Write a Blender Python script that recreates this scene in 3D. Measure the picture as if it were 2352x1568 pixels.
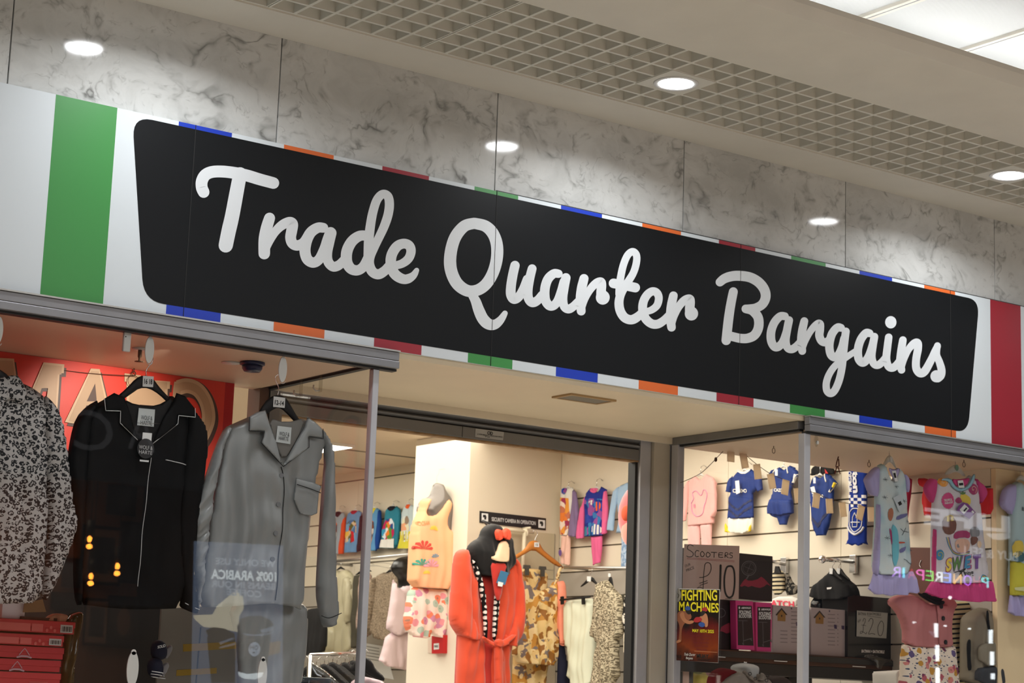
import bpy, bmesh, math, random
import numpy as np
from mathutils import Matrix, Vector
random.seed(7); RNG = np.random.default_rng(7)
SC = bpy.context.scene
for o in list(bpy.data.objects): bpy.data.objects.remove(o)
COL = SC.collection

# ------------------------------------------------------------------ camera
CAM = np.array([-2.8758, -6.0451, 1.62]); YAW, PITCH, ROLL = .6219, .1834, .0349
FPX, WPX, HPX = 4515.0, 2352, 1568
def cam_axes():
    cy, sy, cp, sp = math.cos(YAW), math.sin(YAW), math.cos(PITCH), math.sin(PITCH)
    fwd = np.array([sy*cp, cy*cp, sp]); right = np.array([cy, -sy, 0.0]); up = np.cross(right, fwd)
    c, s = math.cos(ROLL), math.sin(ROLL)
    return c*right + s*up, -s*right + c*up, fwd
RT, UP, FW = cam_axes()
cd = bpy.data.cameras.new('camera'); cam = bpy.data.objects.new('camera', cd); COL.objects.link(cam)
cd.sensor_width = 36.0; cd.lens = 36.0*FPX/WPX; cd.clip_start = .05; cd.clip_end = 200
cam.matrix_world = Matrix(((RT[0], UP[0], -FW[0], CAM[0]), (RT[1], UP[1], -FW[1], CAM[1]), (RT[2], UP[2], -FW[2], CAM[2]), (0, 0, 0, 1)))
cd.dof.use_dof = True; cd.dof.focus_distance = 6.9; cd.dof.aperture_fstop = 8.0
SC.camera = cam

# ------------------------------------------------------------------ world, exposure, big lamps
w = bpy.data.worlds.new('world'); SC.world = w; w.use_nodes = True
w.node_tree.nodes['Background'].inputs[0].default_value = (.80, .88, 1.0, 1)
w.node_tree.nodes['Background'].inputs[1].default_value = .05
SC.view_settings.view_transform = 'Standard'; SC.view_settings.look = 'None'
SC.view_settings.exposure = 0.0; SC.view_settings.gamma = 1.0; SC.view_settings.use_curve_mapping = False
cy = SC.cycles
cy.max_bounces = 8; cy.diffuse_bounces = 4; cy.glossy_bounces = 4; cy.transparent_max_bounces = 16; cy.transmission_bounces = 4
cy.sample_clamp_indirect = 4.0; cy.caustics_reflective = False; cy.caustics_refractive = False; cy.blur_glossy = .3

def area(name, loc, sx, sy, power, color, rot=(0, 0, 0), spread=180):
    l = bpy.data.lights.new(name, 'AREA'); l.shape = 'RECTANGLE'; l.size = sx; l.size_y = sy
    l.energy = power; l.color = color; l.spread = math.radians(spread)
    o = bpy.data.objects.new(name, l); COL.objects.link(o); o.location = loc; o.rotation_euler = rot
    return o
COOL = (.94, .975, 1.0); WARM = (1.0, .94, .81)
area('mall_ceiling_fill', (1.5, -5.4, 5.6), 16, 3.2, 365, COOL)  # unseen broad lamp added to stand in for the general mall light
area('front_fill_light', (1.5, -9.25, 5.4), 15, .45, 112, COOL, (math.radians(76), 0, 0))  # unseen lamp added to light the sign and windows from the front
area('shop_area_light', (2.6, 3.2, 3.21), 2.6, 3.0, 76, WARM)
area('shop_area_light', (1.4, 7.6, 3.21), 4.0, 4.0, 105, WARM)
area('shop_area_light', (-1.4, 2.05, 3.21), 2.6, 2.1, 60, WARM)
area('shop_area_light', (3.7, 1.75, 3.21), 1.0, 1.2, 22, WARM)
area('shop_area_light', (1.9, 1.75, 3.21), 1.6, 1.2, 45, WARM)  # added near the entrance; its floor bounce brightens the soffit
area('cafe_ceiling_light', (1.9, -10.4, 3.58), 4.5, .8, 150, (1.0, .72, .46))

# ------------------------------------------------------------------ pixel on a real plane -> point
def ray(px, py): return RT*((px-WPX/2)/FPX) - UP*((py-HPX/2)/FPX) + FW
def hit(px, py, axis, val):
    d = ray(px, py); return CAM + d*((val-CAM[axis])/d[axis])
class Plane:
    """flat frame: 'y' faces -y (u = x, v = z); 'x' faces -x (u = -y, v = z)"""
    def __init__(s, kind, val): s.k = kind; s.val = val; s.ax = {'x': 0, 'y': 1}[kind]
    def uv(s, px, py):
        p = hit(px, py, s.ax, s.val)
        return np.array([p[0] if s.k == 'y' else -p[1], p[2]])
    def w(s, u, v, d=0.0):
        return (u, s.val-d, v) if s.k == 'y' else (s.val-d, -u, v)
    def ws(s, uv, d):
        uv = np.asarray(uv, float); d = np.broadcast_to(d, (len(uv),))
        if s.k == 'y': return np.stack([uv[:, 0], s.val-d, uv[:, 1]], 1)
        return np.stack([s.val-d, -uv[:, 0], uv[:, 1]], 1)
    def poly(s, pts): return np.array([s.uv(*p) for p in pts])
    def moved(s, d): return Plane(s.k, s.val-d)
def PY(v): return Plane('y', v)
def PX(v): return Plane('x', v)

# ------------------------------------------------------------------ objects
def wloc(o):
    v = np.zeros(3)
    while o is not None: v = v + np.array(o.location); o = o.parent
    return v
def mk(name, verts, faces, m, parent=None, smooth=False, uv=None, midx=None):
    verts = np.asarray(verts, float)
    if parent is not None: org = wloc(parent)
    else: org = np.array([(verts[:, 0].min()+verts[:, 0].max())/2, (verts[:, 1].min()+verts[:, 1].max())/2, verts[:, 2].min()])
    me = bpy.data.meshes.new(name)
    me.from_pydata((verts-org).tolist(), [], [tuple(int(i) for i in f) for f in faces])
    for mm in (m if isinstance(m, (list, tuple)) else [m]): me.materials.append(mm)
    if midx is not None: me.polygons.foreach_set('material_index', midx)
    if uv is not None:
        l = me.uv_layers.new(name='UVMap'); idx = np.zeros(len(me.loops), np.int32); me.loops.foreach_get('vertex_index', idx)
        l.data.foreach_set('uv', np.asarray(uv, np.float32)[idx].ravel())
    me.update()
    bm = bmesh.new(); bm.from_mesh(me); bmesh.ops.recalc_face_normals(bm, faces=bm.faces); bm.to_mesh(me); bm.free()
    if smooth: me.polygons.foreach_set('use_smooth', [True]*len(me.polygons))
    o = bpy.data.objects.new(name, me); COL.objects.link(o)
    if parent is not None: o.parent = parent
    else: o.location = org
    return o
def empty(name, loc):
    o = bpy.data.objects.new(name, None); COL.objects.link(o); o.location = loc; o.empty_display_size = .05; return o
def tag(o, label, cat, group=None):
    o['label'] = label; o['category'] = cat
    if group: o['group'] = group
    return o
def struct(o): o['kind'] = 'structure'; return o
def stuff(o): o['kind'] = 'stuff'; return o
def plabel(o, label): o['label'] = label; return o
def thing(name, loc, label, cat, group=None): return tag(empty(name, tuple(loc)), label, cat, group)

BF = [(0, 3, 2, 1), (4, 5, 6, 7), (0, 1, 5, 4), (1, 2, 6, 5), (2, 3, 7, 6), (3, 0, 4, 7)]
def boxv(x0, x1, y0, y1, z0, z1):
    return [(x0, y0, z0), (x1, y0, z0), (x1, y1, z0), (x0, y1, z0), (x0, y0, z1), (x1, y0, z1), (x1, y1, z1), (x0, y1, z1)]
def box(name, x0, x1, y0, y1, z0, z1, m, parent=None, bev=0):
    if not bev: return mk(name, boxv(x0, x1, y0, y1, z0, z1), BF, m, parent)
    bm = bmesh.new(); vs = [bm.verts.new(v) for v in boxv(x0, x1, y0, y1, z0, z1)]
    for f in BF: bm.faces.new([vs[i] for i in f])
    bmesh.ops.bevel(bm, geom=list(bm.edges), offset=bev, segments=2, affect='EDGES', profile=.5)
    bm.verts.index_update(); V = [tuple(v.co) for v in bm.verts]; F = [[v.index for v in f.verts] for f in bm.faces]; bm.free()
    return mk(name, V, F, m, parent)
class MB:
    def __init__(s): s.v = []; s.f = []
    def add(s, V, F): k = len(s.v); s.v += [tuple(x) for x in V]; s.f += [tuple(i+k for i in f) for f in F]; return s
    def box(s, *a): return s.add(boxv(*a), BF)
    def build(s, name, m, parent=None, smooth=False): return mk(name, s.v, s.f, m, parent, smooth)
def tube_vf(pts, r, n=8, closed=False, cap=True):
    pts = np.asarray(pts, float); N = len(pts); r = np.broadcast_to(r, (N,))
    V = []; up = None
    for i in range(N):
        t = (pts[(i+1) % N]-pts[i-1]) if closed else pts[min(i+1, N-1)]-pts[max(i-1, 0)]
        t = t/(np.linalg.norm(t)+1e-9)
        if up is None: up = np.array([0, 0, 1.]) if abs(t[2]) < .9 else np.array([0, 1., 0])
        a = np.cross(t, up); a /= np.linalg.norm(a)+1e-9; b = np.cross(a, t); up = b
        for k in range(n):
            th = 2*math.pi*k/n; V.append(pts[i]+r[i]*(math.cos(th)*a+math.sin(th)*b))
    F = []
    for i in range(N if closed else N-1):
        for k in range(n):
            F.append((i*n+k, i*n+(k+1) % n, ((i+1) % N)*n+(k+1) % n, ((i+1) % N)*n+k))
    if cap and not closed: F += [tuple(range(n)), tuple(range((N-1)*n, N*n))]
    return V, F
def tube(name, pts, r, m, parent=None, n=8, closed=False): return mk(name, *tube_vf(pts, r, n, closed), m, parent, True)
def smooth_line(pts, k=6, closed=False):
    P = np.asarray(pts, float); N = len(P); out = []
    rng = range(N) if closed else range(N-1)
    for i in rng:
        if closed: p0, p1, p2, p3 = P[i-1], P[i], P[(i+1) % N], P[(i+2) % N]
        else: p0, p1, p2, p3 = P[max(i-1, 0)], P[i], P[i+1], P[min(i+2, N-1)]
        for t in np.linspace(0, 1, k, endpoint=False):
            out.append(.5*((2*p1)+(-p0+p2)*t+(2*p0-5*p1+4*p2-p3)*t*t+(-p0+3*p1-3*p2+p3)*t**3))
    if not closed: out.append(P[-1])
    return np.array(out)
def lathe_vf(prof, c, n=24):
    V = []; F = []
    for r, z in prof:
        for k in range(n): th = 2*math.pi*k/n; V.append((c[0]+r*math.cos(th), c[1]+r*math.sin(th), c[2]+z))
    for i in range(len(prof)-1):
        for k in range(n): F.append((i*n+k, i*n+(k+1) % n, (i+1)*n+(k+1) % n, (i+1)*n+k))
    F += [tuple(range(n)), tuple(range((len(prof)-1)*n, len(prof)*n))]
    return V, F
def lathe(name, prof, c, m, parent=None, n=24, smooth=True): return mk(name, *lathe_vf(prof, c, n), m, parent, smooth)
def blob(name, c, rx, ry, rz, m, parent=None, n=20, tilt=0.0, axis=1):
    V = []; F = []; M = n//2
    for i in range(M+1):
        ph = math.pi*i/M
        for k in range(n):
            th = 2*math.pi*k/n; p = np.array([rx*math.sin(ph)*math.cos(th), ry*math.sin(ph)*math.sin(th), rz*math.cos(ph)])
            if tilt:
                ca, sa = math.cos(tilt), math.sin(tilt)
                p = np.array([ca*p[0]+sa*p[2], p[1], -sa*p[0]+ca*p[2]]) if axis == 1 else np.array([p[0], ca*p[1]+sa*p[2], -sa*p[1]+ca*p[2]])
            V.append(p+np.asarray(c))
    for i in range(M):
        for k in range(n): F.append((i*n+k, i*n+(k+1) % n, (i+1)*n+(k+1) % n, (i+1)*n+k))
    o = mk(name, V, F, m, parent, True)
    bm = bmesh.new(); bm.from_mesh(o.data); bmesh.ops.remove_doubles(bm, verts=bm.verts, dist=1e-6); bm.to_mesh(o.data); bm.free()
    return o

# ------------------------------------------------------------------ plates, ribbons, cloth on a plane
def plate(name, plane, uv, m, parent=None, thick=.001, off=0.0):
    """polygon (u,v) extruded towards the viewer from off to off+thick"""
    uv = np.asarray(uv, float); n = len(uv)
    V = np.concatenate([plane.ws(uv, off+thick), plane.ws(uv, off)])
    F = [tuple(range(n)), tuple(range(2*n-1, n-1, -1))]+[(i, (i+1) % n, n+(i+1) % n, n+i) for i in range(n)]
    return mk(name, V, F, m, parent)
def pplate(name, plane, px, m, parent=None, thick=.001, off=0.0): return plate(name, plane, plane.poly(px), m, parent, thick, off)
def rect(u0, u1, v0, v1): return [(u0, v0), (u1, v0), (u1, v1), (u0, v1)]
def disc(c, rx, ry, n=24, rot=0):
    t = np.linspace(0, 2*math.pi, n, endpoint=False); a = np.stack([rx*np.cos(t), ry*np.sin(t)], 1); cr, sr = math.cos(rot), math.sin(rot)
    return np.stack([c[0]+cr*a[:, 0]-sr*a[:, 1], c[1]+sr*a[:, 0]+cr*a[:, 1]], 1)
def ribbon_poly(pts, wid):
    """outline quads of a round-ended stroke (2-D), widths per point"""
    P = np.asarray(pts, float); wv = np.broadcast_to(np.asarray(wid, float), (len(P),))/2
    T = np.gradient(P, axis=0); T /= np.linalg.norm(T, axis=1, keepdims=True)+1e-9; Nn = np.stack([-T[:, 1], T[:, 0]], 1)
    V = []; F = []
    L = P+Nn*wv[:, None]; R = P-Nn*wv[:, None]
    n = len(P); V = np.concatenate([L, R]); F = [(i, i+1, n+i+1, n+i) for i in range(n-1)]
    caps = []
    for c, r in ((P[0], wv[0]), (P[-1], wv[-1])): caps.append(disc(c, r, r, 18))
    return V, F, caps
def strokes(name, plane, lines, m, parent=None, thick=.001, off=0.0, conv=None, surf=None):
    """lines: list of (points, width); points in pixel (conv=None -> plane.uv) or (u,v) if conv is False"""
    V = []; F = []
    cnt = [0]
    def push(P2, faces, strip=False):
        k = len(V); cnt[0] += 1
        U = P2 if conv is False else np.array([plane.uv(*(conv(p) if conv else p)) for p in P2])
        d = off+thick if surf is None else surf(U)+off+thick
        n_ = len(P2)//2; d = d+cnt[0]*8e-6+(np.tile(np.arange(n_), 2)*1e-6 if strip else 0)
        V.extend(plane.ws(U, d).tolist()); F.extend([tuple(i+k for i in f) for f in faces])
        return U
    for pts, wid in lines:
        v, f, caps = ribbon_poly(pts, wid); push(v, f, True)
        for c in caps: push(c, [tuple(range(len(c)))])
    return mk(name, V, F, m, parent)

def seg_dist(Q, poly):
    best = np.full(len(Q), 1e9); near = np.zeros_like(Q)
    for i in range(len(poly)):
        a = poly[i]; b = poly[(i+1) % len(poly)]; ab = b-a; L = (ab**2).sum()+1e-15
        t = np.clip(((Q-a)@ab)/L, 0, 1); c = a+t[:, None]*ab; d = np.hypot(*(Q-c).T); k = d < best; best[k] = d[k]; near[k] = c[k]
    return best, near
def open_dist(Q, segs):
    best = np.full(len(Q), 1e9)
    for a, b in segs:
        ab = b-a; t = np.clip(((Q-a)@ab)/((ab**2).sum()+1e-15), 0, 1); best = np.minimum(best, np.hypot(*(Q-(a+t[:, None]*ab)).T))
    return best
def inside(Q, poly):
    x, y = Q.T; r = np.zeros(len(Q), bool); n = len(poly)
    for i in range(n):
        x1, y1 = poly[i]; x2, y2 = poly[(i+1) % n]
        c = ((y1 > y) != (y2 > y)); xi = (x2-x1)*(y-y1)/((y2-y1) if abs(y2-y1) > 1e-12 else 1e-12)+x1
        r ^= c & (x < xi)
    return r
class Surf:
    """inflated, folded cloth height field over an outline"""
    def __init__(s, poly, depth, rad, off, fold, fk, seed, slant, puff=None):
        s.puff = (1. if fold == 0 else 0.) if puff is None else puff; s.rs = min(.014, float(min(np.ptp(poly, axis=0)))*.14)
        s.p = poly; s.d = depth; s.r = rad; s.off = off; s.fold = fold; s.fk = fk; s.slant = slant
        g = np.random.default_rng(seed); s.ph = g.uniform(0, 6.28, 8); s.fr = g.uniform(.6, 1.5, 4); s.u0 = poly[:, 0].mean(); s.v1 = poly[:, 1].max(); s.H = np.ptp(poly[:, 1])
        nxt = np.roll(poly, -1, 0); mid = (poly+nxt)/2; dd = np.abs(nxt-poly)
        hemline = (mid[:, 1] < s.v1-.72*s.H) & (dd[:, 0] > 1.1*dd[:, 1])
        s.seg = [(a, b) for a, b, h in zip(poly, nxt, hemline) if not (h and s.puff < 1)]
    def __call__(s, U):
        U = np.asarray(U, float); dist = open_dist(U, s.seg)
        t = np.clip(dist/s.r, 0, 1); eb = np.sqrt(1-(1-t)**2); t = np.clip(dist/s.rs, 0, 1); es = np.sqrt(1-(1-t)**2); e = s.puff*eb+(1-s.puff)*(.55*es+.45*eb)
        u = U[:, 0]-s.u0; v = s.v1-U[:, 1]
        q = u+s.slant*v+.012*np.sin(v*14+s.ph[5])
        f = sum(np.sin(q*s.fk*s.fr[i]*(1+.6*i)+s.ph[i]+1.3*np.sin(v*3.1+s.ph[i+1]))/(1+.7*i) for i in range(4))/2.0
        f += .35*np.sin(v*38+2.2*np.sin(q*20+s.ph[6])+s.ph[7])*np.exp(-((q*9)**2))
        grow = .45+.55*np.clip(v/(s.H+1e-6), 0, 1)
        return s.off+e*s.d+(s.puff*eb+(1-s.puff)*es)*s.fold*f*grow
def chaikin(P, it):
    P = np.asarray(P, float)
    for _ in range(it):
        Q = np.roll(P, -1, 0); P = np.stack([.75*P+.25*Q, .25*P+.75*Q], 1).reshape(-1, 2)
    return P
def cloth(name, plane, px, m, parent=None, depth=.03, rad=None, off=0.0, fold=.006, fk=55., res=30, seed=None, slant=0., ch=1, uvs=False, back=.35, conv=True, puff=None):
    poly = plane.poly(px) if conv else np.asarray(px, float)
    if ch: poly = chaikin(poly, ch)
    if seed is None: seed = abs(hash((round(float(poly.sum()), 4)))) % 99991
    lo, hi = poly.min(0), poly.max(0); size = hi-lo
    h = math.sqrt(size[0]*size[1])/res
    if rad is None: rad = min(size)*.35
    nx, ny = max(3, int(math.ceil(size[0]/h))), max(3, int(math.ceil(size[1]/h)))
    gx = np.linspace(lo[0], hi[0], nx+1); gy = np.linspace(lo[1], hi[1], ny+1)
    cxy = np.stack(np.meshgrid((gx[:-1]+gx[1:])/2, (gy[:-1]+gy[1:])/2), -1).reshape(-1, 2)
    keep = inside(cxy, poly).reshape(ny, nx)
    G = np.stack(np.meshgrid(gx, gy), -1).reshape(-1, 2)
    cnt = np.zeros((ny+1, nx+1), int)
    for dj in (0, 1):
        for di in (0, 1): cnt[dj:dj+ny, di:di+nx] += keep
    cnt = cnt.ravel(); used = cnt > 0; bnd = used & (cnt < 4)
    if not used.any(): used[:] = True
    bi = np.where(bnd)[0]; _, near = seg_dist(G[bi], poly); G[bi] = near
    orig = plane.poly(px) if conv else np.asarray(px, float)
    if not ch:
        for c in orig:
            k = bi[np.argmin(((G[bi]-c)**2).sum(1))]; G[k] = c
    S = Surf(poly, depth, rad, off, fold, fk, seed, slant, puff)
    d = np.zeros(len(G)); ui = np.where(used)[0]; d[ui] = S(G[ui])
    front = {}; V = []; UV = []; F = []
    W1 = plane.ws(G, d); W2 = plane.ws(G, 2*off-off-back*(d-off))
    idf = -np.ones(len(G), int); idb = -np.ones(len(G), int)
    for i in ui:
        idf[i] = len(V); V.append(W1[i]); UV.append(G[i])
    for i in ui:
        if bnd[i]: idb[i] = idf[i]
        else: idb[i] = len(V); V.append(W2[i]); UV.append(G[i])
    for j in range(ny):
        for i in range(nx):
            if keep[j, i]:
                q = [j*(nx+1)+i, j*(nx+1)+i+1, (j+1)*(nx+1)+i+1, (j+1)*(nx+1)+i]
                F.append([idf[k] for k in q]); b = [idb[k] for k in q][::-1]
                if set(b) != set(F[-1]): F.append(b)
    o = mk(name, V, F, m, parent, True, uv=np.array(UV)-lo)
    o_s = S
    return o, o_s
def decal(name, plane, px, S, m, parent, ch=0, lift=.0015, res=14, conv=True):
    """thin patch following a cloth surface"""
    poly = plane.poly(px) if conv else np.asarray(px, float)
    if ch: poly = chaikin(poly, ch)
    lo, hi = poly.min(0), poly.max(0); size = hi-lo; h = math.sqrt(max(size[0]*size[1], 1e-8))/res
    nx, ny = max(2, int(math.ceil(size[0]/h))), max(2, int(math.ceil(size[1]/h)))
    gx = np.linspace(lo[0], hi[0], nx+1); gy = np.linspace(lo[1], hi[1], ny+1)
    cxy = np.stack(np.meshgrid((gx[:-1]+gx[1:])/2, (gy[:-1]+gy[1:])/2), -1).reshape(-1, 2)
    keep = inside(cxy, poly).reshape(ny, nx)
    if not keep.any(): keep[:] = True
    G = np.stack(np.meshgrid(gx, gy), -1).reshape(-1, 2)
    cnt = np.zeros((ny+1, nx+1), int)
    for dj in (0, 1):
        for di in (0, 1): cnt[dj:dj+ny, di:di+nx] += keep
    cnt = cnt.ravel(); used = cnt > 0; bi = np.where(used & (cnt < 4))[0]
    _, near = seg_dist(G[bi], poly); G[bi] = near
    if not ch:
        for c in poly: k = bi[np.argmin(((G[bi]-c)**2).sum(1))]; G[k] = c
    ui = np.where(used)[0]; idx = -np.ones(len(G), int); idx[ui] = np.arange(len(ui))
    d = (S(G[ui]) if S is not None else 0)+lift
    V = plane.ws(G[ui], d); F = []
    for j in range(ny):
        for i in range(nx):
            if keep[j, i]: F.append([idx[k] for k in (j*(nx+1)+i, j*(nx+1)+i+1, (j+1)*(nx+1)+i+1, (j+1)*(nx+1)+i)])
    return mk(name, V, F, m, parent, True, uv=G[ui]-lo)
def piping(name, plane, px, S, r, m, parent, lift=.001, sm=0):
    uv = np.array([plane.uv(*p) for p in px])
    if sm: uv = smooth_line(uv, sm)
    else:
        out = []
        for a, b in zip(uv[:-1], uv[1:]):
            for t in np.linspace(0, 1, 8, endpoint=False): out.append(a+(b-a)*t)
        uv = np.array(out+[uv[-1]])
    d = (S(uv) if S is not None else 0)+lift
    return tube(name, plane.ws(uv, d), r, m, parent, 6)

_tc = {}
def text_mesh(s, bold=0.0):
    k = (s, bold)
    if k in _tc: return _tc[k]
    c = bpy.data.curves.new('t', 'FONT'); c.body = s; c.offset = bold; c.resolution_u = 3
    o = bpy.data.objects.new('t', c); COL.objects.link(o)
    me = bpy.data.meshes.new_from_object(o.evaluated_get(bpy.context.evaluated_depsgraph_get()))
    V = np.array([v.co[:2] for v in me.vertices]); F = [tuple(p.vertices) for p in me.polygons]
    bpy.data.objects.remove(o); bpy.data.curves.remove(c); bpy.data.meshes.remove(me)
    _tc[k] = (V, F); return V, F
CAPH = None
def text(name, s, plane, p0, p1, ptop, m, parent=None, off=.0015, bold=0.0, conv=True, surf=None, flip=False, thick=0):
    """lettering: p0 left end of base line, p1 right end, ptop top of capitals above p0"""
    global CAPH
    if CAPH is None: v, f = text_mesh('H'); CAPH = v[:, 1].max()
    V, F = text_mesh(s, bold)
    a, b, t = [np.asarray(plane.uv(*q) if conv else q, float) for q in (p0, p1, ptop)]
    x0, x1 = V[:, 0].min(), V[:, 0].max()
    U = a+np.outer((V[:, 0]-x0)/(x1-x0), b-a)+np.outer(V[:, 1]/CAPH, t-a)
    d = off if surf is None else surf(U)+off
    return mk(name, plane.ws(U, d), F, m, parent)

# ------------------------------------------------------------------ materials
def mat(name, c, rough=.6, metal=0., spec=.5, emit=None, es=1., sheen=0., coat=0., alpha=None):
    m = bpy.data.materials.new(name); m.use_nodes = True; b = m.node_tree.nodes['Principled BSDF']
    b.inputs['Base Color'].default_value = (*c, 1); b.inputs['Roughness'].default_value = rough; b.inputs['Metallic'].default_value = metal
    b.inputs['Specular IOR Level'].default_value = spec
    if emit: b.inputs['Emission Color'].default_value = (*emit, 1); b.inputs['Emission Strength'].default_value = es
    if sheen: b.inputs['Sheen Weight'].default_value = sheen
    if coat: b.inputs['Coat Weight'].default_value = coat
    return m
def srgb(r, g, b):
    f = lambda c: c/12.92 if c <= .04045 else ((c+.055)/1.055)**2.4
    return tuple(f(x/255) for x in (r, g, b))
class N:
    """small node helper"""
    def __init__(s, m): s.t = m.node_tree; s.b = s.t.nodes.get('Principled BSDF')
    def n(s, kind, **kw):
        x = s.t.nodes.new('ShaderNode'+kind)
        for k, v in kw.items():
            if k.startswith('i_'):
                key = k[2:]; key = int(key) if key.isdigit() else key.replace('_', ' ')
                x.inputs[key].default_value = v
            else: setattr(x, k, v)
        return x
    def l(s, a, b): s.t.links.new(a, b)
    def ramp(s, fac, stops, const=False):
        r = s.t.nodes.new('ShaderNodeValToRGB'); e = r.color_ramp; e.interpolation = 'CONSTANT' if const else 'LINEAR'
        while len(e.elements) < len(stops): e.elements.new(.5)
        for x, (p, c) in zip(e.elements, stops): x.position = p; x.color = (*c, 1)
        s.l(fac, r.inputs[0]); return r.outputs[0]
    def math(s, op, a, b=0.0):
        x = s.t.nodes.new('ShaderNodeMath'); x.operation = op
        for i, v in enumerate((a, b)):
            if isinstance(v, (int, float)): x.inputs[i].default_value = v
            else: s.l(v, x.inputs[i])
        return x.outputs[0]
    def mix(s, fac, a, b):
        x = s.t.nodes.new('ShaderNodeMix'); x.data_type = 'RGBA'
        for i, v in ((0, fac), (6, a), (7, b)):
            if isinstance(v, (int, float)): x.inputs[i].default_value = v
            elif isinstance(v, tuple): x.inputs[i].default_value = (*v, 1)
            else: s.l(v, x.inputs[i])
        return x.outputs[2]
    def coord(s, which='UV', scale=(1, 1, 1), rot=(0, 0, 0)):
        c = s.t.nodes.new('ShaderNodeTexCoord'); mp = s.t.nodes.new('ShaderNodeMapping'); mp.inputs['Scale'].default_value = scale; mp.inputs['Rotation'].default_value = rot
        s.l(c.outputs[which], mp.inputs[0]); return mp.outputs[0]
    def distort(s, vec, scale, amt):
        nz = s.n('TexNoise', i_Scale=scale, i_Detail=2.); s.l(vec, nz.inputs['Vector'])
        v = s.t.nodes.new('ShaderNodeVectorMath'); v.operation = 'MULTIPLY_ADD'; s.l(nz.outputs['Color'], v.inputs[0]); v.inputs[1].default_value = (amt,)*3; s.l(vec, v.inputs[2]); return v.outputs[0]
    def color(s, o): s.l(o, s.b.inputs['Base Color'])
    def bump(s, o, strength=.2, dist=.002):
        b = s.n('Bump', i_Strength=strength, i_Distance=dist); s.l(o, b.inputs['Height']); s.l(b.outputs[0], s.b.inputs['Normal'])
def fabric(name, c, rough=.85, var=.12, scale=260., sheen=.0, spec=.25, bump=.15):
    m = mat(name, c, rough, spec=spec, sheen=sheen); k = N(m); v = k.coord('UV')
    nz = k.n('TexNoise', i_Scale=14., i_Detail=4.); k.l(v, nz.inputs['Vector'])
    k.color(k.mix(nz.outputs[0], tuple(x*(1-var) for x in c), tuple(min(1, x*(1+var)) for x in c)))
    w2 = k.n('TexNoise', i_Scale=scale, i_Detail=1.); k.l(v, w2.inputs['Vector']); k.bump(w2.outputs[0], bump, .001)
    return m
def m_blotch(name, pal, scale=18., amt=.05, rough=.85):
    m = mat(name, pal[0], rough, spec=.2); k = N(m); v = k.distort(k.coord('UV'), scale*.8, amt)
    vo = k.n('TexVoronoi', i_Scale=scale); k.l(v, vo.inputs['Vector'])
    sp = k.n('SeparateColor'); k.l(vo.outputs['Color'], sp.inputs[0])
    k.color(k.ramp(sp.outputs[0], [(i/len(pal), c) for i, c in enumerate(pal)], True)); return m
def m_floral(name, base, pal, scale=26., thr=.42, leaf=None):
    m = mat(name, base, .85, spec=.2); k = N(m); uv = k.coord('UV'); v = k.distort(uv, scale*1.6, .018)
    vo = k.n('TexVoronoi', i_Scale=scale); k.l(v, vo.inputs['Vector'])
    sp = k.n('SeparateColor'); k.l(vo.outputs['Color'], sp.inputs[0])
    c = k.ramp(sp.outputs[0], [(i/len(pal), q) for i, q in enumerate(pal)], True)
    f = k.ramp(vo.outputs['Distance'], [(0, (1, 1, 1)), (thr, (0, 0, 0))], True)
    out = k.mix(f, base, c)
    f2 = k.ramp(vo.outputs['Distance'], [(0, (1, 1, 1)), (thr*.28, (0, 0, 0))], True); out = k.mix(k.math('MULTIPLY', f2, .6), out, tuple(x*.35 for x in pal[-1]))
    if leaf:
        v2 = k.distort(k.coord('UV', (1, 2.2, 1), (0, 0, .7)), scale, .03); vb = k.n('TexVoronoi', i_Scale=scale*1.5); k.l(v2, vb.inputs['Vector'])
        f3 = k.ramp(vb.outputs['Distance'], [(0, (1, 1, 1)), (.26, (0, 0, 0))], True); nf = k.math('SUBTRACT', 1., f); out = k.mix(k.math('MULTIPLY', f3, nf), out, leaf)
    k.color(out); return m
def m_stripes(name, c1, c2, period, duty=.5, rot=0., rough=.85):
    m = mat(name, c1, rough, spec=.2); k = N(m); sp = k.n('SeparateXYZ'); k.l(k.coord('UV', (1, 1, 1), (0, 0, rot)), sp.inputs[0])
    fr = k.math('FRACT', k.math('DIVIDE', sp.outputs[1], period)); k.color(k.ramp(fr, [(0, c1), (duty, c2)], True)); return m
def m_dots(name, base, dot, pitch, r):
    m = mat(name, base, .9, spec=.1); k = N(m); vo = k.n('TexVoronoi', i_Scale=1/pitch, i_Randomness=.15); k.l(k.coord('UV'), vo.inputs['Vector'])
    k.color(k.ramp(vo.outputs['Distance'], [(0, dot), (r, base)], True)); return m
def m_leopard(name, base, ink, scale=52.):
    m = mat(name, base, .7, spec=.25); k = N(m); v = k.distort(k.coord('UV', (1, 1.15, 1)), scale*1.4, .012)
    vo = k.n('TexVoronoi', i_Scale=scale, i_Randomness=.8); k.l(v, vo.inputs['Vector'])
    ring = k.ramp(vo.outputs['Distance'], [(0, (0, 0, 0)), (.2, (1, 1, 1)), (.5, (0, 0, 0))], True)
    nz = k.n('TexNoise', i_Scale=scale*2.1, i_Detail=1.); k.l(v, nz.inputs['Vector']); g = k.ramp(nz.outputs[0], [(0, (0, 0, 0)), (.405, (1, 1, 1))], True)
    f = k.math('MULTIPLY', ring, g); core = k.ramp(vo.outputs['Distance'], [(0, (1, 1, 1)), (.2, (0, 0, 0))], True)
    k.color(k.mix(f, k.mix(k.math('MULTIPLY', core, .45), base, tuple(x*.5 for x in base)), ink)); return m
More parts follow.
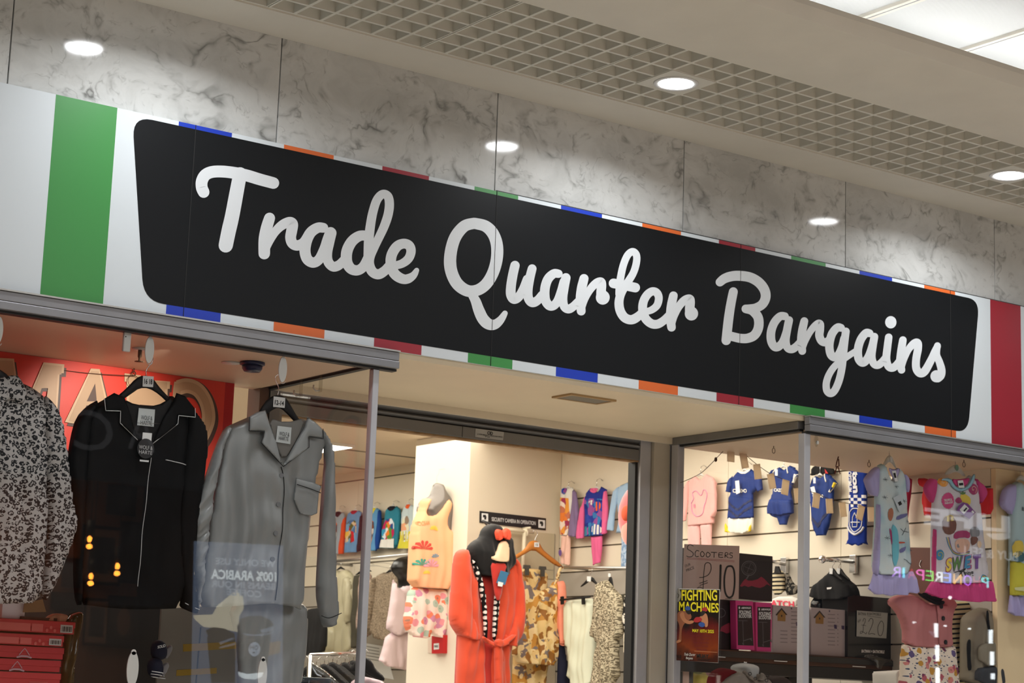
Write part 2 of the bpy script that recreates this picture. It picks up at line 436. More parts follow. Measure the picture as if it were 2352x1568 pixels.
def m_camo(name, cols, scale=11.):
    m = mat(name, cols[0], .55, spec=.35); k = N(m); out = cols[0]
    for i, c in enumerate(cols[1:]):
        v = k.distort(k.coord('UV', (1, 1, 1), (0, 0, i*1.1)), scale*.9, .06)
        nz = k.n('TexNoise', i_Scale=scale*(1+.25*i), i_Detail=1.2, noise_dimensions='4D', i_W=i*3.7+1.); k.l(v, nz.inputs['Vector'])
        out = k.mix(k.ramp(nz.outputs[0], [(0, (0, 0, 0)), (.545+.012*i, (1, 1, 1))], True), out, c)
    k.color(out); return m
def m_crimp(name, a, b, scale=70.):
    m = mat(name, a, .85, spec=.2); k = N(m); v = k.distort(k.coord('UV'), scale*.5, .02)
    nz = k.n('TexNoise', i_Scale=scale, i_Detail=2.); k.l(v, nz.inputs['Vector']); k.color(k.ramp(nz.outputs[0], [(0, a), (.5, b)], True)); k.bump(nz.outputs[0], .6, .006); return m
def m_glass(name, tint=(1, 1, 1), refl=.04):
    m = bpy.data.materials.new(name); m.use_nodes = True; k = N(m); k.t.nodes.remove(k.b); out = k.t.nodes['Material Output']
    g = k.n('NewGeometry'); dt = k.t.nodes.new('ShaderNodeVectorMath'); dt.operation = 'DOT_PRODUCT'; k.l(g.outputs['Normal'], dt.inputs[0]); k.l(g.outputs['Incoming'], dt.inputs[1])
    c = k.math('SUBTRACT', 1., k.math('ABSOLUTE', dt.outputs['Value'])); f = k.math('ADD', k.math('MULTIPLY', k.math('POWER', c, 5.), 1-refl), refl)
    tr = k.n('BsdfTransparent'); tr.inputs[0].default_value = (*tint, 1); gl = k.n('BsdfGlossy', i_Roughness=0.0)
    mx = k.n('MixShader'); k.l(f, mx.inputs[0]); k.l(tr.outputs[0], mx.inputs[1]); k.l(gl.outputs[0], mx.inputs[2]); k.l(mx.outputs[0], out.inputs[0]); return m
def m_emit(name, c, s):
    m = bpy.data.materials.new(name); m.use_nodes = True; k = N(m); k.t.nodes.remove(k.b)
    e = k.n('Emission'); e.inputs[0].default_value = (*c, 1); e.inputs[1].default_value = s; k.l(e.outputs[0], k.t.nodes['Material Output'].inputs[0]); return m
def m_marble(name):
    m = mat(name, (.45, .45, .44), .07, spec=.45); k = N(m); oi = k.n('ObjectInfo')
    tc = k.n('TexCoord'); ad = k.t.nodes.new('ShaderNodeVectorMath'); ad.operation = 'MULTIPLY_ADD'; cb = k.n('CombineXYZ')
    for i in range(3): k.l(oi.outputs['Random'], cb.inputs[i])
    ad.inputs[1].default_value = (37, 19, 53); k.l(cb.outputs[0], ad.inputs[0]); k.l(tc.outputs['Object'], ad.inputs[2]); v0 = ad.outputs[0]
    mp = k.n('Mapping'); mp.inputs['Rotation'].default_value = (0, .5, 0); mp.inputs['Scale'].default_value = (1, 1, 1.25); k.l(v0, mp.inputs[0])
    v = k.distort(mp.outputs[0], 3.2, .34); v = k.distort(v, 17., .06)
    base = k.n('TexNoise', i_Scale=2.2, i_Detail=9., i_Roughness=.66); k.l(v, base.inputs['Vector'])
    col = k.ramp(base.outputs[0], [(.3, (.52, .525, .51)), (.5, (.66, .665, .65)), (.72, (.76, .765, .75))])
    for sc, wd, amt in ((1.7, .012, .8), (3.9, .017, .6), (7.5, .012, .4)):
        nz = k.n('TexNoise', i_Scale=sc, i_Detail=3., i_Roughness=.55); k.l(v, nz.inputs['Vector'])
        vein = k.math('ABSOLUTE', k.math('SUBTRACT', nz.outputs[0], .5)); f = k.ramp(vein, [(0, (1, 1, 1)), (wd, (.35, .35, .35)), (wd*2.4, (0, 0, 0))])
        pn = k.n('TexNoise', i_Scale=3.4*sc, i_Detail=3.); k.l(v0, pn.inputs['Vector']); pm = k.ramp(pn.outputs[0], [(.46, (0, 0, 0)), (.66, (1, 1, 1))])
        col = k.mix(k.math('MULTIPLY', k.math('MULTIPLY', f, pm), amt), col, (.13, .13, .12))
    k.color(col); return m
def m_noisy(name, c, var=.06, scale=6., rough=.6, spec=.4, metal=0., bump=0.):
    m = mat(name, c, rough, metal, spec); k = N(m); v = k.coord('Object'); nz = k.n('TexNoise', i_Scale=scale, i_Detail=6.); k.l(v, nz.inputs['Vector'])
    k.color(k.ramp(nz.outputs[0], [(.3, tuple(x*(1-var) for x in c)), (.7, tuple(min(1, x*(1+var)) for x in c))]))
    if bump: k.bump(nz.outputs[0], bump, .002)
    return m
# ================================================================== STRUCTURE
ZC = 3.996; ZF0, ZF1 = 2.891, 3.579; XL, XR = .86, 3.03; ZS = 2.87; XW = 4.51; YB = .92; ZSH = 3.25
paint_ceiling = m_noisy('warm_white_ceiling_paint', srgb(220, 214, 202), .03, 5, .55)
paint_lattice = mat('ceiling_lattice_white', srgb(220, 216, 205), .5)
beige = m_noisy('beige_soffit_paint', srgb(228, 212, 184), .03, 4, .5)
alu = m_noisy('brushed_aluminium', (.50, .50, .53), .05, 9, .45, .5, .35)
alu_dark = m_noisy('weathered_aluminium', (.22, .215, .215), .08, 9, .5, .5, .5)
bronze = m_noisy('brown_painted_metal', srgb(112, 84, 70), .08, 7, .5)
alu_head = m_noisy('darker_grey_aluminium', (.25, .25, .265), .06, 9, .42, .5, .4)  # darker copy of the brushed aluminium, for the head rails
pier_m = m_noisy('beige_grey_painted_metal', (.50, .45, .37), .05, 6, .5)
rubber = mat('black_gasket', (.012, .012, .012), .6)
cream_wall = m_noisy('cream_wall_paint', srgb(222, 210, 188), .02, 3, .6)
lit_wall = m_noisy('lit_wall_paint', srgb(236, 228, 212), .02, 3, .6)
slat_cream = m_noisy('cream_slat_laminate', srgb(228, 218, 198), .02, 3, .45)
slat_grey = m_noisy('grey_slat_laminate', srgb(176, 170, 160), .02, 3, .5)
groove = mat('slat_groove_shadow_channel', srgb(120, 112, 100), .7)
glass = m_glass('window_glass')
dark = mat('matt_black', (.012, .012, .013), .6)
chrome = mat('chrome', (.75, .75, .75), .18, 1.)
floor_tile = m_noisy('pale_mall_floor', srgb(214, 208, 198), .05, 3, .35)

# floors
struct(box('floor', -14, 14, -12, 14, -.1, 0, floor_tile))
# marble cladding over the fascia: one body with slabs as pieces
wf = struct(empty('wall_front', (0, .1, 3.3)))
marble = m_marble('grey_veined_marble')
edges = [-5.1, -4.1, -3.2, -2.3, -1.45, -.6, .4206, 1.394, 2.364, 3.3225, 4.3256, 5.3, 6.3, 7.3, 8.3]
for a, b in zip(edges[:-1], edges[1:]): box('marble_slab', a+.0022, b-.0022, .064, .09, 3.5, ZC+.02, marble, wf, .0012)
box('wall_core', edges[0], edges[-1], .0915, .13, ZS+.02, 4.5, mat('slab_joint_filler', (.06, .06, .055), .8), wf)
# fascia backing below marble stays hidden behind the sign; wall returns at both shop sides
box('side_pier', -6.2, -5.1, -.02, .13, 0, 4.5, marble, wf)
box('side_pier', 6.2, 8.3, -.02, .13, 0, ZS, marble, wf)

# ---- mall ceiling: edge strip, lattice tiles, bulkhead, upper coffer
ce = struct(empty('ceiling', (1.8, -1, ZC)))
box('edge_strip', -5.1, 8.3, -.172, .0635, ZC, ZC+.02, paint_ceiling, ce)
box('shadow_bead', -5.1, 8.3, -.191, -.172, ZC+.006, ZC+.03, paint_ceiling, ce)
GX0, GP, GY0, GY1 = .86, .643, -.191, -.826
def lattice(lamp):
    b = MB(); c = GP/6; x0, y0 = -GP/2, (GY1-GY0)/2; wy = (GY0-GY1)/6; hw = .0062; D = .052
    def bars(): pass
    for i in range(7):
        x = x0+i*c; e = .0045 if i in (0, 6) else 0
        xa = x+(.003 if i == 0 else 0); 
        b.box(xa-hw+(hw-.001 if i == 0 else 0), xa+hw-(hw-.001 if i == 6 else 0)-(.003 if i == 6 else 0), y0, -y0, 0, D)
    for j in range(7):
        y = y0+j*wy; b.box(x0+.003, -x0-.003, y-(0 if j == 0 else hw), y+(0 if j == 6 else hw), .0004, D)
    b.box(x0+.002, -x0-.002, y0, -y0, D, D+.006)
    if lamp: b.box(-c-.004, c+.004, -wy-.004, wy+.004, -.0035, .03)
    return b
tile_n = tile_l = None
for k in range(-8, 11):
    cx = GX0+GP*(k+.5); lamp = (k-1) % 3 == 0
    src = tile_l if lamp else tile_n
    if src is None:
        b = lattice(lamp); bm_ = b.build('ceiling_tile', paint_lattice, ce)
        me = bm_.data; V = np.array(b.v); off = np.zeros(3)
        # recentre: mesh is stored relative to parent origin, so shift vertices back to their own frame
        for v_, q in zip(me.vertices, V): v_.co = q
        bm_.location = (cx-ce.location[0], (GY0+GY1)/2-ce.location[1], 0)
        if lamp: tile_l = bm_
        else: tile_n = bm_
    else:
        o = src.copy(); COL.objects.link(o); o.parent = ce; o.location = (cx-ce.location[0], (GY0+GY1)/2-ce.location[1], 0)
# bulkhead beside the lattice, its outer half slightly raised, upstand lip facing the walkway
box('bulkhead_soffit', -6, 9, -1.035, -.827, ZC-.002, ZC+.02, paint_ceiling, ce)
Vb = [(x, y, z) for x in (-6, 9) for y, z in ((-1.035, ZC-.002), (-1.31, ZC+.012), (-1.335, ZC+.055), (-1.335, ZC+.075), (-1.30, ZC+.075), (-1.035, ZC+.03))]
mk('bulkhead_edge', Vb, [tuple(range(6)), tuple(range(11, 5, -1))]+[(i, (i+1) % 6, 6+(i+1) % 6, 6+i) for i in range(6)], paint_ceiling, ce)
perf = mat('perforated_metal_ceiling_panel', srgb(215, 215, 213), .55); k = N(perf)
wv = k.n('TexWave', i_Scale=60., wave_type='BANDS', bands_direction='X'); k.l(k.coord('Object', (1, 1, 1), (0, 0, -.62)), wv.inputs['Vector'])
k.color(k.ramp(wv.outputs['Fac'], [(.3, (.42, .42, .41)), (.7, (.74, .74, .73))]))
pw = .593
for i in range(-9, 11):
    x = 2.535+pw*i
    box('perforated_panel', x+.022, x+pw-.022, -3.2, -.06, 4.352, 4.37, perf, ce)
    box('panel_rib', x-.022, x+.022, -3.2, -.06, 4.338, 4.37, paint_ceiling, ce)
    box('rib_gap', x-.0022, x+.0022, -3.2, -.06, 4.3365, 4.339, mat('rib_gap_shadow', (.3, .3, .3), .8) if i == -9 else bpy.data.materials['rib_gap_shadow'], ce)
box('upper_slab', -14, 14, -12, -3.2, 5.9, 6.0, paint_ceiling, ce)
box('coffer_edge', -14, 14, -3.24, -3.2, 4.34, 5.9, paint_ceiling, ce)
# cove tubes lying on top of the bulkhead
cove = m_emit('cove_tube_glow', (.95, .98, 1.0), 27.)
for i in range(0, 4):
    x = .3+1.5*i
    t = thing('cove_tube', (x, -.93, ZC+.03), 'white fluorescent tube on the bulkhead top, %s of four washing the perforated panels' % ('first', 'second', 'third', 'fourth')[i], 'light', 'cove tubes on the bulkhead')
    tube('tube', [(x-.7, -.93, ZC+.062), (x+.7, -.93, ZC+.062)], .016, cove, t, 8)
    box('batten', x-.72, x+.72, -.955, -.905, ZC+.03, ZC+.045, paint_ceiling, t)
# downlights
glow = m_emit('downlight_diffuser_glow', (.97, .985, 1.0), 26.)
ring = mat('downlight_ring_white', (.8, .8, .8), .4)
dl_names = {0: 'round recessed downlight in the lattice ceiling above the middle of the shop sign', 1: 'round recessed downlight in the lattice ceiling near the far end of the sign', -1: 'round recessed downlight mirrored in the marble above the green band', 2: 'round recessed downlight beyond the far end of the sign'}
for kk in range(-1, 3):
    x = GX0+GP*1.5+3*GP*kk; y = (GY0+GY1)/2
    t = thing('downlight', (x, y, ZC-.02), dl_names.get(kk, 'round recessed downlight in the lattice ceiling, beyond the frame'), 'light', None if kk in dl_names else 'downlights out of frame')
    lathe('trim_ring', [(.069, -.0035), (.069, -.007), (.083, -.0085), (.087, -.0036)], (x, y, ZC), ring, t, 40)
    lathe('diffuser', [(.001, -.0055), (.069, -.005), (.069, -.003), (.001, -.003)], (x, y, ZC), glow, t, 40)
    l = bpy.data.lights.new('downlight_lamp', 'AREA'); l.shape = 'DISK'; l.size = .13; l.energy = 9; l.color = (.95, .98, 1.); l.spread = math.radians(150)
    lo = bpy.data.objects.new('downlight_lamp', l); COL.objects.link(lo); lo.parent = t; lo.location = (0, 0, .008)

# ---- shop shell
sh = struct(empty('wall_right', (XW+.05, 3, 0)))
box('wall_core', XW+.012, XW+.12, .262, 9.6, 0, ZSH, groove, sh)
zg = [2.8905, 2.7415, 2.5895, 2.4405]; pitch = .150
levels = [2.8905-pitch*i for i in range(18)]; vj = [.26, 1.259, 2.136, 2.93, 3.68, 4.34, 5.2, 6.1, 7.0, 7.9, 9.5]
for a, b in zip(vj[:-1], vj[1:]):
    tops = [levels[0]+.30]+levels
    for hi, lo in zip(tops[:-1], tops[1:]):
        if lo < .9: break
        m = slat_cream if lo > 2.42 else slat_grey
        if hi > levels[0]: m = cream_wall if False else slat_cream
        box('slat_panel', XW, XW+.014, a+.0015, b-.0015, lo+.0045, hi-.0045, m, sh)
box('wall_band', XW, XW+.014, .26, 9.5, 3.195, ZSH, cream_wall, sh)
# nib wall carrying the security sign
nib = struct(box('wall_nib', 3.815, XW-.002, 3.68, 4.285, 0, ZSH-.002, [cream_wall, lit_wall]))
for p in nib.data.polygons:
    if abs(p.normal.x) > .9: p.material_index = 1  # side faces coloured lighter for the strong light falling on them
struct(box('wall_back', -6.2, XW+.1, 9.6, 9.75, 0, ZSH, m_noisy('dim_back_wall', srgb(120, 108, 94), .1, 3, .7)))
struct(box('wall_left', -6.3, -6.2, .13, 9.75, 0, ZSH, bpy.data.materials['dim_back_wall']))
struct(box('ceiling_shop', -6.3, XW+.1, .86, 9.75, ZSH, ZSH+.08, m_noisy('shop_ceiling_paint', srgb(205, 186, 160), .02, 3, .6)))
# ceiling joints
for i, yy in enumerate((5.05, 5.9, 6.8, 7.7)):
    struct(box('trim_%d' % (i+1), -4, XW-.01, yy, yy+.012, ZSH-.006, ZSH, groove))
# soffit over the recessed doorway
struct(box('ceiling_soffit', XL-.0, XR+.0, .012, YB+.1, ZS, ZS+.06, beige))
struct(box('lintel', -5, 6.2, .14, .86, ZS+.065, ZSH+.1, cream_wall))
struct(box('lintel_inner', -5, 6.2, .86, .88, ZS-.03, ZSH, cream_wall))
# window bay ceilings
bay = m_noisy('bay_ceiling_paint', srgb(214, 188, 160), .03, 4, .5)
struct(box('ceiling_bay_left', -5, XL-.045, .03, .86, 2.828, 2.87, bay))
struct(box('ceiling_bay_right', XR+.045, 6.2, .03, .86, 2.828, 2.87, bay))
# end wall of the right bay
struct(box('wall_bay_end', XW+.001, 6.2, .228, .258, .41, 2.827, m_noisy('bay_end_wall_paint', srgb(238, 214, 172), .03, 4, .5)))


# ---- shop front frames
def frame_bar(name, x0, x1, label):
    t = thing(name, ((x0+x1)/2, 0, 2.815), label, 'window frame')
    box('head_lip', x0, x1, -.034, .004, 2.8835, 2.889, mat('frame_lip_metal', (.45, .44, .42), .35, .6) if 'frame_lip_metal' not in bpy.data.materials else bpy.data.materials['frame_lip_metal'], t)
    box('head_upper_rail', x0, x1, -.028, .004, 2.851, 2.8830, alu_head, t, .0025)
    box('head_lower_rail', x0, x1, -.031, .004, 2.822, 2.8495, alu_head, t, .0025)
    box('head_gasket', x0, x1, -.012, .02, 2.8135, 2.8215, rubber, t)
    return t
fl = frame_bar('window_head_frame', -4.6, .932, 'grey aluminium head rail over the left display window, under the sign')
box('corner_post', .838, .864, -.004, .026, .4, 2.8135, alu, fl, .003)
fr = frame_bar('window_head_frame', XR-.012, 6.2, 'grey aluminium head rail over the right display window, under the sign')
box('corner_post', XR-.018, XR+.018, -.004, .034, .4, 2.8135, alu, fr, .003)
# return frames (doorway sides)
def ret(x, s, label, postm):
    t = thing('doorway_side_frame', (x, .5, 0), label, 'window frame')
    box('side_head_rail', x-.022, x+.022, .034, .90, 2.835, 2.8695, bronze if s < 0 else alu_dark, t, .002)
    box('side_gasket', x-.012, x+.012, .034, .82, 2.826, 2.835, rubber, t)
    return t
rl = ret(XL, -1, 'brown metal frame along the glazed left side of the doorway', bronze)
rr = ret(XR, 1, 'grey metal frame along the glazed right side of the doorway', alu_dark)
box('back_post', XR-.02, XR+.02, .822, .868, 0, 2.835, alu, rr, .002); box('post_gasket', XR-.014, XR+.014, .868, .88, 0, 2.835, rubber, rr)
box('back_pier', 2.918, 3.012, .88, .965, 0, ZS-.001, pier_m, rr, .003); box('pier_edge', 3.0135, XR+.012, .8815, .965, 0, ZS-.001, alu, rr, .003)
box('back_post', XL-.05, XL-.005, .80, .9, 0, 2.835, bronze, rl, .002); box('back_pier', XL-.005, XL+.10, .88, .965, 0, ZS-.001, alu_dark, rl, .003)
box('post_gasket', XL-.008, XL-.004, .796, .88, 0, 2.834, rubber, rl)
# glass
w1 = struct(box('window_1', -4.6, .838, .006, .012, .4, 2.82, glass))
w2 = struct(box('window_2', XR+.018, 6.2, .006, .012, .4, 2.82, glass))
w3 = struct(box('window_3', XL-.003, XL+.003, .03, .80, .4, 2.83, glass))
w4 = struct(box('window_4', XR-.003, XR+.003, .036, .822, .4, 2.83, glass))
struct(box('trim_5', -4.6, .86, -.03, .86, .0, .4, alu_dark)); struct(box('trim_6', XR, 6.2, -.03, .86, 0, .4, alu_dark))

# ---- roller shutter
st = thing('roller_shutter', (1.9, YB, 2.74), 'grey metal roller shutter rolled up over the shop doorway', 'shutter')
x0, x1 = .965, 2.852
def curved(zt, zb, name, bulge, m, y):
    n = 9; V = []; 
    for x in (x0, x1):
        for i in range(n):
            t = i/(n-1); V.append((x, y-bulge*math.sin(math.pi*t), zt+(zb-zt)*t))
        V += [(x, y+.05, zb), (x, y+.05, zt)]
    M = n+2; F = [tuple(range(M)), tuple(range(2*M-1, M-1, -1))]+[(i, (i+1) % M, M+(i+1) % M, M+i) for i in range(M)]
    return mk(name, V, F, m, st)
steel = m_noisy('shutter_grey_steel', (.20, .195, .19), .06, 5, .45, .5, .4)
curved(2.868, 2.828, 'slat', .022, steel, YB-.0); curved(2.827, 2.806, 'slat', .014, steel, YB-.004)
box('slat_gap', x0, x1, YB+.002, YB+.05, 2.801, 2.806, rubber, st)
box('bottom_rail', x0, x1, YB-.012, YB+.03, 2.752, 2.801, steel, st, .003)
box('rail_end_plate', 1.86, 1.863, YB-.0128, YB-.011, 2.754, 2.80, rubber, st)
box('rail_edge', x0, x1, YB-.008, YB+.03, 2.744, 2.7515, m_noisy('worn_yellowed_rail_edge', srgb(150, 120, 85), .3, 30, .7), st)
box('guide', 2.853, 2.9155, YB-.02, YB+.05, 0, ZS-.001, alu, st, .003); box('guide_slot', 2.838, 2.853, YB, YB+.05, 0, 2.745, rubber, st)
# maker's plate
pl = PY(YB-.0125); mp_ = thing('maker_plate', (2.0, YB, 2.76), 'small silver maker plate on the shutter bottom rail', 'plate')
mp_.location = tuple(pl.w(*pl.uv(1123, 996), .001))
pplate('plate', pl, [(1092, 984), (1157, 992), (1155, 1011), (1091, 1003)], mat('silver_plate', (.5, .5, .5), .4, .6), mp_, .0012)
pplate('plate_border', pl, [(1094, 986), (1155, 993.5), (1154, 1009), (1093, 1001.5)], mat('plate_face', (.42, .42, .41), .5, .2), mp_, .0004, .0013)
ink = mat('black_print', (.01, .01, .01), .7)
text('plate_text', 'CID', pl, (1118, 997), (1131, 998.5), (1118.4, 990.5), ink, mp_, .003, .03)
text('plate_text', '24 HOUR EMERGENCY SERVICE AND REPAIRS', pl, (1095, 998.2), (1153, 1005.2), (1095.1, 995.2), ink, mp_, .003, .01)
text('plate_text', 'Tel 01234 555 555'.replace('01234 555 555', ''), pl, (1112, 1003.5), (1124, 1005), (1112.1, 1000.8), ink, mp_, .003, .01)
# soffit vent
vent = thing('soffit_vent', (2.0, .25, ZS-.01), 'rectangular louvred vent in the beige soffit above the doorway', 'vent')
vx0, vx1, vy0, vy1 = 1.885, 2.12, .175, .305; vm = mat('vent_frame_ochre', srgb(176, 146, 104), .5)
b = MB(); b.box(vx0, vx1, vy0, vy0+.014, ZS-.008, ZS); b.box(vx0, vx1, vy1-.014, vy1, ZS-.008, ZS); b.box(vx0, vx0+.014, vy0+.014, vy1-.014, ZS-.008, ZS); b.box(vx1-.014, vx1, vy0+.014, vy1-.014, ZS-.008, ZS)
b.build('vent_frame', vm, vent); box('vent_back', vx0+.014, vx1-.014, vy0+.014, vy1-.014, ZS-.0015, ZS-.0005, mat('vent_dark', (.08, .07, .05), .8), vent)
for i in range(9):
    y = vy0+.02+i*.0115; box('vent_slat', vx0+.014, vx1-.014, y, y+.005, ZS-.006, ZS-.002, mat('vent_slat_grey', (.34, .31, .25), .5) if i == 0 else bpy.data.materials['vent_slat_grey'], vent)

# ================================================================== SHOP SIGN
S0 = PY(0.0)
sg = thing('shop_sign', (1.9, 0, ZF0), 'long white fascia sign with black panel lettered Trade Quarter Bargains and coloured edge blocks', 'sign')
wht = mat('sign_white_vinyl', srgb(212, 219, 224), .42, spec=.4)
blk = mat('sign_black_vinyl', (.007, .0078, .0092), .40, spec=.17)
colr = {'g': mat('sign_green_vinyl', srgb(60, 140, 68), .4), 'b': mat('sign_blue_vinyl', srgb(14, 54, 178), .4), 'o': mat('sign_orange_vinyl', srgb(218, 104, 44), .4), 'r': mat('sign_red_vinyl', srgb(156, 32, 48), .4)}
joint = [-4.6, hit(437, 480, 1, 0)[0], hit(1134, 640, 1, 0)[0], hit(1699, 750, 1, 0)[0], hit(2183.5, 830, 1, 0)[0], 6.2]
for a, b in zip(joint[:-1], joint[1:]): box('sign_panel', a+.0009, b-.0009, 0, .06, ZF0, ZF1, wht, sg, .0008)
box('sign_backing', -4.6, 6.2, .06, .0635, ZF0+.01, ZF1-.01, dark, sg)
top = [403, 530, 653, 770, 883, 985, 1090, 1189, 1288, 1381, 1473, 1561, 1649, 1731, 1815, 1894, 1973, 2050, 2126, 2197]
bx = []; x = 0.
for i in range(20): bx.append(x*.81); x += .2563 if i % 2 == 0 else .2601
def vinyl(name, u0, u1, v0, v1, m, d0=0., d1=.0004): box(name, u0, u1, -d1, -d0, v0, v1, m, sg)
for i, c in enumerate('borgborgbo'):
    vinyl('colour_block', bx[2*i], bx[2*i+1], ZF0+.0005, ZF1-.0005, colr[c])
gx = [hit(126, 208, 1, 0)[0], hit(95, 682, 1, 0)[0], hit(268, 240, 1, 0)[0], hit(238.5, 700, 1, 0)[0]]
vinyl('colour_band', (gx[0]+gx[1])/2, (gx[2]+gx[3])/2, ZF0+.0005, ZF1-.0005, colr['g'])
rx0 = (hit(2272, 684, 1, 0)[0]+hit(2280, 1020, 1, 0)[0])/2; rx1 = (hit(2342, 698, 1, 0)[0]+hit(2350, 1028, 1, 0)[0])/2
vinyl('colour_band', rx0, rx1, ZF0+.0005, ZF1-.0005, colr['r'])
# black field with slanted ends and rounded corners
cs = np.array([S0.uv(*q) for q in ((304, 262), (2249, 679), (2223, 1001), (330, 690))])
vt = (S0.uv(532, 314.5)[1]+S0.uv(1382, 501)[1])/2; vb = (S0.uv(507.5, 722.5)[1]+S0.uv(1373, 857)[1]+S0.uv(2050, 963)[1])/3
def rounded(P, r, n=8):
    out = []; k = len(P)
    for i in range(k):
        a, b, c = P[i-1], P[i], P[(i+1) % k]; d1 = (a-b)/np.linalg.norm(a-b); d2 = (c-b)/np.linalg.norm(c-b); p1, p2 = b+d1*r, b+d2*r
        for t in np.linspace(0, 1, n): out.append((1-t)**2*p1+2*t*(1-t)*b+t*t*p2)
    return np.array(out)
quad = np.array([(cs[0, 0], vt), (cs[1, 0], vt), (cs[2, 0], vb), (cs[3, 0], vb)])
def clip(P, x0, x1):
    for side, xv in ((0, x0), (1, x1)):
        out = []
        for i in range(len(P)):
            a, b = P[i-1], P[i]; ia = a[0] >= xv if side == 0 else a[0] <= xv; ib = b[0] >= xv if side == 0 else b[0] <= xv
            if ia != ib: out.append(a+(b-a)*(xv-a[0])/(b[0]-a[0]))
            if ib: out.append(b)
        P = out
    return np.array(P)
RQ = rounded(quad, .075)
for a, b in zip(joint[:-1], joint[1:]):
    c = clip(list(RQ), a+.0006, b-.0006)
    plate('black_field', S0, c, blk, sg, .0004, .0004)
# lettering: stroke centre lines traced on enlarged views of the sign face
R5 = lambda p: (300+p[0]*.34014, 250+p[1]*.34014)
R6 = lambda p: (980+p[0]*.28912, 450+p[1]*.28912)
R7 = lambda p: (1600+p[0]*.31973, 550+p[1]*.31973)
sm = lambda P, k=8: smooth_line(P, k)
def wv_(n, *ws): return np.interp(np.linspace(0, 1, n), np.linspace(0, 1, len(ws)), ws)
def S_(P, *ws):
    q = sm(P); return (q, wv_(len(q), *ws))
def circ(c, rx, ry): t = disc(c, rx*.5, ry*.5, 24); return [(np.vstack([t, t[:2]]), np.full(26, (rx+ry)/2))]
white_l = mat('sign_lettering_white', srgb(220, 224, 228), .42)
trade = [S_([(492, 562), (479, 530), (480, 488), (502, 448), (545, 427), (610, 423), (690, 431), (780, 449), (870, 476), (963, 501)], 78, 80, 80, 80, 80, 78),
    S_([(738, 440), (715, 560), (685, 720), (660, 830), (641, 922)], 92, 96, 98, 96),
    S_([(937, 738), (918, 800), (903, 880), (901, 977)], 74, 78, 80, 78), S_([(905, 975), (935, 900), (975, 830), (1022, 785), (1070, 765), (1092, 780), (1086, 825), (1079, 870), (1092, 908), (1125, 922), (1165, 905), (1195, 860)], 40, 55, 66, 74, 74, 72, 70, 66),
    S_([(1300, 803), (1262, 803), (1215, 835), (1185, 895), (1176, 960), (1192, 1015), (1232, 1038), (1272, 1015), (1305, 950), (1330, 880), (1349, 835)], 66, 72, 76, 72, 68, 68, 74),
    S_([(1352, 838), (1338, 900), (1326, 970), (1332, 1030), (1365, 1065), (1405, 1055), (1440, 1020)], 74, 72, 66, 66, 66, 60),
    S_([(1596, 857), (1545, 858), (1493, 895), (1460, 960), (1458, 1030), (1485, 1078), (1530, 1090), (1570, 1065), (1600, 1010)], 66, 72, 76, 72, 68, 66),
    S_([(1604, 1010), (1606, 900), (1616, 800), (1634, 700), (1662, 615), (1700, 576), (1735, 590), (1746, 640), (1738, 710), (1712, 790), (1675, 870), (1640, 940), (1614, 1000), (1610, 1050), (1630, 1098), (1670, 1117), (1712, 1095), (1742, 1062)], 66, 64, 60, 58, 62, 62, 58, 64, 68, 68, 62),
    S_([(1772, 1060), (1830, 1045), (1875, 1010), (1892, 960), (1878, 922), (1840, 910), (1796, 930), (1762, 985), (1756, 1045), (1775, 1105), (1815, 1140), (1860, 1150), (1905, 1127), (1930, 1090)], 52, 60, 64, 66, 70, 72, 70, 62, 34)]
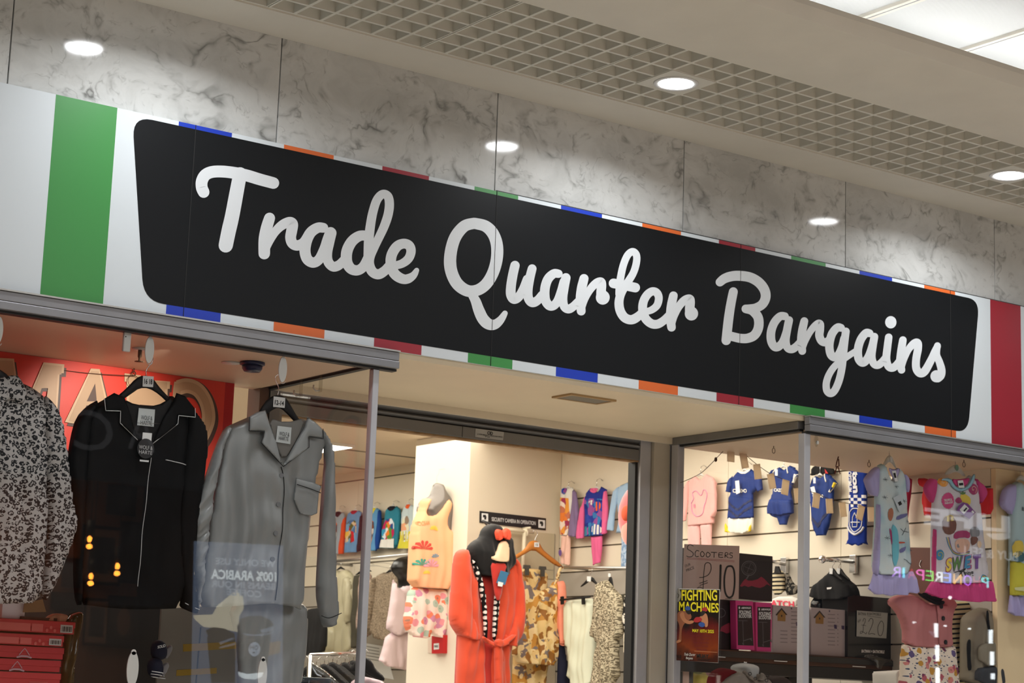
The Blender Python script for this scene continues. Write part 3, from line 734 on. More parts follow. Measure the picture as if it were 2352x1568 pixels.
quarter = [S_([(376, 217), (295, 242), (222, 335), (187, 470), (192, 590), (240, 695), (320, 752), (400, 748), (470, 700), (525, 610), (555, 500), (556, 390), (525, 300), (465, 240), (376, 217)], 88, 95, 98, 96, 90, 92, 96, 94, 88),
    S_([(345, 765), (385, 830), (412, 905), (445, 975), (490, 1017), (540, 1020), (585, 985), (620, 932)], 60, 80, 90, 92, 84, 66, 44),
    S_([(700, 552), (682, 630), (668, 720), (668, 785), (692, 819), (730, 800), (765, 740), (795, 660)], 74, 76, 78, 76, 70, 66), S_([(836, 578), (818, 650), (803, 740), (806, 810), (836, 846), (878, 830), (915, 785)], 70, 74, 74, 74, 66),
    S_([(1045, 618), (1008, 617), (962, 660), (938, 735), (940, 820), (968, 868), (1003, 872), (1038, 835), (1066, 760), (1088, 680)], 66, 74, 76, 72, 70, 68),
    S_([(1104, 650), (1090, 730), (1080, 810), (1090, 875), (1122, 898), (1160, 880), (1200, 840)], 74, 72, 68, 70, 64),
    S_([(1248, 656), (1230, 730), (1219, 820), (1226, 914)], 72, 76, 74, 70), S_([(1230, 905), (1255, 820), (1295, 745), (1342, 695), (1380, 682), (1388, 710), (1384, 760), (1388, 805)], 44, 58, 66, 72, 74, 82)]+circ((1397, 806), 54, 58)+[
    S_([(1528, 780), (1530, 720), (1540, 640), (1562, 545), (1595, 470), (1635, 442), (1664, 470), (1664, 530), (1640, 610), (1592, 690), (1545, 770), (1526, 840), (1535, 910), (1570, 965), (1625, 983), (1680, 955), (1718, 915)], 62, 60, 58, 58, 58, 58, 64, 72, 74, 74, 64),
    S_([(1482, 694), (1560, 708), (1655, 728)], 76, 76, 76),
    S_([(1735, 920), (1785, 905), (1828, 868), (1842, 810), (1825, 768), (1790, 758), (1750, 785), (1720, 840), (1714, 905), (1735, 970), (1780, 1012), (1830, 1018), (1880, 990), (1925, 945)], 52, 60, 64, 66, 70, 72, 70, 62),
    S_([(1958, 792), (1942, 870), (1934, 960), (1943, 1043)], 68, 72, 72, 68), S_([(1945, 1035), (1965, 955), (2000, 880), (2045, 830), (2085, 818), (2092, 845), (2088, 890), (2092, 930)], 44, 58, 66, 72, 74, 82)]+circ((2101, 934), 52, 56)
barg = [S_([(166, 306), (200, 280), (255, 263), (315, 261), (385, 273), (445, 308), (485, 360), (494, 415), (470, 465), (420, 492), (352, 498)], 62, 70, 72, 72, 72, 70, 66, 60),
    S_([(352, 498), (400, 512), (440, 560), (443, 630), (415, 685), (365, 709), (310, 709), (245, 694)], 62, 68, 68, 68, 66, 64),
    S_([(262, 375), (245, 460), (228, 570), (211, 724)], 64, 66, 68, 68),
    S_([(632, 551), (598, 552), (558, 595), (534, 660), (534, 725), (556, 768), (585, 770), (618, 735), (642, 670), (655, 615)], 56, 60, 62, 60, 58, 56), S_([(662, 580), (648, 650), (638, 725), (650, 775), (680, 788), (712, 770), (745, 735)], 58, 58, 56, 58, 54),
    S_([(772, 586), (758, 650), (750, 720), (757, 800)], 56, 60, 60, 56), S_([(760, 795), (780, 730), (815, 660), (855, 615), (882, 605), (884, 645), (880, 690), (896, 728), (925, 738), (955, 718)], 34, 46, 54, 60, 60, 58, 56),
    S_([(1035, 634), (1008, 633), (970, 680), (952, 755), (960, 820), (985, 845), (1015, 830), (1042, 775), (1058, 710)], 56, 60, 60, 58, 56),
    S_([(1070, 660), (1060, 740), (1051, 830), (1042, 920), (1022, 1010), (992, 1080), (962, 1105), (934, 1085), (930, 1030), (952, 965), (995, 905), (1060, 855), (1135, 805)], 56, 56, 54, 54, 54, 52, 50, 48, 44),
    S_([(1240, 673), (1214, 672), (1178, 718), (1158, 785), (1160, 848), (1183, 882), (1210, 875), (1238, 830), (1260, 765), (1272, 715)], 56, 60, 60, 58, 56), S_([(1275, 698), (1264, 765), (1256, 840), (1270, 890), (1298, 902), (1328, 882), (1358, 845)], 56, 56, 54, 56, 52),
    S_([(1378, 702), (1368, 780), (1361, 855), (1375, 908), (1402, 922), (1430, 905), (1460, 865)], 54, 56, 56, 56, 52)]+circ((1393, 594), 39, 46)+[
    S_([(1480, 722), (1468, 800), (1460, 880), (1470, 936)], 54, 58, 58, 54), S_([(1472, 930), (1490, 860), (1520, 790), (1558, 748), (1585, 742), (1588, 785), (1575, 860), (1576, 925), (1603, 960), (1637, 945), (1680, 870), (1712, 800), (1728, 768)], 34, 46, 56, 58, 56, 58, 60, 54, 50),
    S_([(1728, 762), (1722, 825), (1742, 880), (1757, 935), (1752, 975), (1730, 995)], 48, 52, 58, 62)]+circ((1720, 982), 42, 44)
for nm, L, cv in (('lettering', trade, R5), ('lettering', quarter, R6), ('lettering', barg, R7)):
    strokes(nm, S0, L, white_l, sg, .0004, .001, conv=cv)
# hairline panel joints across the print
for j in joint[1:-1]: box('panel_joint', j-.0011, j+.0011, -.0019, -.0002, ZF0+.0005, ZF1-.0005, mat('joint_shadow', (.015, .015, .015), .8) if 'joint_shadow' not in bpy.data.materials else bpy.data.materials['joint_shadow'], sg)
box('top_edge_gap', joint[2], 6.2, .002, .0635, ZF1, ZF1+.004, dark, sg)
# ================================================================== GARMENT BUILDERS
def base_of(plane, px, d=0.0):
    uv = plane.poly(px); return plane.w((uv[:, 0].min()+uv[:, 0].max())/2, uv[:, 1].min(), d)
def garment(name, label, cat, plane, m, px, group=None, parts=(), decals=(), body='body', **kw):
    t = thing(name, base_of(plane, px), label, cat, group)
    o, S = cloth(body, plane, px, m, t, **kw)
    for nm, q, mm, k2 in parts: cloth(nm, plane, q, mm, t, **k2)
    for nm, q, mm, ch in decals: decal(nm, plane, q, S, mm, t, ch)
    return t, S
def hanger(label, plane, outline, hook, m, hm=None, group=None, tag_px=None, tag_txt=None, clips=None, depth=.007, cat='hanger', r=.0016):
    t = thing('clothes_hanger', base_of(plane, outline), label, cat, group)
    cloth('hanger_body', plane, outline, m, t, depth=depth, fold=0, res=26, back=1., ch=1)
    uv = smooth_line([plane.uv(*p) for p in hook], 5)
    tube('hanger_hook', plane.ws(uv, 0.), r, hm or chrome, t, 6)
    if tag_px:
        pplate('size_tag', plane, tag_px, paper, t, .001, depth+.001)
        if tag_txt:
            (s, a, b, tp), = [tag_txt]; text('size_lettering', s, plane, a, b, tp, ink, t, depth+.003, .025)
    return t
paper = mat('white_paper', srgb(228, 230, 230), .7)
black_plastic = mat('black_hanger_plastic', (.008, .008, .009), .5, spec=.3)
white_plastic = mat('white_plastic', srgb(222, 222, 218), .4)
clear_plastic = m_glass('clear_plastic', (.9, .9, .88), .06)
def vgap(): pass

# ================================================================== LEFT DISPLAY WINDOW
L = PY(.115); LH = PY(.10); LL = PY(.10)
for bx_ in (-.9, .15):
    l_ = bpy.data.lights.new('board_fill_spot', 'SPOT'); l_.energy = 13; l_.spot_size = math.radians(88); l_.spot_blend = .6; l_.shadow_soft_size = .03; l_.color = (1., .93, .84)  # unseen spots added to brighten the red board
    o_ = bpy.data.objects.new('board_fill_spot', l_); COL.objects.link(o_); o_.location = (bx_, .25, 2.80); o_.rotation_euler = (math.radians(58), 0, 0)
leo = m_leopard('grey_leopard_print_cotton', srgb(178, 174, 172), (.012, .012, .014), 57.)
blk_satin = fabric('black_satin', (.0035, .0035, .004), .6, .2, spec=.12, bump=.03); blk_satin2 = fabric('black_satin_inner', (.004, .004, .0045), .5, .2)
gry_satin = fabric('grey_satin', srgb(140, 143, 143), .33, .05, spec=.6, bump=.05); gry_shaded = fabric('grey_satin_shaded', srgb(112, 110, 106), .5, .05)
cord_w = mat('white_piping', srgb(205, 205, 205), .6); cord_b = mat('black_piping', (.008, .008, .009), .6)
label_grey = mat('woven_grey_label', srgb(190, 196, 196), .6)
# leopard top
t, S = garment('pyjama_shirt', 'black and grey leopard print pyjama top hanging in the left display window', 'pyjamas', L, leo,
    [(-150, 1390), (-190, 1200), (-165, 960), (-60, 880), (2, 880), (28, 872), (42, 876), (75, 890), (108, 916), (112, 1000), (112, 1100), (112, 1200), (104, 1300), (98, 1384), (0, 1387)], depth=.035, fold=.010, res=34,
    parts=[('sleeve', [(98, 905), (116, 918), (133, 940), (144, 978), (153, 1040), (161, 1100), (168, 1160), (176, 1200), (165, 1245), (135, 1325), (110, 1372), (96, 1381), (92, 1350), (104, 1250), (104, 1150), (98, 1050), (94, 960)], leo, dict(depth=.036, fold=.008, off=.004, res=30))])
cloth('collar', L, [(-40, 905), (-20, 872), (28, 862), (40, 876), (55, 905), (40, 935), (5, 915), (-10, 960)], leo, t, depth=.012, off=.036, fold=.002)
hanger('black hanger holding the leopard print pyjama top', LH, [(-70, 850), (-50, 826), (-34, 830), (0, 848), (20, 862), (29, 880), (27, 892), (12, 888), (-30, 858), (-80, 890), (-100, 880)], [(-52, 830), (-54, 812), (-46, 800), (-38, 808)], black_plastic, group=None)
# black satin pyjama top
t, S = garment('pyjama_shirt', 'black satin pyjama top with thin white piping in the left display window', 'pyjamas', L, blk_satin,
    [(255, 908), (225, 925), (196, 940), (184, 1050), (176, 1200), (172, 1386), (250, 1398), (330, 1400), (428, 1396), (428, 1200), (430, 1050), (440, 950), (405, 915), (390, 905), (378, 925), (330, 938), (285, 932), (272, 916)], depth=.04, fold=.008, res=34,
    parts=[('sleeve', [(230, 915), (198, 932), (172, 960), (160, 1005), (152, 1060), (155, 1120), (164, 1180), (168, 1250), (166, 1330), (172, 1390), (186, 1388), (192, 1200), (196, 1050), (206, 960)], blk_satin, dict(depth=.036, fold=.007, off=.004)),
           ('sleeve', [(420, 920), (446, 945), (468, 975), (472, 1015), (470, 1060), (458, 1130), (447, 1230), (440, 1330), (452, 1392), (446, 1413), (407, 1398), (413, 1380), (402, 1300), (398, 1200), (412, 1060), (424, 970)], blk_satin, dict(depth=.038, fold=.007, off=.006))])
cloth('inner_neck', L, [(272, 918), (300, 932), (350, 936), (390, 908), (375, 960), (335, 1016), (305, 1012), (284, 960)], blk_satin2, t, depth=.004, off=.038, fold=0)
cl, CS = cloth('collar', L, [(250, 905), (226, 919), (229, 946), (263, 947), (262, 974), (302, 1013), (288, 955), (274, 916)], blk_satin, t, depth=.008, off=.043, fold=.001, ch=0)
cr_, CS2 = cloth('collar', L, [(392, 905), (412, 912), (434, 940), (434, 961), (396, 957), (394, 976), (337, 1021), (362, 962), (386, 925)], blk_satin, t, depth=.008, off=.043, fold=.001, ch=0)
fl_ = lambda U: np.full(len(U), .0475)
piping('piping', L, [(226, 919), (229, 946), (263, 947), (262, 974), (302, 1013)], fl_, .0013, cord_w, t)
piping('piping', L, [(434, 940), (434, 961), (396, 957), (394, 976), (337, 1021)], fl_, .0013, cord_w, t)
piping('piping', L, [(335, 1053), (328, 1120), (320, 1190), (312, 1270), (306, 1347)], S, .0013, cord_w, t, .002, 6)
piping('piping', L, [(368, 1058), (400, 1064), (433, 1074)], S, .0016, cord_w, t, .002, 4)
piping('piping', L, [(413, 1385), (430, 1394), (446, 1400)], None, .0014, cord_w, t, .04)
pplate('neck_label', L, [(305, 940), (342, 943.5), (339, 983), (301, 979)], label_grey, t, .001, .047)
text('neck_lettering', 'WOLF &', L, (309, 966), (335, 969), (309.5, 956.5), ink, t, .0505, 0); text('neck_lettering', 'HARTE', L, (308, 977), (334, 980), (308.5, 968.5), ink, t, .0505, 0)
tube('label_pin', L.ws([L.uv(300, 974), L.uv(353, 976)], .052), .0008, chrome, t, 5)
pplate('price_ticket', L, [(312, 996), (333, 998), (331, 1020), (310, 1018)], paper, t, .001, .054)
swing = mat('black_swing_card', (.012, .012, .013), .35)
plate('swing_ticket', L, disc(L.uv(318, 1033), .031, .034), swing, t, .0012, .056)
text('ticket_lettering', 'WOLF &', L, (302, 1033), (333, 1037), (302.5, 1024.5), cord_w, t, .0585, 0); text('ticket_lettering', 'HARTE', L, (302, 1044), (332, 1047.5), (302.5, 1036), cord_w, t, .0585, 0)
pplate('price_ticket', L, [(305, 1058), (326, 1060), (325, 1064), (305, 1062)], paper, t, .001, .054)
hanger('black hanger with a 16 18 size ticket holding the black satin pyjama top', LH, [(262, 916), (290, 892), (312, 868), (330, 861), (350, 866), (364, 886), (380, 904), (398, 922), (390, 930), (366, 906), (342, 891), (320, 891), (302, 904), (272, 924)],
    [(336, 864), (336, 850), (344, 838), (351, 828), (350, 820), (344, 822)], black_plastic, tag_px=[(326, 863.5), (350.5, 865), (349, 889.5), (325, 888)], tag_txt=('16 18', (328.5, 881.5), (347, 883), (329, 870.5)))
# grey satin pyjama set
t, S = garment('pyjama_shirt', 'grey satin pyjama top with black piping in the left display window', 'pyjamas', L, gry_satin,
    [(592, 948), (560, 962), (514, 982), (502, 1060), (483, 1150), (464, 1290), (446, 1396), (520, 1393), (612, 1384), (660, 1394), (697, 1402), (703, 1250), (722, 1100), (748, 1010), (740, 985), (712, 970), (690, 958), (680, 972), (630, 985), (600, 970)], depth=.045, fold=.018, res=50, fk=42,
    parts=[('sleeve', [(530, 975), (512, 982), (497, 1010), (482, 1050), (465, 1100), (447, 1145), (436, 1172), (437, 1230), (440, 1290), (447, 1350), (448, 1396), (456, 1396), (466, 1290), (482, 1160), (494, 1090), (508, 1030)], gry_satin, dict(depth=.034, fold=.018, off=.012, fk=80, res=40, slant=.8)),
           ('sleeve', [(722, 975), (744, 995), (758, 1030), (762, 1090), (763, 1180), (763, 1280), (767, 1360), (768, 1426), (752, 1438), (736, 1442), (726, 1400), (720, 1362), (724, 1280), (732, 1150), (742, 1040), (730, 1000)], gry_satin, dict(depth=.036, fold=.008, off=.012, res=34))])
cloth('inner_neck', L, [(599, 962), (640, 974), (686, 962), (668, 1010), (634, 1064), (614, 1020)], gry_shaded, t, depth=.004, off=.052, fold=.001)  # inner neck coloured darker for the shade inside the collar
cloth('collar', L, [(592, 945), (572, 950), (554, 961), (553, 993), (588, 995), (580, 1019), (631, 1074), (618, 1020), (603, 980)], gry_satin, t, depth=.010, off=.056, fold=.002, ch=0)
cloth('collar', L, [(688, 960), (706, 972), (722, 988), (722, 1011), (690, 1006), (690, 1030), (631, 1074), (660, 1020), (681, 985)], gry_satin, t, depth=.010, off=.056, fold=.002, ch=0)
fg = lambda U: np.full(len(U), .0612)
piping('piping', L, [(554, 961), (553, 993), (588, 995), (580, 1019), (631, 1074)], fg, .0016, cord_b, t)
piping('piping', L, [(722, 988), (722, 1011), (690, 1006), (690, 1030), (631, 1074)], fg, .0016, cord_b, t)
piping('piping', L, [(631, 1074), (637, 1102), (634, 1180), (627, 1250), (620, 1310), (616, 1379)], S, .0016, cord_b, t, .0025, 6)
pplate('neck_label', L, [(619, 981), (651, 985), (648, 1023), (615, 1018)], label_grey, t, .001, .058)
text('neck_lettering', 'WOLF &', L, (622, 1003), (645, 1006), (622.7, 994), ink, t, .0605, 0); text('neck_lettering', 'HARTE', L, (621, 1013), (643, 1016), (621.7, 1004.5), ink, t, .0605, 0)
for q in ((630, 1094), (625, 1160), (618, 1226), (611, 1285)):
    uv = L.uv(*q); d = float(S([uv])[0])
    lathe_ = disc(uv, .0085, .0085, 16); plate('button', L, lathe_, mat('grey_button', srgb(120, 122, 124), .25) if 'grey_button' not in bpy.data.materials else bpy.data.materials['grey_button'], t, .003, d+.001)
po, PS = cloth('pocket', L, [(664, 1100), (704, 1110), (722, 1119), (716, 1134), (712, 1180), (698, 1186), (672, 1182), (658, 1150)], gry_satin, t, depth=.005, off=.051, fold=.003, ch=0)
piping('piping', L, [(662, 1115), (690, 1124), (716, 1134)], None, .0018, cord_b, t, .063, 4)
piping('piping', L, [(722, 1414), (740, 1419), (768, 1408)], None, .0016, cord_b, t, .05, 4)
t2, S2 = garment('pyjama_trousers', 'grey satin pyjama trousers hanging under the matching grey top', 'pyjamas', PY(.165), gry_satin,
    [(520, 1375), (600, 1372), (697, 1380), (704, 1415), (702, 1490), (690, 1560), (684, 1620), (540, 1620), (548, 1500)], depth=.035, fold=.014, fk=60, res=36)
hanger('black hanger with a 12-14 size ticket holding the grey satin pyjama top', LH, [(592, 950), (606, 925), (622, 910), (640, 906), (656, 912), (668, 930), (680, 952), (690, 966), (684, 978), (664, 955), (645, 937), (632, 937), (612, 952), (598, 960)],
    [(638, 908), (640, 890), (633, 874), (633, 864), (640, 860), (648, 866)], black_plastic, tag_px=[(626, 910.5), (652.5, 914), (651, 937), (624.5, 934.5)], tag_txt=('12-14', (628, 929), (648.5, 932), (628.8, 919)))
# hooks stuck on the glass
GL = PY(.0128)
def glass_hook(px, py, rx, ry, label, low=False):
    c = GL.uv(px, py); t = thing('adhesive_hook', GL.w(c[0], c[1]-ry, 0), label, 'hook')
    plate('hook_pad', PY(.0175), disc(c, rx, ry, 28), white_plastic, t, .0045, 0)
    cloth('hook_front', PY(.0255), disc(c+np.array([0, -.0 if not low else -.002]), rx*.72, ry*.8, 20), white_plastic, t, depth=.004, rad=.006, fold=0, ch=0, res=12, conv=False) if low else None
    if low: plate('hook_tab', PY(.0175), disc(c+np.array([0, ry*.95]), rx*.42, ry*.16, 20), white_plastic, t, .0045, 0)
    uv = [c+np.array([0, -ry*.5]), c+np.array([.002, -ry*.95]), c+np.array([rx*.9, -ry*1.02]), c+np.array([rx*1.3, -ry*.85])]
    tube('hook_wire', PY(.030).ws(smooth_line(uv, 5), 0), .0012, white_plastic, t, 6)
glass_hook(344, 803, .0165, .046, 'white oval adhesive hook on the glass above the black pyjama top')
glass_hook(650, 848, .0165, .046, 'white oval adhesive hook on the glass above the grey pyjama top')
glass_hook(-4, 758, .0165, .046, 'white oval adhesive hook on the glass at the left edge of the photo')
glass_hook(305, 1536, .021, .058, 'white oval adhesive hook low on the glass under the black pyjama top', True)
glass_hook(603, 1548, .018, .055, 'white oval adhesive hook low on the glass over the grey trousers', True)
c = GL.uv(293, 783); t = thing('window_sensor', GL.w(c[0], c[1]-.035), 'small white rectangular alarm sensor on the glass beside an oval hook', 'sensor')
box('sensor_body', c[0]-.0135, c[0]+.0135, .0128, .028, c[1]-.036, c[1]+.036, white_plastic, t, .004); box('sensor_led', c[0]-.0095, c[0]-.006, .0118, .0129, c[1]+.012, c[1]+.016, dark, t)

# graphic board at the back of the left window
B = PY(.80)
gb = thing('graphic_board', B.w(0, 2.2), 'bright red board with big raised cream letters across the back of the left window', 'board')
red_b = mat('red_board_print', srgb(238, 66, 46), .5); red_d = mat('red_board_edge', srgb(196, 16, 22), .5); crm = mat('cream_letter_print', srgb(226, 192, 152), .5); brn = mat('brown_letter_shade', srgb(92, 66, 54), .5)
ub0 = -2.0; ub1 = B.uv(508, 950)[0]; ub2 = B.uv(529, 960)[0]; vb0 = 2.18; vb1 = 2.8275
plate('board_face', B, rect(ub0, ub1, vb0, vb1), red_b, gb, .02, 0); plate('board_edge', B, rect(ub1, ub2, vb0, vb1), red_d, gb, .018, 0)
def bl(px, out):
    uv = B.poly(px); c = uv.mean(0)
    plate('letter_shade', B, uv+np.array([.010, -.012]), brn, gb, .002, .0203); plate('letter', B, uv, crm, gb, .002, .0226)
    plate('letter_bevel', B, c+(uv-c)*np.array([.86, .93]), mat('letter_inner_line', srgb(206, 170, 132), .5) if 'letter_inner_line' not in bpy.data.materials else bpy.data.materials['letter_inner_line'], gb, .0006, .0247)
z1 = lambda P: [(x*.2381, 780+y*.2381) for x, y in P]
bl(z1([(-200, 700), (-80, 180), (110, 190), (190, 780), (60, 780), (20, 330), (-60, 700)]), 0)
bl(z1([(250, 560), (395, 225), (595, 245), (590, 330), (550, 330), (520, 800), (400, 800), (440, 470), (370, 470), (260, 780), (140, 780)]), 0)
bl(z1([(600, 800), (850, 285), (935, 290), (1000, 560), (1040, 830), (900, 830), (885, 640), (800, 640), (700, 815)]), 0)
plate('letter_hole', B, B.poly(z1([(890, 430), (810, 600), (905, 600)])), brn, gb, .001, .0254)
bl(z1([(1175, 330), (1330, 350), (1340, 390), (1480, 400), (1500, 400), (1615, 410), (1610, 480), (1590, 480), (1580, 860), (1450, 860), (1460, 640), (1310, 630), (1300, 860), (1190, 860), (1195, 410), (1175, 410)]), 0)
arc = [B.uv(*q) for q in z1([(1690, 470), (1780, 450), (1880, 490), (1955, 600), (1985, 740), (1960, 850), (1900, 960), (1820, 1010)])]
q = smooth_line(arc, 6)
v, f, caps = ribbon_poly(q+np.array([.008, -.008]), .072); mk('letter_shade', B.ws(v, .0225), f, brn, gb); v, f, caps = ribbon_poly(q, .058); mk('letter', B.ws(v, .0245), f, crm, gb); v, f, caps = ribbon_poly(q, .03); mk('letter_bevel', B.ws(v, .0252), f, bpy.data.materials['letter_inner_line'], gb)
bl(z1([(1655, 410), (1730, 420), (1720, 480), (1690, 1000), (1610, 1000), (1645, 480)]), 0)
# dark backing below the board, grey panel with yellow tape
struct(box('wall_bay_back', -4.6, .50, .86, .9, .4, 2.17, mat('dark_display_backing', (.012, .011, .011), .7)))
G_ = PY(.62)
gp = thing('display_board', G_.w(.3, .5), 'dull grey panel with two strips of yellow tape behind the grey pyjamas', 'panel')
pplate('panel', G_, [(368, 1398), (470, 1392), (588, 1388), (580, 1640), (352, 1640)], m_noisy('grey_panel_board', srgb(120, 116, 108), .08, 6, .7), gp, .012)
yt = mat('yellow_tape', srgb(150, 120, 20), .5)
pplate('tape_strip', G_, [(417, 1479), (541, 1473), (541, 1489), (417, 1496)], yt, gp, .001, .0122); pplate('tape_strip', G_, [(402, 1538), (494, 1533), (494, 1546), (401, 1552)], yt, gp, .001, .0122)
pplate('panel_seam', G_, [(456, 1440), (459, 1440), (442, 1640), (439, 1640)], dark, gp, .0006, .0122)
# dark caps near the floor of the window
navy = fabric('navy_knit', (.010, .012, .028), .8, .2); pale = fabric('pale_lining', srgb(120, 118, 120), .8)
Cq = PY(.36)
for lab, dy, dx in (('navy cap with a pale peak and white lettering hanging low in the left window', 0, 0), ('second navy cap with white stripes below the first in the left window', 40, -8)):
    px = [(346+dx, 1480+dy), (358+dx, 1468+dy), (374+dx, 1470+dy), (382+dx, 1486+dy), (380+dx, 1512+dy), (362+dx, 1518+dy), (346+dx, 1508+dy)]
    t, S = garment('baseball_cap', lab, 'cap', Cq, navy, px, depth=.03, fold=.004, puff=1., res=16, parts=[('peak', [(374+dx, 1490+dy), (390+dx, 1478+dy), (394+dx, 1490+dy), (384+dx, 1510+dy), (372+dx, 1514+dy)], pale, dict(depth=.01, off=.01, fold=.001, res=12))])
    if dy == 0: text('cap_lettering', 'SOLID', Cq, (352, 1489), (370, 1485), (352, 1483), paper, t, .035, .02)
    else:
        for i in range(3): decal('cap_stripe', Cq, [(342, 1540+6*i), (372, 1545+6*i), (372, 1547+6*i), (342, 1542+6*i)], S, paper, t)
# shoe boxes
SB = .33
red_box = [mat('red_shoe_box', srgb(186, 38, 44), .55), mat('deep_red_shoe_box', srgb(172, 20, 34), .55)]
pale_r = mat('faded_red_print', srgb(206, 92, 88), .6); bw = mat('barcode_paper', srgb(190, 186, 182), .6)
Sb = PY(SB)
rows = [((-60, 1416), (172, 1428), 1457, 0, 'topmost'), ((-80, 1447), (146, 1459.5), 1485.5, 0, 'second'), ((-90, 1476), (146, 1487), 1515, 1, 'middle'), ((-95, 1506), (139, 1516.5), 1544, 1, 'fourth'), ((-100, 1536), (139, 1546), 1580, 0, 'lowest')]
for i, ((xa, ya), (xb, yb), yl, dk, word) in enumerate(rows):
    a = Sb.uv(xa, ya); b_ = Sb.uv(xb, yb); lo = Sb.uv(xb, yl)
    u0, u1, v0, v1 = a[0], b_[0], lo[1], b_[1]
    t = thing('shoe_box', ((u0+u1)/2, SB+.1, v0), '%s red shoe box of the stack in the left window%s' % (word, {0: ', barcode at its end', 1: ', barcode set further in', 2: ', pale peak emblem', 3: ', peak emblem', 4: ', small print'}[i]), 'box', 'red shoe boxes stacked in the left window')
    box('box_body', u0, u1, SB, SB+.22, v0+.0005, v1-.012, red_box[dk], t, .002); box('box_lid', u0-.002, u1+.002, SB-.003, SB+.223, v1-.022, v1-.001, red_box[dk], t, .002)
    if i < 2:
        e = b_[0]; vm = (v0+v1)/2-.006; 
        plate('barcode_label', Sb, rect(e-.052, e-.008, v0+.004, v1-.012), bw, t, .0006, .0036)
        for j in range(11): plate('barcode_line', Sb, rect(e-.047+j*.0034, e-.047+j*.0034+.0012+.0008*(j % 3), v0+.008, v1-.017), ink, t, .0003, .0043)
        plate('print_panel', Sb, rect(e-.30, e-.16, v0+.004, v1-.013), pale_r, t, .0004, .0036); plate('print_panel', Sb, rect(e-.155, e-.115, v0+.004, v1-.013), pale_r, t, .0004, .0036)
        for j in range(3): plate('print_mark', Sb, disc((e-.1+.014*j, (v0+v1)/2-.012+.01*(j % 2)), .005, .006, 10), pale_r, t, .0004, .0036)
    elif i < 4:
        c0 = Sb.uv(55 if i == 2 else 38, 1501 if i == 2 else 1531)
        strokes('emblem', Sb, [([c0+np.array(q) for q in ((-.018, -.004), (-.006, .012), (0, .018), (.006, .012), (.018, -.004))], .0028), ([c0+np.array(q) for q in ((-.024, -.012), (-.01, -.008), (.01, -.008), (.024, -.012))], .006)], mat('emblem_grey', srgb(170, 130, 140), .6) if i == 2 else bpy.data.materials['emblem_grey'], t, .0004, .0036, conv=False)
    else:
        for j in range(4): plate('print_line', Sb, rect(u1-.11, u1-.045, v1-.03-.004*j-.003, v1-.03-.004*j-.001), pale_r, t, .0004, .0036)
# things on top of the shoe boxes
T0 = Sb.uv(60, 1421)[1]-.0
t = thing('printed_box', Sb.w(Sb.uv(37, 1420)[0], Sb.uv(37, 1420)[1]), 'small box printed with a white and red photo on top of the shoe boxes', 'box')
a, b_ = Sb.uv(9, 1417), Sb.uv(64, 1382); box('box_body', a[0], b_[0], SB+.02, SB+.12, a[1]-.002, b_[1], m_blotch('photo_print', [srgb(200, 190, 190), srgb(180, 40, 30), srgb(90, 60, 40), srgb(215, 210, 215), srgb(120, 20, 26)], 22., .04), t)
t = thing('cardboard_flap', Sb.w(Sb.uv(78, 1405)[0], Sb.uv(78, 1407)[1]), 'folded brown cardboard piece leaning on top of the red shoe boxes', 'cardboard')
pplate('flap', PY(SB+.005), [(52, 1406), (56, 1384), (97, 1376), (105, 1405)], m_noisy('brown_cardboard', srgb(134, 106, 74), .08, 12, .8), t, .004)
a = Sb.uv(70, 1424); box('cardboard_base', a[0]-.03, a[0]+.10, SB+.01, SB+.1, a[1]-.004, a[1]+.012, mat('dark_card', srgb(60, 40, 34), .8), t)
t, S = garment('wrapping_paper', 'crumpled brown wrapping paper lying on the right of the shoe boxes', 'paper', PY(SB+.03), m_noisy('brown_paper', srgb(176, 124, 96), .1, 20, .7), [(96, 1424), (116, 1409), (136, 1408), (157, 1412), (150, 1426), (146, 1430)], depth=.02, fold=.01, fk=90, res=18, body='paper')
film = mat('glossy_olive_film', srgb(62, 52, 24), .12, spec=.8)
t, S = garment('plastic_bag', 'glossy dark film bag bunched along the right side of the shoe boxes', 'bag', PY(SB+.04), film, [(150, 1412), (188, 1400), (190, 1425), (180, 1458), (172, 1500), (170, 1570), (150, 1620), (128, 1620), (138, 1560), (142, 1500), (146, 1450)], depth=.03, fold=.012, fk=120, res=26, body='film')
# clear bag over a tub at the corner
t = thing('storage_tub', PY(.40).w(*PY(.40).uv(705, 1600)), 'blue grey storage tub under a clear plastic bag at the corner of the left window', 'tub')
a, b_ = PY(.40).uv(655, 1552), PY(.40).uv(762, 1600); tubm = mat('blue_grey_tub', srgb(98, 108, 124), .35)
box('tub_body', a[0], b_[0]-.01, .40, .6, b_[1]-.1, a[1]-.02, tubm, t, .006); box('tub_lid', a[0]-.006, b_[0]-.004, .395, .606, a[1]-.02, a[1]+.0, tubm, t, .006)
t, S = garment('clear_bag', 'loose clear plastic bag draped over the storage tub', 'bag', PY(.37), m_glass('bag_film', (.86, .86, .84), .10), [(640, 1500), (673, 1484), (700, 1498), (714, 1518), (748, 1539), (775, 1564), (770, 1620), (640, 1620)], depth=.03, fold=.010, fk=80, res=26, body='film')
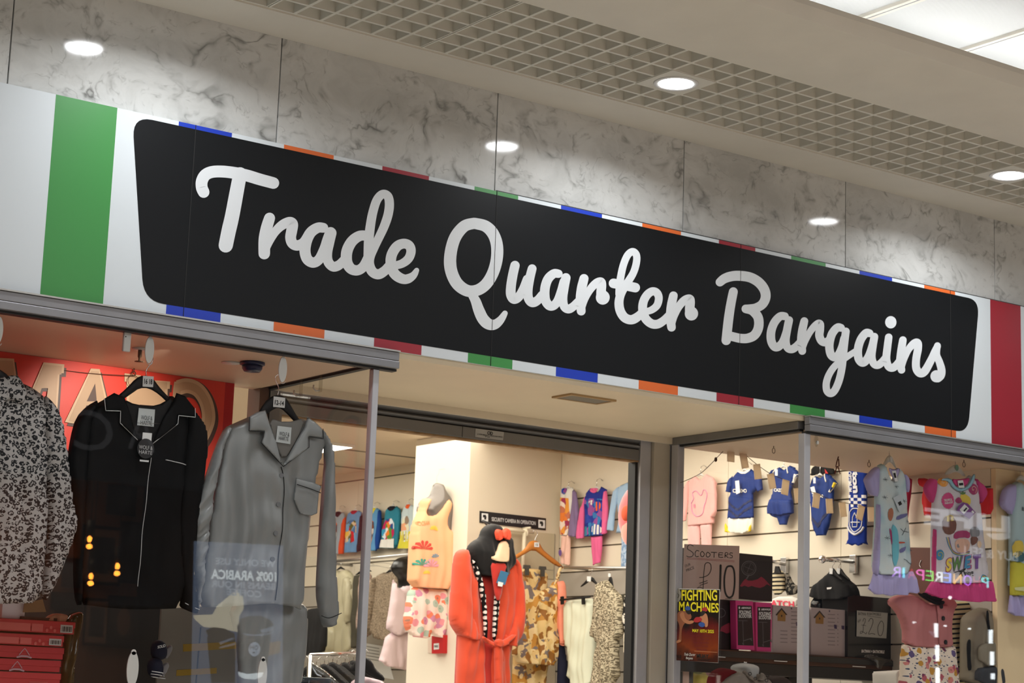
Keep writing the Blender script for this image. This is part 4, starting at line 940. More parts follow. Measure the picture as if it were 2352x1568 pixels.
# ceiling bits of the left window
bmt = mat('rusty_wire', srgb(88, 60, 42), .5, .4)
ZB = 2.828
def ceil_hook(px, py, label, ringr=0.):
    p = hit(px, py, 2, ZB); t = thing('ceiling_hook', (p[0], p[1], ZB-.04), label, 'hook')
    tube('hook_shank', [(p[0], p[1], ZB), (p[0], p[1], ZB-.012)], .0025, bmt, t, 6)
    th = np.linspace(0, 2*math.pi, 14, endpoint=False); tube('hook_eye', [(p[0]+.008*math.sin(a), p[1], ZB-.020+.008*math.cos(a)) for a in th], .002, bmt, t, 6, True)
    if ringr: tube('wire_ring', [(p[0]+ringr*math.sin(a), p[1], ZB-.026-ringr+ringr*math.cos(a)) for a in np.linspace(0, 2*math.pi, 22, endpoint=False)], .0012, bmt, t, 5, True)
    return p
h1 = ceil_hook(35, 812, 'rusty eye hook in the window ceiling above the leopard print top', .0); h2 = ceil_hook(308, 846, 'rusty eye hook with a wire ring above the black pyjama hanger', .022)
tag(tube('hanging_wire', [(h1[0]-.5, h1[1], ZB-.05)]+[(h1[0]+(h2[0]-h1[0])*t_, h1[1]+(h2[1]-h1[1])*t_, ZB-.028-.012*math.sin(math.pi*t_)) for t_ in np.linspace(0, 1, 12)], .0014, bmt, None, 5), 'thin dark wire strung between the eye hooks across the red board', 'wire')
p = hit(322, 800, 2, ZB); t = thing('sprinkler', (p[0], p[1], ZB-.06), 'small brass sprinkler head in the ceiling beside the white sensor', 'sprinkler'); brass = mat('dull_brass', srgb(120, 96, 74), .4, .6)
lathe('sprinkler_rose', [(.001, 0), (.03, 0), (.026, -.006), (.001, -.006)], (p[0], p[1], ZB), white_plastic, t, 20); lathe('sprinkler_body', [(.007, -.006), (.007, -.03), (.004, -.036), (.004, -.046)], (p[0], p[1], ZB), brass, t, 12); lathe('deflector', [(.001, -.046), (.017, -.047), (.017, -.049), (.001, -.05)], (p[0], p[1], ZB), brass, t, 16)
p = hit(580, 832, 2, ZB); t = thing('smoke_detector', (p[0], p[1], ZB-.04), 'round dark blue detector on the ceiling of the left window', 'detector')
blu = mat('navy_detector_plastic', srgb(26, 34, 78), .35); lathe('detector_base', [(.001, 0), (.046, 0), (.046, -.009), (.04, -.012), (.001, -.012)], (p[0], p[1], ZB), blu, t, 28); lathe('detector_dome', [(.038, -.012), (.037, -.024), (.030, -.034), (.001, -.035)], (p[0], p[1], ZB), blu, t, 28)
p = hit(530, 832, 2, ZB); t = thing('ceiling_spot', (p[0], p[1], ZB-.01), 'small pale recessed spot cover beside the dark blue detector', 'light'); lathe('spot_ring', [(.001, 0), (.034, 0), (.034, -.004), (.001, -.004)], (p[0], p[1], ZB), white_plastic, t, 24)
# clear hooks on the side frame
for (qx, qy), lab in (((694, 897), 'clear plastic hook nearest the grey hanger under the brown side frame'), ((739, 885), 'clear plastic hook nearer the corner post under the brown side frame')):
    p = hit(qx, qy, 0, XL-.02); t = thing('clear_hook', (XL-.024, p[1], p[2]-.03), lab, 'hook')
    box('hook_plate', XL-.027, XL-.0235, p[1]-.011, p[1]+.011, p[2]-.026, p[2]+.05, clear_plastic, t); tube('hook_arm', [(XL-.028, p[1], p[2]-.02), (XL-.045, p[1], p[2]-.024), (XL-.056, p[1], p[2]-.014), (XL-.055, p[1], p[2]-.002)], .003, white_plastic, t, 6)
# ================================================================== DOORWAY: WHAT HANGS INSIDE THE SHOP
W = PX(4.462)                      # garments on the slat wall
def zz(ox, oy, s): return lambda P: [(ox+x*s, oy+y*s) for x, y in P]
def wall_hook(px, top, neck, label_for, m=white_plastic, hw=9, drop=8, plane=None):
    """little hanger: shoulders, wire hook reaching back to the wall"""
    pl_ = plane or W; x, y = px; out = [(x-hw, neck+drop*.55), (x-hw*.5, neck), (x-2, neck-4), (x+2, neck-4), (x+hw*.5, neck-.6), (x+hw, neck+drop*.4), (x+hw*.5, neck+3), (x, neck+1), (x-hw*.5, neck+4)]
    t = thing('clothes_hanger', base_of(pl_, out), label_for, 'hanger')
    cloth('hanger_body', pl_, out, m, t, depth=.006, fold=0, res=12, back=1.)
    a = np.array(pl_.w(*pl_.uv(x, neck-3))); b = np.array(pl_.w(*pl_.uv(x+1, top)))
    back = np.array([XW-.002, b[1], b[2]-.0]) if pl_.k == 'x' else b
    tube('hanger_hook', [a, (a+b)/2, b, (b+back)/2+np.array([0, 0, .012]), back], .0022, chrome, t, 5)
    return t
kid = dict(depth=.016, fold=.007, res=26, fk=80, ch=0)
kids = lambda **k: dict(kid, **k)
c_gb = fabric('pale_grey_blue_jersey', srgb(150, 172, 184)); c_or = fabric('orange_jersey', srgb(222, 84, 44)); c_nv = fabric('ink_jersey', srgb(26, 28, 40)); c_bl = fabric('sky_blue_jersey', srgb(96, 152, 198)); c_royal = fabric('royal_blue_jersey', srgb(24, 66, 140))
c_crim = fabric('crimson_rib', srgb(168, 36, 62)); c_teal = fabric('teal_jersey', srgb(48, 128, 150)); c_wht = fabric('white_jersey', srgb(226, 224, 218)); c_yel = fabric('yellow_jersey', srgb(214, 204, 66)); c_pale = fabric('pale_blue_jersey', srgb(198, 214, 218)); c_orr = fabric('orange_rib', srgb(230, 96, 40))
pr1 = m_blotch('busy_orange_print', [srgb(236, 160, 40), srgb(120, 70, 50), srgb(190, 190, 190), srgb(226, 110, 50), srgb(90, 80, 90)], 22., .05)
pr2 = m_blotch('busy_blue_red_print', [srgb(236, 190, 80), srgb(110, 170, 210), srgb(200, 40, 50), srgb(220, 196, 160), srgb(60, 120, 170), srgb(90, 100, 50)], 24., .05)
pr3 = m_blotch('busy_ocean_print', [srgb(60, 150, 190), srgb(190, 40, 90), srgb(90, 140, 60), srgb(220, 230, 235), srgb(40, 80, 140), srgb(230, 130, 50)], 24., .06)
pr4 = m_blotch('busy_pale_print', [srgb(220, 224, 220), srgb(236, 170, 130), srgb(200, 214, 222), srgb(150, 130, 110), srgb(226, 222, 190)], 26., .05)
Q = zz(750, 1130, .1084)
g_top = 'printed tops along the upper slat wall'
def ktop(label, m, body, sl, dec, hk):
    t, S = garment('pyjama_shirt', label, 'pyjamas', W, m, Q(body), parts=[('sleeve', Q(s), mm, kids(off=.006 if i else .004, res=14)) for i, (s, mm) in enumerate(sl)], decals=[(n, Q(p), mm, c) for n, p, mm, c in dec], **kids())
    wall_hook(Q([hk[0]])[0], Q([hk[0]])[0][1]-10, Q([hk[0]])[0][1], 'small hanger holding the '+hk[1], hw=8, drop=6)
ktop('pale grey blue printed child top with orange sleeves beside the grey pyjama sleeve', c_gb, [(150, 470), (190, 420), (230, 430), (260, 470), (310, 440), (370, 420), (400, 520), (350, 700), (330, 900), (280, 1315), (30, 1290), (60, 900), (90, 600)],
     [([(395, 520), (425, 540), (415, 800), (395, 1000), (375, 1310), (265, 1320), (300, 1000), (335, 700)], c_or)], [('neck_band', [(190, 415), (350, 415), (320, 510), (260, 540), (215, 500)], c_nv, 1), ('print', [(130, 620), (270, 620), (260, 900), (250, 1120), (110, 1150), (110, 850)], pr1, 1)], ((275, 400), 'grey blue top with orange sleeves'))
ktop('sky blue printed child top with black sleeves and a crimson collar', c_bl, [(460, 450), (530, 400), (600, 420), (690, 385), (755, 430), (720, 700), (690, 1000), (655, 1275), (380, 1285), (410, 1000), (430, 750)],
     [([(745, 430), (775, 500), (800, 700), (795, 1000), (775, 1230), (715, 1270), (665, 1255), (690, 1000), (715, 700)], c_nv)], [('neck_band', [(525, 395), (690, 385), (660, 440), (600, 475), (555, 450)], c_crim, 1), ('print', [(470, 620), (660, 570), (680, 800), (640, 1060), (420, 1090), (410, 900)], pr2, 1)], ((610, 385), 'sky blue top with black sleeves'))
ktop('light blue printed child top with a yellow neck half hidden behind the corner post', c_bl, [(860, 420), (960, 350), (1080, 335), (1150, 380), (1110, 700), (1060, 1240), (840, 1250), (850, 800)],
     [([(1130, 370), (1170, 400), (1182, 600), (1170, 900), (1130, 1200), (1060, 1262), (1070, 950), (1100, 700)], c_royal)], [('neck_band', [(960, 340), (1080, 330), (1050, 430), (990, 470), (940, 420)], c_yel, 1), ('print', [(900, 620), (1040, 600), (1060, 800), (1010, 1060), (880, 1080)], pr1, 1)], ((1010, 330), 'light blue top with the yellow neck'))
ktop('teal and white ocean print child top near the bright pillar', c_teal, [(1265, 380), (1335, 305), (1400, 340), (1490, 290), (1575, 370), (1520, 600), (1490, 900), (1470, 1195), (1145, 1180), (1180, 950), (1225, 650)],
     [([(1545, 350), (1582, 390), (1585, 560), (1560, 850), (1530, 1100), (1500, 1180), (1475, 1100), (1490, 850), (1510, 600)], c_teal)], [('neck_band', [(1320, 305), (1500, 290), (1470, 370), (1390, 410), (1330, 370)], c_nv, 1), ('hem_band', [(1175, 1010), (1470, 985), (1462, 1185), (1155, 1172)], c_wht, 0), ('print', [(1240, 600), (1480, 540), (1470, 1000), (1190, 1010)], pr3, 1)], ((1415, 290), 'teal ocean print top'))
ktop('pale blue child top with yellow hem and orange collar beside the bright pillar', c_pale, [(1600, 420), (1660, 300), (1800, 265), (1900, 300), (1900, 1200), (1530, 1200), (1590, 800)], [], [('neck_band', [(1685, 280), (1800, 250), (1795, 340), (1730, 360)], c_orr, 1), ('hem_band', [(1580, 830), (1890, 830), (1890, 1195), (1540, 1195)], c_yel, 0), ('print', [(1640, 520), (1790, 500), (1790, 1050), (1600, 1050)], pr4, 1)], ((1740, 255), 'pale blue top with the yellow hem'))
# rail below them and hanging clothes
rail_m = mat('rail_steel', (.55, .54, .52), .3, .9)
def rod(label, P0, P1, x, r=.011, br=True):
    a = hit(*P0, 0, x); b = hit(*P1, 0, x); t = thing('clothes_rail', ((a+b)/2), label, 'rail')
    tube('rail_bar', [a, b], r, rail_m, t, 10)
    for q in (a, b): tube('rail_bracket', [q, (XW-.001, q[1], q[2])], r*.8, rail_m, t, 8)
    return t
rod('steel clothes rail on the slat wall left of the pillar', (735, 1292), (950, 1272), 4.24)
Rr = PX(4.24)
olive = fabric('olive_beige_satin', srgb(186, 178, 148), .4, .1, spec=.5); dkol = fabric('dark_olive_cloth', srgb(70, 66, 54)); tweed = m_crimp('pink_grey_tweed', srgb(150, 126, 116), srgb(186, 164, 152), 160.); chk = m_crimp('brown_check_wool', srgb(112, 98, 82), srgb(146, 130, 110), 120.); blkc = fabric('black_cloth', (.01, .01, .011))
Q4 = zz(650, 1150, .27636)
def hung(label, m, px, dx=0, name='jacket', cat='jacket', hl=None, pl_=None, parts=(), **kw):
    pl_ = pl_ or Rr
    t, S = garment(name, label, cat, pl_, m, Q4(px), parts=[(n, Q4(p), mm, k2) for n, p, mm, k2 in parts], **dict(dict(depth=.04, fold=.012, res=22, fk=45), **kw)); return t
hung('pale olive satin pyjama set with rolled trouser legs hanging under the printed tops', olive, [(380, 620), (430, 560), (480, 590), (530, 560), (590, 610), (610, 700), (600, 900), (580, 1060), (590, 1280), (380, 1280), (360, 1100), (350, 900)], 0, 'pyjama_set', 'pyjamas', parts=[('sleeve', [(540, 640), (590, 620), (600, 800), (590, 1000), (560, 1040), (540, 900)], olive, dict(depth=.04, fold=.01, off=.02, res=16)), ('trouser_leg', [(360, 1040), (470, 1050), (480, 1110), (470, 1290), (375, 1290), (370, 1110)], olive, dict(depth=.05, fold=.01, off=.03, res=16))])
hung('dark olive garment between the satin pyjamas and the corner post', dkol, [(600, 620), (680, 600), (700, 900), (690, 1180), (600, 1240), (580, 1100), (600, 850)], 0, 'dress', 'dress')
hung('pink grey tweed jacket sleeve just right of the corner post', tweed, [(640, 640), (700, 580), (745, 620), (752, 800), (735, 1000), (740, 1130), (640, 1150), (630, 900)])
hung('brown check wool jacket hanging beside the lilac dress form', chk, [(770, 640), (830, 590), (880, 600), (950, 560), (1000, 640), (1000, 900), (960, 1180), (740, 1130), (750, 900), (765, 760)], parts=[('sleeve', [(780, 640), (815, 630), (800, 800), (770, 1000), (740, 1130), (730, 1090), (750, 850)], chk, dict(depth=.045, fold=.01, off=.02, res=16))])
hung('black trousers hanging beside the grey pyjama cuff', blkc, [(190, 900), (360, 880), (370, 1150), (340, 1290), (180, 1290), (185, 1050)], 0, 'trousers', 'trousers', pl_=PX(4.0))
for (x, y), lab in (((480, 560), 'pale olive satin pyjama set'), ((640, 600), 'dark olive garment'), ((700, 575), 'pink grey tweed jacket'), ((890, 585), 'brown check wool jacket')):
    p = Q4([(x, y)])[0]; wall_hook(p, p[1]-16, p[1], 'black hanger on the steel rail holding the '+lab, black_plastic, 12, 8, Rr)
# white price paper and low rack of hangers
t = thing('price_sheet', PX(XW).w(*PX(XW).uv(868, 1545)), 'white printed price sheet behind the lilac dress form', 'paper'); pp = PX(XW)
pplate('sheet', pp, [(838, 1476), (884, 1484), (905, 1560), (836, 1548)], paper, t, .003)
for j in range(5): pplate('print_line', pp, [(843, 1483+7*j), (872, 1488+7*j), (872, 1490+7*j), (843, 1485+7*j)], mat('grey_print', (.3, .3, .3), .8) if j == 0 else bpy.data.materials['grey_print'], t, .0006, .0035)
RX = 1.62
rk = PY(2.3)
a = np.array(rk.w(*rk.uv(705, 1512))); b = np.array(rk.w(*rk.uv(845, 1512)))
lr = thing('hanger_rack', (a+b)/2, 'low metal rack crowded with black hangers behind the corner post', 'rack')
for i in range(13):
    y = 2.0+.055*i; pl_ = PY(y); x = 716+9.5*i; yy = 1522+2.6*((i*7) % 5)-.8*i
    out = [(x-52, yy+46), (x-22, yy+16), (x-6, yy+2), (x+6, yy+2), (x+24, yy+18), (x+58, yy+50), (x+52, yy+62), (x+20, yy+34), (x, yy+22), (x-20, yy+32), (x-48, yy+58)]
    t = thing('clothes_hanger', base_of(pl_, out), 'empty black hanger on the low rack behind the corner post, %s from the left' % ('first', 'second', 'third', 'fourth', 'fifth', 'sixth', 'seventh', 'eighth', 'ninth', 'tenth', 'eleventh', 'twelfth', 'thirteenth')[i], 'hanger', 'empty hangers on the low rack')
    cloth('hanger_body', pl_, out, black_plastic, t, depth=.007, fold=0, res=18, back=1.)
    uv = smooth_line([pl_.uv(*q) for q in ((x, yy+4), (x+1, yy-8), (x-5, yy-15), (x+1, yy-21), (x+7, yy-16))], 4); tube('hanger_hook', pl_.ws(uv, 0), .002, chrome, t, 5)
p0 = PY(1.95).w(*PY(1.95).uv(712, 1504)); p1 = PY(2.72).w(*PY(2.72).uv(836, 1498)); tube('rack_bar', [p0, p1], .009, chrome, lr, 8)
for q in (p0, p1): tube('rack_post', [(q[0], q[1], .02), q], .012, chrome, lr, 8)
t, S = garment('hoodie', 'pale lilac garment folded on a black hanger at the foot of the corner post', 'top', PY(1.7), fabric('pale_lilac_knit', srgb(190, 168, 176)), [(800, 1568), (830, 1552), (860, 1558), (886, 1566), (880, 1620), (800, 1620)], depth=.03, fold=.01, res=16)
hanger('wide black hanger with sloping shoulder at the foot of the corner post', PY(1.66), [(820, 1512), (842, 1508), (856, 1520), (862, 1536), (884, 1554), (882, 1566), (850, 1552), (836, 1540), (815, 1545), (800, 1540)], [(836, 1512), (834, 1500), (842, 1492), (848, 1498)], black_plastic)
# black dress form with lilac vest and skirt
M1 = PY(4.75); lil = fabric('pale_lilac_jersey', srgb(222, 200, 204), .8, .05)
df = thing('dress_form', base_of(M1, [(900, 1280), (945, 1540)]), 'glossy black dress form half hidden behind the bright pillar', 'mannequin')
cloth('torso', M1, [(898, 1300), (908, 1283), (930, 1277), (960, 1276), (985, 1300), (985, 1420), (905, 1430), (912, 1380), (918, 1330), (903, 1318)], mat('gloss_black_form', (.008, .008, .008), .3), df, depth=.08, fold=0, res=22, back=.9)
t, S = garment('vest', 'pale lilac vest top on the black dress form', 'top', M1.moved(.03), lil, [(903, 1322), (908, 1345), (918, 1352), (930, 1342), (945, 1330), (985, 1325), (985, 1450), (925, 1450), (905, 1462), (892, 1450), (885, 1440), (893, 1400), (899, 1350)], depth=.06, fold=.008, res=24)
t, S = garment('skirt', 'pale lilac skirt below the lilac vest on the dress form', 'skirt', M1.moved(.02), lil, [(886, 1455), (925, 1448), (985, 1440), (985, 1550), (925, 1540), (866, 1526), (878, 1490)], depth=.05, fold=.012, res=22, fk=70)
# ---- peach vest and shorts on a silver bust form, hung on the bright pillar face
M2 = PY(3.93)
silver = mat('silver_grey_form', (.22, .20, .185), .3, .6); peach = fabric('peach_jersey', srgb(250, 186, 142), .8, .04)
bf = thing('bust_form', base_of(M2, [(958, 1200), (1046, 1110)]), 'silver grey bust form without a head hung on the bright pillar', 'mannequin')
cloth('torso', M2, [(991, 1128), (996, 1109), (1013, 1109), (1018, 1126), (1030, 1142), (1043, 1150), (1048, 1160), (1042, 1182), (1032, 1210), (1028, 1330), (955, 1330), (960, 1220), (966, 1190), (957, 1176), (960, 1155), (972, 1147), (985, 1140)], silver, bf, depth=.085, fold=0, res=34, rad=.07, back=.5)
tube('form_wire', [M2.w(*M2.uv(1004, 1112)), M2.w(*M2.uv(1003, 1095)), M2.w(*M2.uv(1008, 1088)), M2.w(*M2.uv(1009, 1078)), (3.813, 3.95, M2.uv(1009, 1074)[1])], .002, clear_plastic, bf, 6)
M2v = M2.moved(.018)
t, S = garment('vest', 'peach vest top with small painted print on the silver bust form', 'top', M2v, peach, [(966, 1146), (984, 1142), (972, 1170), (968, 1178), (975, 1183), (986, 1180), (1000, 1165), (1012, 1145), (1022, 1144), (1030, 1160), (1016, 1196), (1020, 1215), (1034, 1218), (1036, 1260), (1034, 1300), (1030, 1354), (985, 1352), (936, 1348), (938, 1290), (941, 1235), (946, 1200), (958, 1178), (963, 1160)], depth=.085, fold=.006, res=40, rad=.055)
text('print_lettering', 'OCEAN', M2v, (947, 1208), (968, 1206), (947, 1199), mat('terracotta_print', srgb(206, 150, 100), .8), t, .004, .02, surf=S)
pt = {n: mat(n, c, .7) for n, c in (('print_red', srgb(206, 70, 58)), ('print_teal', srgb(60, 160, 140)), ('print_lilac', srgb(226, 160, 178)), ('print_yellow', srgb(238, 206, 70)), ('print_blue', srgb(110, 150, 170)))}
def fan(cx, cy, r, k, mm, a0=0.):
    for i in range(k):
        a = a0+i*.55; decal('print_motif', M2v, [(cx, cy), (cx+r*math.cos(a-.2), cy-r*math.sin(a-.2)), (cx+r*1.15*math.cos(a), cy-r*1.15*math.sin(a)), (cx+r*math.cos(a+.2), cy-r*math.sin(a+.2))], S, mm, t, 0, .003, 6)
fan(956, 1262, 18, 6, pt['print_red'], .1); fan(972, 1302, 16, 6, pt['print_lilac'], .2); fan(952, 1300, 15, 5, pt['print_teal'], .6); fan(978, 1218, 9, 6, pt['print_yellow'], .0); fan(982, 1282, 9, 5, pt['print_blue'], .6); fan(962, 1318, 7, 6, pt['print_yellow'], .2)
flor_p = m_floral('pink_watercolour_floral', srgb(246, 226, 214), [srgb(238, 160, 170), srgb(240, 140, 110), srgb(214, 150, 180), srgb(180, 200, 186)], 21., .5)
t, S = garment('shorts', 'pink floral frilled shorts hanging below the peach vest', 'shorts', M2.moved(.006), flor_p, [(938, 1346), (985, 1350), (1024, 1352), (1026, 1400), (1028, 1462), (1005, 1468), (985, 1452), (978, 1462), (960, 1467), (935, 1456), (925, 1430), (930, 1395)], depth=.07, fold=.014, res=34, fk=80)
t = thing('call_point', (3.79, hit(1013, 1480, 0, 3.812)[1], hit(1013, 1500, 0, 3.812)[2]), 'red fire call point with a white label on the pillar below the floral shorts', 'call point'); pq = PX(3.8145); redp = mat('red_call_point', srgb(190, 30, 34), .4)
pplate('case', pq, [(1001, 1461), (1028, 1458), (1027, 1500), (1001, 1501)], redp, t, .03); pplate('call_label', pq, [(1006, 1478), (1018, 1477), (1018, 1491), (1006, 1492)], paper, t, .001, .0302); pplate('spare_plate', pq, [(984, 1465), (999, 1463), (999, 1500), (984, 1499)], mat('pale_plate', srgb(224, 206, 190), .5), t, .004)
text('call_lettering', 'FIRE', pq, (1007.5, 1487), (1016.5, 1486.5), (1007.5, 1482.5), ink, t, .033, .02)
# ---- nib front: security sign, white hanging frame, mirror board
NB = PY(3.679)
t = thing('security_sign', NB.w(*NB.uv(1177, 1217)), 'black sign reading security camera in operation on the beige pillar', 'sign')
pplate('sign_plate', NB, [(1101.5, 1173), (1253, 1190), (1252.5, 1217.5), (1101, 1200)], mat('black_acrylic', (.014, .013, .012), .4), t, .005)
text('sign_lettering', 'SECURITY CAMERA IN OPERATION', NB, (1128, 1196), (1229, 1205.6), (1128, 1187.5), paper, t, .006, .008)
for px in ([(1105, 1178), (1120, 1179.5), (1120, 1197.5), (1105, 1196)], [(1235.5, 1193), (1250.5, 1194.5), (1250.5, 1213), (1235.5, 1211.5)]):
    pplate('pictogram', NB, px, paper, t, .0006, .0052); x, y = px[0]
    pplate('pictogram_camera', NB, [(x+3, y+4), (x+9, y+4), (x+11, y+9), (x+10, y+15), (x+6, y+15), (x+6, y+10), (x+3, y+10)], ink, t, .0006, .006)
t = thing('mirror_board', NB.w(*NB.uv(1230, 1310)), 'pale board with a thin edge on the beige pillar behind the wooden hanger', 'board'); pplate('board_face', NB, [(1140, 1213), (1274, 1226), (1271, 1330), (1138, 1318)], m_noisy('pale_olive_board', srgb(196, 184, 156), .02, 4, .3), t, .006); pplate('board_edge', NB, [(1272.6, 1226), (1274, 1226), (1271.5, 1330), (1270, 1330)], rail_m, t, .007); pplate('board_edge', NB, [(1180, 1300), (1272, 1309), (1272, 1310.2), (1180, 1301.2)], rail_m, t, .007)
NF = PY(3.6); t = thing('hanging_rack', NF.w(*NF.uv(1190, 1320)), 'white tubular hanging frame on the beige pillar behind the robe', 'rack'); wm = mat('white_tube', srgb(226, 216, 190), .4)
tube('top_tube', NF.ws([NF.uv(1120, 1211), NF.uv(1225, 1222)], 0), .011, wm, t, 10)
for x in (1150, 1203): tube('drop_tube', NF.ws([NF.uv(x+2, 1214), NF.uv(x-3, 1330)], 0), .012, wm, t, 10); tube('tube_clip', NF.ws([NF.uv(x+2, 1214), NF.uv(x+6, 1222), NF.uv(x+5, 1231)], .012), .006, wm, t, 8)
for x in (1128, 1218): tube('wall_stub', [NF.w(*NF.uv(x, 1212)), np.array(NF.w(*NF.uv(x, 1212)))+[0, .078, 0]], .008, wm, t, 8)
# ---- red robe with black hood
RB = PY(3.32)
fleece = fabric('orange_red_fleece', srgb(212, 78, 50), .95, .10, 420., sheen=.35, bump=.35); fleece_d = fabric('red_fleece_inside', srgb(190, 52, 44), .95, .1, 420., sheen=.3); plush_b = fabric('black_plush', (.008, .008, .009), .95, .2, 300., sheen=.25, bump=.5); dots = m_dots('black_white_polka_dots', (.010, .010, .011), srgb(232, 226, 222), .031, .34); cream_f = fabric('cream_fleece_lining', srgb(236, 206, 172), .9)
t, S = garment('bath_robe', 'orange red fleece robe with black hood and dotted trim hanging in the doorway', 'robe', RB, fleece_d, [(1062, 1268), (1090, 1320), (1128, 1318), (1166, 1285), (1172, 1400), (1160, 1490), (1150, 1640), (1040, 1640), (1048, 1470), (1052, 1380)], depth=.07, fold=.012, res=34, fk=40,
    parts=[('front_panel', [(1060, 1268), (1042, 1290), (1050, 1400), (1047, 1470), (1040, 1640), (1098, 1640), (1100, 1480), (1092, 1400), (1086, 1345), (1074, 1310)], fleece, dict(depth=.075, fold=.016, off=.02, res=34, fk=50)),
           ('front_panel', [(1166, 1284), (1180, 1300), (1176, 1400), (1160, 1490), (1152, 1640), (1104, 1640), (1110, 1480), (1116, 1400), (1124, 1345), (1142, 1312)], fleece, dict(depth=.075, fold=.016, off=.022, res=34, fk=50)),
           ('sleeve', [(1062, 1260), (1044, 1263), (1035, 1273), (1030, 1310), (1026, 1370), (1022, 1428), (1034, 1450), (1052, 1466), (1074, 1471), (1088, 1464), (1078, 1440), (1068, 1400), (1068, 1330)], fleece, dict(depth=.085, fold=.014, off=.035, res=34, puff=.35)),
           ('sleeve', [(1160, 1278), (1172, 1285), (1181, 1303), (1187, 1360), (1187, 1420), (1184, 1458), (1168, 1486), (1140, 1480), (1128, 1468), (1150, 1450), (1164, 1400), (1166, 1330)], fleece, dict(depth=.085, fold=.014, off=.035, res=34, puff=.35)),
           ('trim', [(1062, 1278), (1074, 1300), (1088, 1334), (1096, 1390), (1098, 1470), (1090, 1470), (1086, 1400), (1078, 1345), (1066, 1312)], dots, dict(depth=.022, fold=.003, off=.095, res=22)),
           ('trim', [(1142, 1300), (1130, 1325), (1126, 1360), (1122, 1410), (1116, 1472), (1108, 1472), (1110, 1410), (1114, 1360), (1120, 1330), (1130, 1305)], dots, dict(depth=.022, fold=.003, off=.095, res=22)),
           ('hood', [(1120, 1202), (1104, 1207), (1093, 1217), (1088, 1236), (1072, 1244), (1061, 1256), (1060, 1274), (1068, 1290), (1080, 1314), (1092, 1322), (1120, 1326), (1140, 1322), (1154, 1308), (1164, 1297), (1165, 1282), (1159, 1262), (1158, 1240), (1150, 1230), (1140, 1224), (1134, 1210)], plush_b, dict(depth=.10, fold=.014, off=.05, res=40, fk=60, puff=.7)),
           ('hood_lining', [(1112, 1246), (1128, 1243), (1134, 1255), (1134, 1280), (1132, 1292), (1112, 1293), (1096, 1289), (1092, 1281), (1104, 1272)], cream_f, dict(depth=.02, fold=.002, off=.152, res=16)),
           ('neck_inside', [(1092, 1292), (1112, 1295), (1132, 1294), (1124, 1330), (1116, 1380), (1104, 1380), (1096, 1330)], fleece_d, dict(depth=.01, fold=.003, off=.148, res=16)),
           ('bow_loop', [(1117, 1222), (1108, 1217), (1102, 1221), (1103, 1236), (1107, 1245), (1112, 1241), (1118, 1236)], mat('bow_orange_red', srgb(236, 84, 56), .7), dict(depth=.03, fold=.004, off=.15, res=14)),
           ('bow_loop', [(1117, 1222), (1126, 1214), (1133, 1219), (1136, 1230), (1135, 1242), (1126, 1243), (1118, 1236)], bpy.data.materials['bow_orange_red'], dict(depth=.03, fold=.004, off=.15, res=14)),
           ('bow_knot', [(1112, 1221), (1122, 1221), (1123, 1238), (1112, 1239)], bpy.data.materials['bow_orange_red'], dict(depth=.02, fold=.002, off=.175, res=10)),
           ('belt', [(1082, 1459), (1096, 1468), (1110, 1475), (1130, 1470), (1158, 1452), (1158, 1463), (1134, 1482), (1112, 1488), (1094, 1480), (1080, 1468)], fleece, dict(depth=.03, fold=.006, off=.11, res=22)),
           ('belt_end', [(1105, 1472), (1118, 1472), (1124, 1500), (1124, 1568), (1128, 1630), (1108, 1630), (1106, 1540)], fleece, dict(depth=.03, fold=.006, off=.125, res=20)),
           ('belt_knot', [(1102, 1470), (1116, 1466), (1122, 1476), (1116, 1486), (1104, 1484)], fleece, dict(depth=.03, fold=.002, off=.14, res=12))])
t = thing('swing_ticket', RB.w(*RB.uv(1115, 1350), .17), 'blue card ticket hanging at the chest of the red robe', 'tag'); pplate('ticket_card', RB, [(1110, 1312), (1128, 1317), (1120, 1345), (1100, 1340)], mat('blue_ticket', srgb(54, 110, 150), .4), t, .0015, .172); pplate('ticket_panel', RB, [(1104, 1337), (1116, 1340), (1113, 1349), (1103, 1347)], paper, t, .0008, .1737)
rp = bpy.data.objects[[o.name for o in bpy.data.objects if o.name.startswith('bath_robe')][0]]; q_ = np.array(RB.w(*RB.uv(1120, 1206), .05)); tube('hanging_loop', [q_, q_+[0, .1, .03], np.array(NF.w(*NF.uv(1126, 1213)))], .006, plush_b, rp, 6)
# ---- ochre printed satin cami set on a wooden hanger
CM = PY(3.46); camo = m_camo('ochre_grey_tiger_print_satin', [srgb(222, 190, 130), srgb(196, 140, 60), srgb(124, 112, 110), srgb(232, 206, 154), srgb(150, 100, 46)], 13.)
RG3 = zz(1150, 1190, .10204)
hanger('wooden hanger with a small size ticket holding the ochre printed cami', CM, RG3([(170, 915), (380, 800), (540, 690), (600, 590), (650, 525), (720, 498), (800, 502), (880, 565), (930, 660), (1000, 750), (1310, 990), (1420, 1100), (1400, 1140), (1300, 1090), (1170, 1030), (960, 860), (730, 690), (500, 830), (250, 970)]), RG3([(770, 505), (785, 440), (830, 350), (800, 275), (755, 262), (730, 300)]), mat('orange_beech_wood', srgb(196, 122, 48), .4), tag_px=RG3([(728, 542), (832, 545), (835, 650), (726, 645)]), tag_txt=('12', RG3([(755, 615)])[0], RG3([(805, 618)])[0], RG3([(756, 570)])[0]), depth=.012)
t, S = garment('pyjama_shorts', 'ochre and grey printed satin shorts clipped behind the matching cami', 'shorts', CM.moved(-.04), camo, [(1186, 1316), (1200, 1304), (1255, 1308), (1258, 1340), (1262, 1500), (1254, 1568), (1252, 1640), (1174, 1640), (1176, 1540)], depth=.03, fold=.012, res=30, fk=60)
